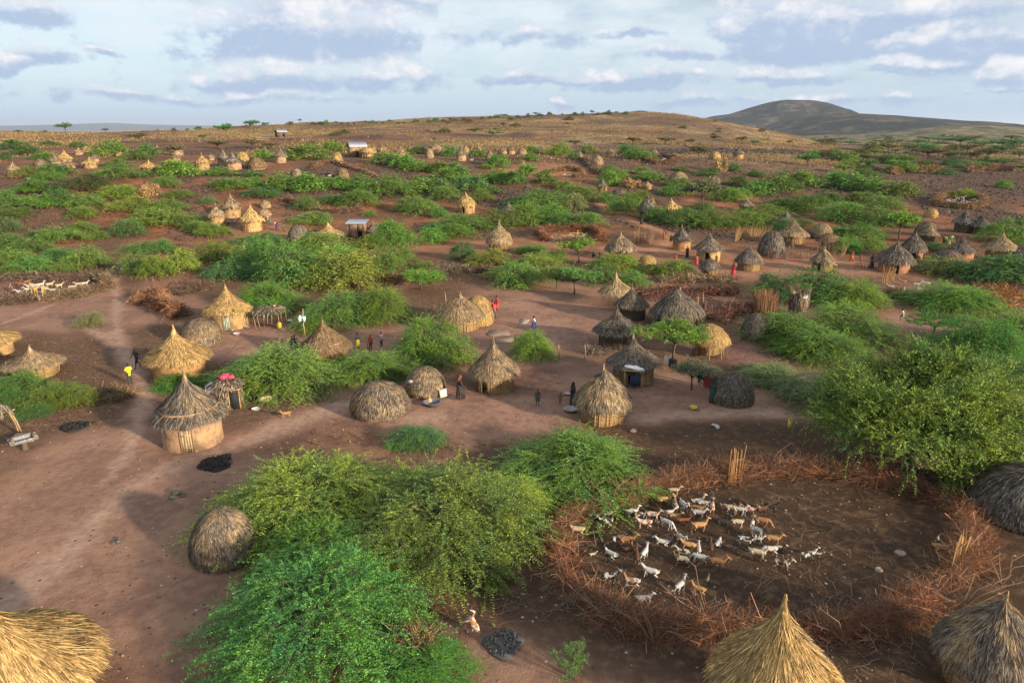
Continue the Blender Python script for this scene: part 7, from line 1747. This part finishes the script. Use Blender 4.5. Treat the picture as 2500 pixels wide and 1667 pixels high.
# basket granary
p, t = zat('Z11', 520, 305); t_ = thing('basket_granary', 'open basket granary on legs with grey plastic on its rim', 'grain store', (p.x, p.y + .8, p.z), face_cam(p))
child('basket', MB().lathe([(.75, .5), (.95, 1.0), (.98, 1.9), (.92, 2.3)], 22, close_bot=True), t_, (.42, .27, .11), M_MUD)
mb = MB(); thatch(mb, [(.95, 2.5), (1.0, 1.6), (.95, .5)], 800, .6, .03, np.random.default_rng(12)); child('straw_skin', mb, t_, (.34, .23, .12), M_THATCH)
rs = np.random.default_rng(13); mb = MB()
for q in range(46):
    a_ = rs.random() * 6.28; mb.tube([(.9 * math.cos(a_), .9 * math.sin(a_), 1.6), (1.0 * math.cos(a_), 1.0 * math.sin(a_), 2.4), (1.15 * math.cos(a_), 1.15 * math.sin(a_), 2.7 + .6 * rs.random())], [.025, .02, .008], 4, cap=False)
o = child('rim_sticks', mb, t_, (.17, .13, .10), M_STICK); o['kind'] = 'stuff'
o = child('plastic', drape(1.3, .5, .2, 8), t_, (.42, .43, .46), smooth=True); o.location = (.2, -.98, 2.15); o.rotation_euler = (R(75), 0, .1)
for q in range(4): child('leg', MB().tube([(.7 * math.cos(q * 1.57 + .8), .7 * math.sin(q * 1.57 + .8), -.1), (.75 * math.cos(q * 1.57 + .8), .75 * math.sin(q * 1.57 + .8), .6)], .06, 6), t_, (.25, .18, .11), M_WOOD)
# tin-roofed houses
def tin_house(label, z_, x0, x1, ytop, ybase, d, mudc, gable, door=.2, rz=0):
    px0, py = zp(z_, x0, ybase); px1, _ = zp(z_, x1, ybase); p, t = at((px0 + px1) / 2, py)
    w = (px1 - px0) * t / FPX; h = (ybase - ytop) * ZO[z_][2] * t / FPX / .97; y = p.y + d / 2
    t_ = thing('tin_roofed_house', label, 'house', (p.x * y / p.y, y, min(p.z, gz(p.x, y))), face_cam(p) + rz, 'tin-roofed houses')
    wh = h * (.68 if gable else .93)
    mb = MB()
    for s in (-1, 1):
        mb.box((s * (w / 2 - .09), 0, wh / 2 - .1), (.18, d, wh + .2))
    mb.box((0, d / 2 - .09, wh / 2 - .1), (w - .364, .18, wh + .2))
    dw = .9; x_ = door * w
    mb.box(((-w / 2 + .18 + x_ - dw / 2) / 2, -d / 2 + .09, wh / 2 - .1), ((x_ - dw / 2) + w / 2 - .184, .18, wh + .2)); mb.box(((w / 2 - .18 + x_ + dw / 2) / 2, -d / 2 + .09, wh / 2 - .1), (w / 2 - .184 - (x_ + dw / 2), .18, wh + .2)); mb.box((x_, -d / 2 + .09, (wh + 1.75) / 2), (dw - .004, .176, max(wh - 1.75, .15)))
    child('wall', mb, t_, mudc, M_MUD)
    k = 48; xs = np.linspace(-w / 2 - .3, w / 2 + .3, k); cor = .025 * np.where(np.arange(k) % 2 == 0, 1, -1)
    def sheet(y0, z0, y1, z1):
        V = np.vstack([np.stack([xs, np.full(k, y0), z0 + cor], 1), np.stack([xs, np.full(k, y1), z1 + cor], 1)]); V = np.vstack([V, V - [0, 0, .03]])
        i = np.arange(k - 1); Q = np.vstack([np.stack([i, i + 1, i + 1 + k, i + k], 1), np.stack([i + 2 * k, i + 3 * k, i + 1 + 3 * k, i + 1 + 2 * k], 1), np.stack([i, i + 2 * k, i + 1 + 2 * k, i + 1], 1), np.stack([i + k, i + 1 + k, i + 1 + 3 * k, i + 3 * k], 1)])
        return MB().add(V, Q)
    if gable:
        child('roof', sheet(-d / 2 - .4, wh - .05, 0, h), t_, (1, 1, 1), M_TIN); child('roof', sheet(d / 2 + .4, wh - .05, .02, h - .01), t_, (1, 1, 1), M_TIN)
        for s in (-1, 1):
            V = [(s * (w / 2 - .02), -d / 2, wh), (s * (w / 2 - .02), d / 2, wh), (s * (w / 2 - .02), 0, h - .08), (s * (w / 2 - .16), -d / 2, wh), (s * (w / 2 - .16), d / 2, wh), (s * (w / 2 - .16), 0, h - .08)]
            child('gable', MB().add(V, [(0, 1, 4, 3), (1, 2, 5, 4), (2, 0, 3, 5)], [(0, 2, 1), (3, 4, 5)]), t_, mudc, M_MUD)
    else:
        child('roof', sheet(-d / 2 - .3, wh + .08, d / 2 + .3, h + .22), t_, (1, 1, 1), M_TIN)
    f = MB(); [f.box((x_ + s * (dw / 2 + .04), -d / 2 - .02, .87), (.08, .12, 1.74)) for s in (-1, 1)]; f.box((x_, -d / 2 - .02, 1.78), (dw + .16, .12, .08)); child('door_frame', f, t_, (.25, .17, .10), M_WOOD)
    return t_
tin_house('mud house with a shiny tin gable roof on the far slope', 'Y2', 1580, 1760, 85, 240, 4.5, (.33, .22, .12), True, -.1, .25)
tin_house('tiny tin-roofed hut alone on the bare hillside', 'Z1', 1765, 1825, 830, 877, 5.0, (.10, .08, .07), True, .1, .3)
tin_house('brown mud shed with a flat tin roof beside the bushes', 'Y2', 1590, 1770, 965, 1150, 3.2, (.23, .145, .095), False, .25, -.25)
# ------------------------------------------------------------------ stones, twigs and grass nobody could count
def scatter_pts(n, y0, y1, seed, umax=.85):
    rs = np.random.default_rng(seed); y = np.exp(rs.uniform(math.log(y0), math.log(y1), n)); x = rs.uniform(-1, 1, n) * (y * umax + 12)
    return x, y, rs
def clear_of(x, y, m=1.0):
    ok = np.ones(len(x), bool)
    for r_ in [o for o in COL.objects if o.parent is None and o.get('category') in ('hut', 'house', 'shack', 'grain store')]:
        ok &= np.hypot(x - r_.location.x, y - r_.location.y) > 2.7 * max(r_.scale.x, .8) * m
    return ok
def stones(name, x, y, size, rs, colr, label=None):
    oc = np.array([(1, 0, 0), (-1, 0, 0), (0, 1, 0), (0, -1, 0), (0, 0, 1), (0, 0, -1), (.62, .62, .55), (-.62, .62, .55), (.62, -.62, .55), (-.62, -.62, .55)], float)
    T = np.array([(4, 6, 7), (4, 8, 6), (4, 9, 8), (4, 7, 9), (0, 2, 6), (2, 1, 7), (1, 3, 9), (3, 0, 8), (6, 2, 7), (7, 1, 9), (9, 3, 8), (8, 0, 6), (5, 2, 0), (5, 1, 2), (5, 3, 1), (5, 0, 3)])
    n = len(x); a = rs.random(n) * 6.28; z = ground_z(x, y)
    V = oc[None] * (1 + rs.normal(0, .16, (n, 10, 3))) * (size[:, None] * np.stack([np.ones(n), .6 + .5 * rs.random(n), .35 + .35 * rs.random(n)], 1))[:, None, :]
    c, s = np.cos(a)[:, None], np.sin(a)[:, None]
    V = np.stack([V[..., 0] * c - V[..., 1] * s + x[:, None], V[..., 0] * s + V[..., 1] * c + y[:, None], V[..., 2] + z[:, None] + size[:, None] * .12], -1).reshape(-1, 3)
    F = (T[None] + (np.arange(n) * 10)[:, None, None]).reshape(-1, 3)
    o = put(name, mesh_np(name, V, None, F, mat=M_STICK), kind='stuff', label=label); o.color = (*colr, 1)
def near_field(x, y, name):
    iy = np.clip(np.searchsorted(_yr, y), 0, ny - 1); w = np.abs(_yr[iy]) * .95 + 45; uu = np.clip(x / w, -1, 1); ix = np.clip(np.searchsorted(_uu, uu), 0, nx - 1)
    return {'rock': rock, 'bare': bare, 'dung': dung, 'drygrass': drygrass, 'litter': litter}[name][iy, ix]
x, y, rs = scatter_pts(90000, 110, 600, 301)
keep = rs.random(len(x)) < np.maximum(near_field(x, y, 'rock') * .6, near_field(x, y, 'drygrass') * .22); keep &= clear_of(x, y); x, y = x[keep], y[keep]
stones('rocks', x, y, .14 + .34 * rs.random(len(x)) ** 2.2, rs, (.075, .055, .048), 'dark rocks strewn over the slopes')
x, y, rs = scatter_pts(30000, 18, 150, 302)
keep = rs.random(len(x)) < .03 + .42 * (1 - near_field(x, y, 'bare')); keep &= clear_of(x, y); x, y = x[keep], y[keep]
stones('pebbles', x, y, .025 + .07 * rs.random(len(x)) ** 3, rs, (.20, .15, .12), 'pebbles and litter on the ground')
x, y, rs = scatter_pts(30000, 18, 120, 312)
keep = rs.random(len(x)) < (.15 + .6 * fbm(x / 4, y / 4, 3, 71) ** 2) * (1 - .93 * near_field(x, y, 'bare')); keep &= clear_of(x, y); x, y = x[keep], y[keep]
stones('dirt', x, y, .010 + .032 * rs.random(len(x)) ** 2, rs, (.085, .055, .04), 'dark crumbs and dung on the earth')
# stone terrace: two long dark bands
for (pts, n, w_) in [([('Y4', 500, 190), ('Y4', 850, 185), ('Y4', 1250, 175), ('Y4', 2050, 185)], 5200, 7.0), ([('Y5', 60, 105), ('Y5', 540, 110)], 1400, 5.0), ([('Y5', 250, 150), ('Y5', 760, 200)], 1800, 5.0), ([('Y5', 980, 190), ('Y5', 1220, 240)], 900, 5.0)]:
    L = np.array([[p.x, p.y] for p in (zat(*q)[0] for q in pts)]); rs = np.random.default_rng(n)
    cum = np.concatenate([[0], np.cumsum(np.hypot(*np.diff(L, axis=0).T))]); s = rs.random(n) * cum[-1]
    x = np.interp(s, cum, L[:, 0]) + rs.normal(0, 1.5, n); y = np.interp(s, cum, L[:, 1]) + rs.normal(0, .5, n) * w_
    stones('stone_band', x, y, .3 + .55 * rs.random(n), rs, (.060, .050, .046), 'band of dark stones across the slope')
def tufts(name, x, y, h, rs, colr, label, blades=5, wd=.05, spread=.5):
    n = len(x); z = ground_z(x, y); P = []
    a = rs.random((n, blades)) * 6.28; sp = spread * h[:, None] * (.3 + rs.random((n, blades)))
    b0 = np.stack([x[:, None] + np.cos(a) * .04, y[:, None] + np.sin(a) * .04, np.repeat(z[:, None], blades, 1)], -1)
    hh = h[:, None] * (.6 + .6 * rs.random((n, blades)))
    m_ = b0 + np.stack([np.cos(a) * sp * .35, np.sin(a) * sp * .35, hh * .65], -1); t_ = b0 + np.stack([np.cos(a) * sp, np.sin(a) * sp, hh], -1)
    P = np.stack([b0, m_, t_], 2).reshape(-1, 3, 3); side = np.stack([-np.sin(a), np.cos(a), np.zeros_like(a)], -1).reshape(-1, 3)
    w = np.repeat(wd * h / .5, blades)[:, None] * np.array([.8, 1, .2])
    V, Q = ribbons(P, w, side)
    o = put(name, mesh_np(name, V, Q, mat=M_THATCH), kind='stuff', label=label); o.color = (*colr, 0)
x, y, rs = scatter_pts(200000, 190, 640, 303)
keep = rs.random(len(x)) < near_field(x, y, 'drygrass') * .5 * (fbm(x / 30, y / 30, 3, 8) > .42); x, y = x[keep], y[keep]
tufts('grass', x, y, .28 + .45 * rs.random(len(x)), rs, (.40, .27, .11), 'dry golden grass on the ridges', 4, .07)
x, y, rs = scatter_pts(26000, 90, 260, 304)
keep = (fbm(x / 11, y / 11, 4, 61) > .60) & (near_field(x, y, 'bare') < .3) & clear_of(x, y); x, y = x[keep], y[keep]
tufts('grass', x, y, .10 + .24 * rs.random(len(x)), rs, (.30, .19, .085), 'dry grass between the bushes', 6, .05, 1.1)
x, y, rs = scatter_pts(9000, 20, 110, 305)
keep = (fbm(x / 6, y / 6, 4, 62) > .58) & (near_field(x, y, 'bare') < .25) & (near_field(x, y, 'dung') < .3) & clear_of(x, y); x, y = x[keep], y[keep]
tufts('grass', x, y, .12 + .2 * rs.random(len(x)), rs, (.24, .15, .065), 'thin dry grass near the front', 5, .03, .9)
# fallen twigs
x, y, rs = scatter_pts(14000, 20, 130, 306)
keep = (rs.random(len(x)) < .15 + .85 * near_field(x, y, 'litter')) & (near_field(x, y, 'bare') < .5) & clear_of(x, y); x, y = x[keep], y[keep]
n = len(x); a = rs.random(n) * 6.28; l = .12 + .5 * rs.random(n) ** 2; z = ground_z(x, y) + .025
P = np.stack([np.stack([x - np.cos(a) * l, y - np.sin(a) * l, z], 1), np.stack([x + rs.normal(0, .05, n), y + rs.normal(0, .05, n), z + .03], 1), np.stack([x + np.cos(a) * l, y + np.sin(a) * l, z], 1)], 1)
V, Q = ribbons(P, np.full((n, 3), .012), np.stack([-np.sin(a), np.cos(a), np.zeros(n)], 1))
o = put('twigs', mesh_np('twigs', V, Q, mat=M_STICK), kind='stuff', label='fallen twigs on the earth'); o.color = (.17, .12, .085, 1)
# ------------------------------------------------------------------ air
def haze_box():
    mb = MB().box((0, 14000, 40), (70000, 32000, 292))
    m_ = bpy.data.materials.new('air'); m_.use_nodes = True; t = m_.node_tree; t.nodes.clear()
    N = NT(t); v = N.n('ShaderNodeVolumePrincipled')
    v.inputs['Color'].default_value = (.72, .82, 1.0, 1); v.inputs['Density'].default_value = 4.4e-5; v.inputs['Anisotropy'].default_value = .2
    out = N.n('ShaderNodeOutputMaterial'); t.links.new(v.outputs[0], out.inputs['Volume'])

    m_.cycles.volume_sampling = 'DISTANCE'
    put('haze', mb.mesh('haze', m_), kind='stuff')
haze_box()
settle_labels()
for _o in list(bpy.data.objects):
    for _k in ('_px', '_py'):
        if _k in _o: del _o[_k]
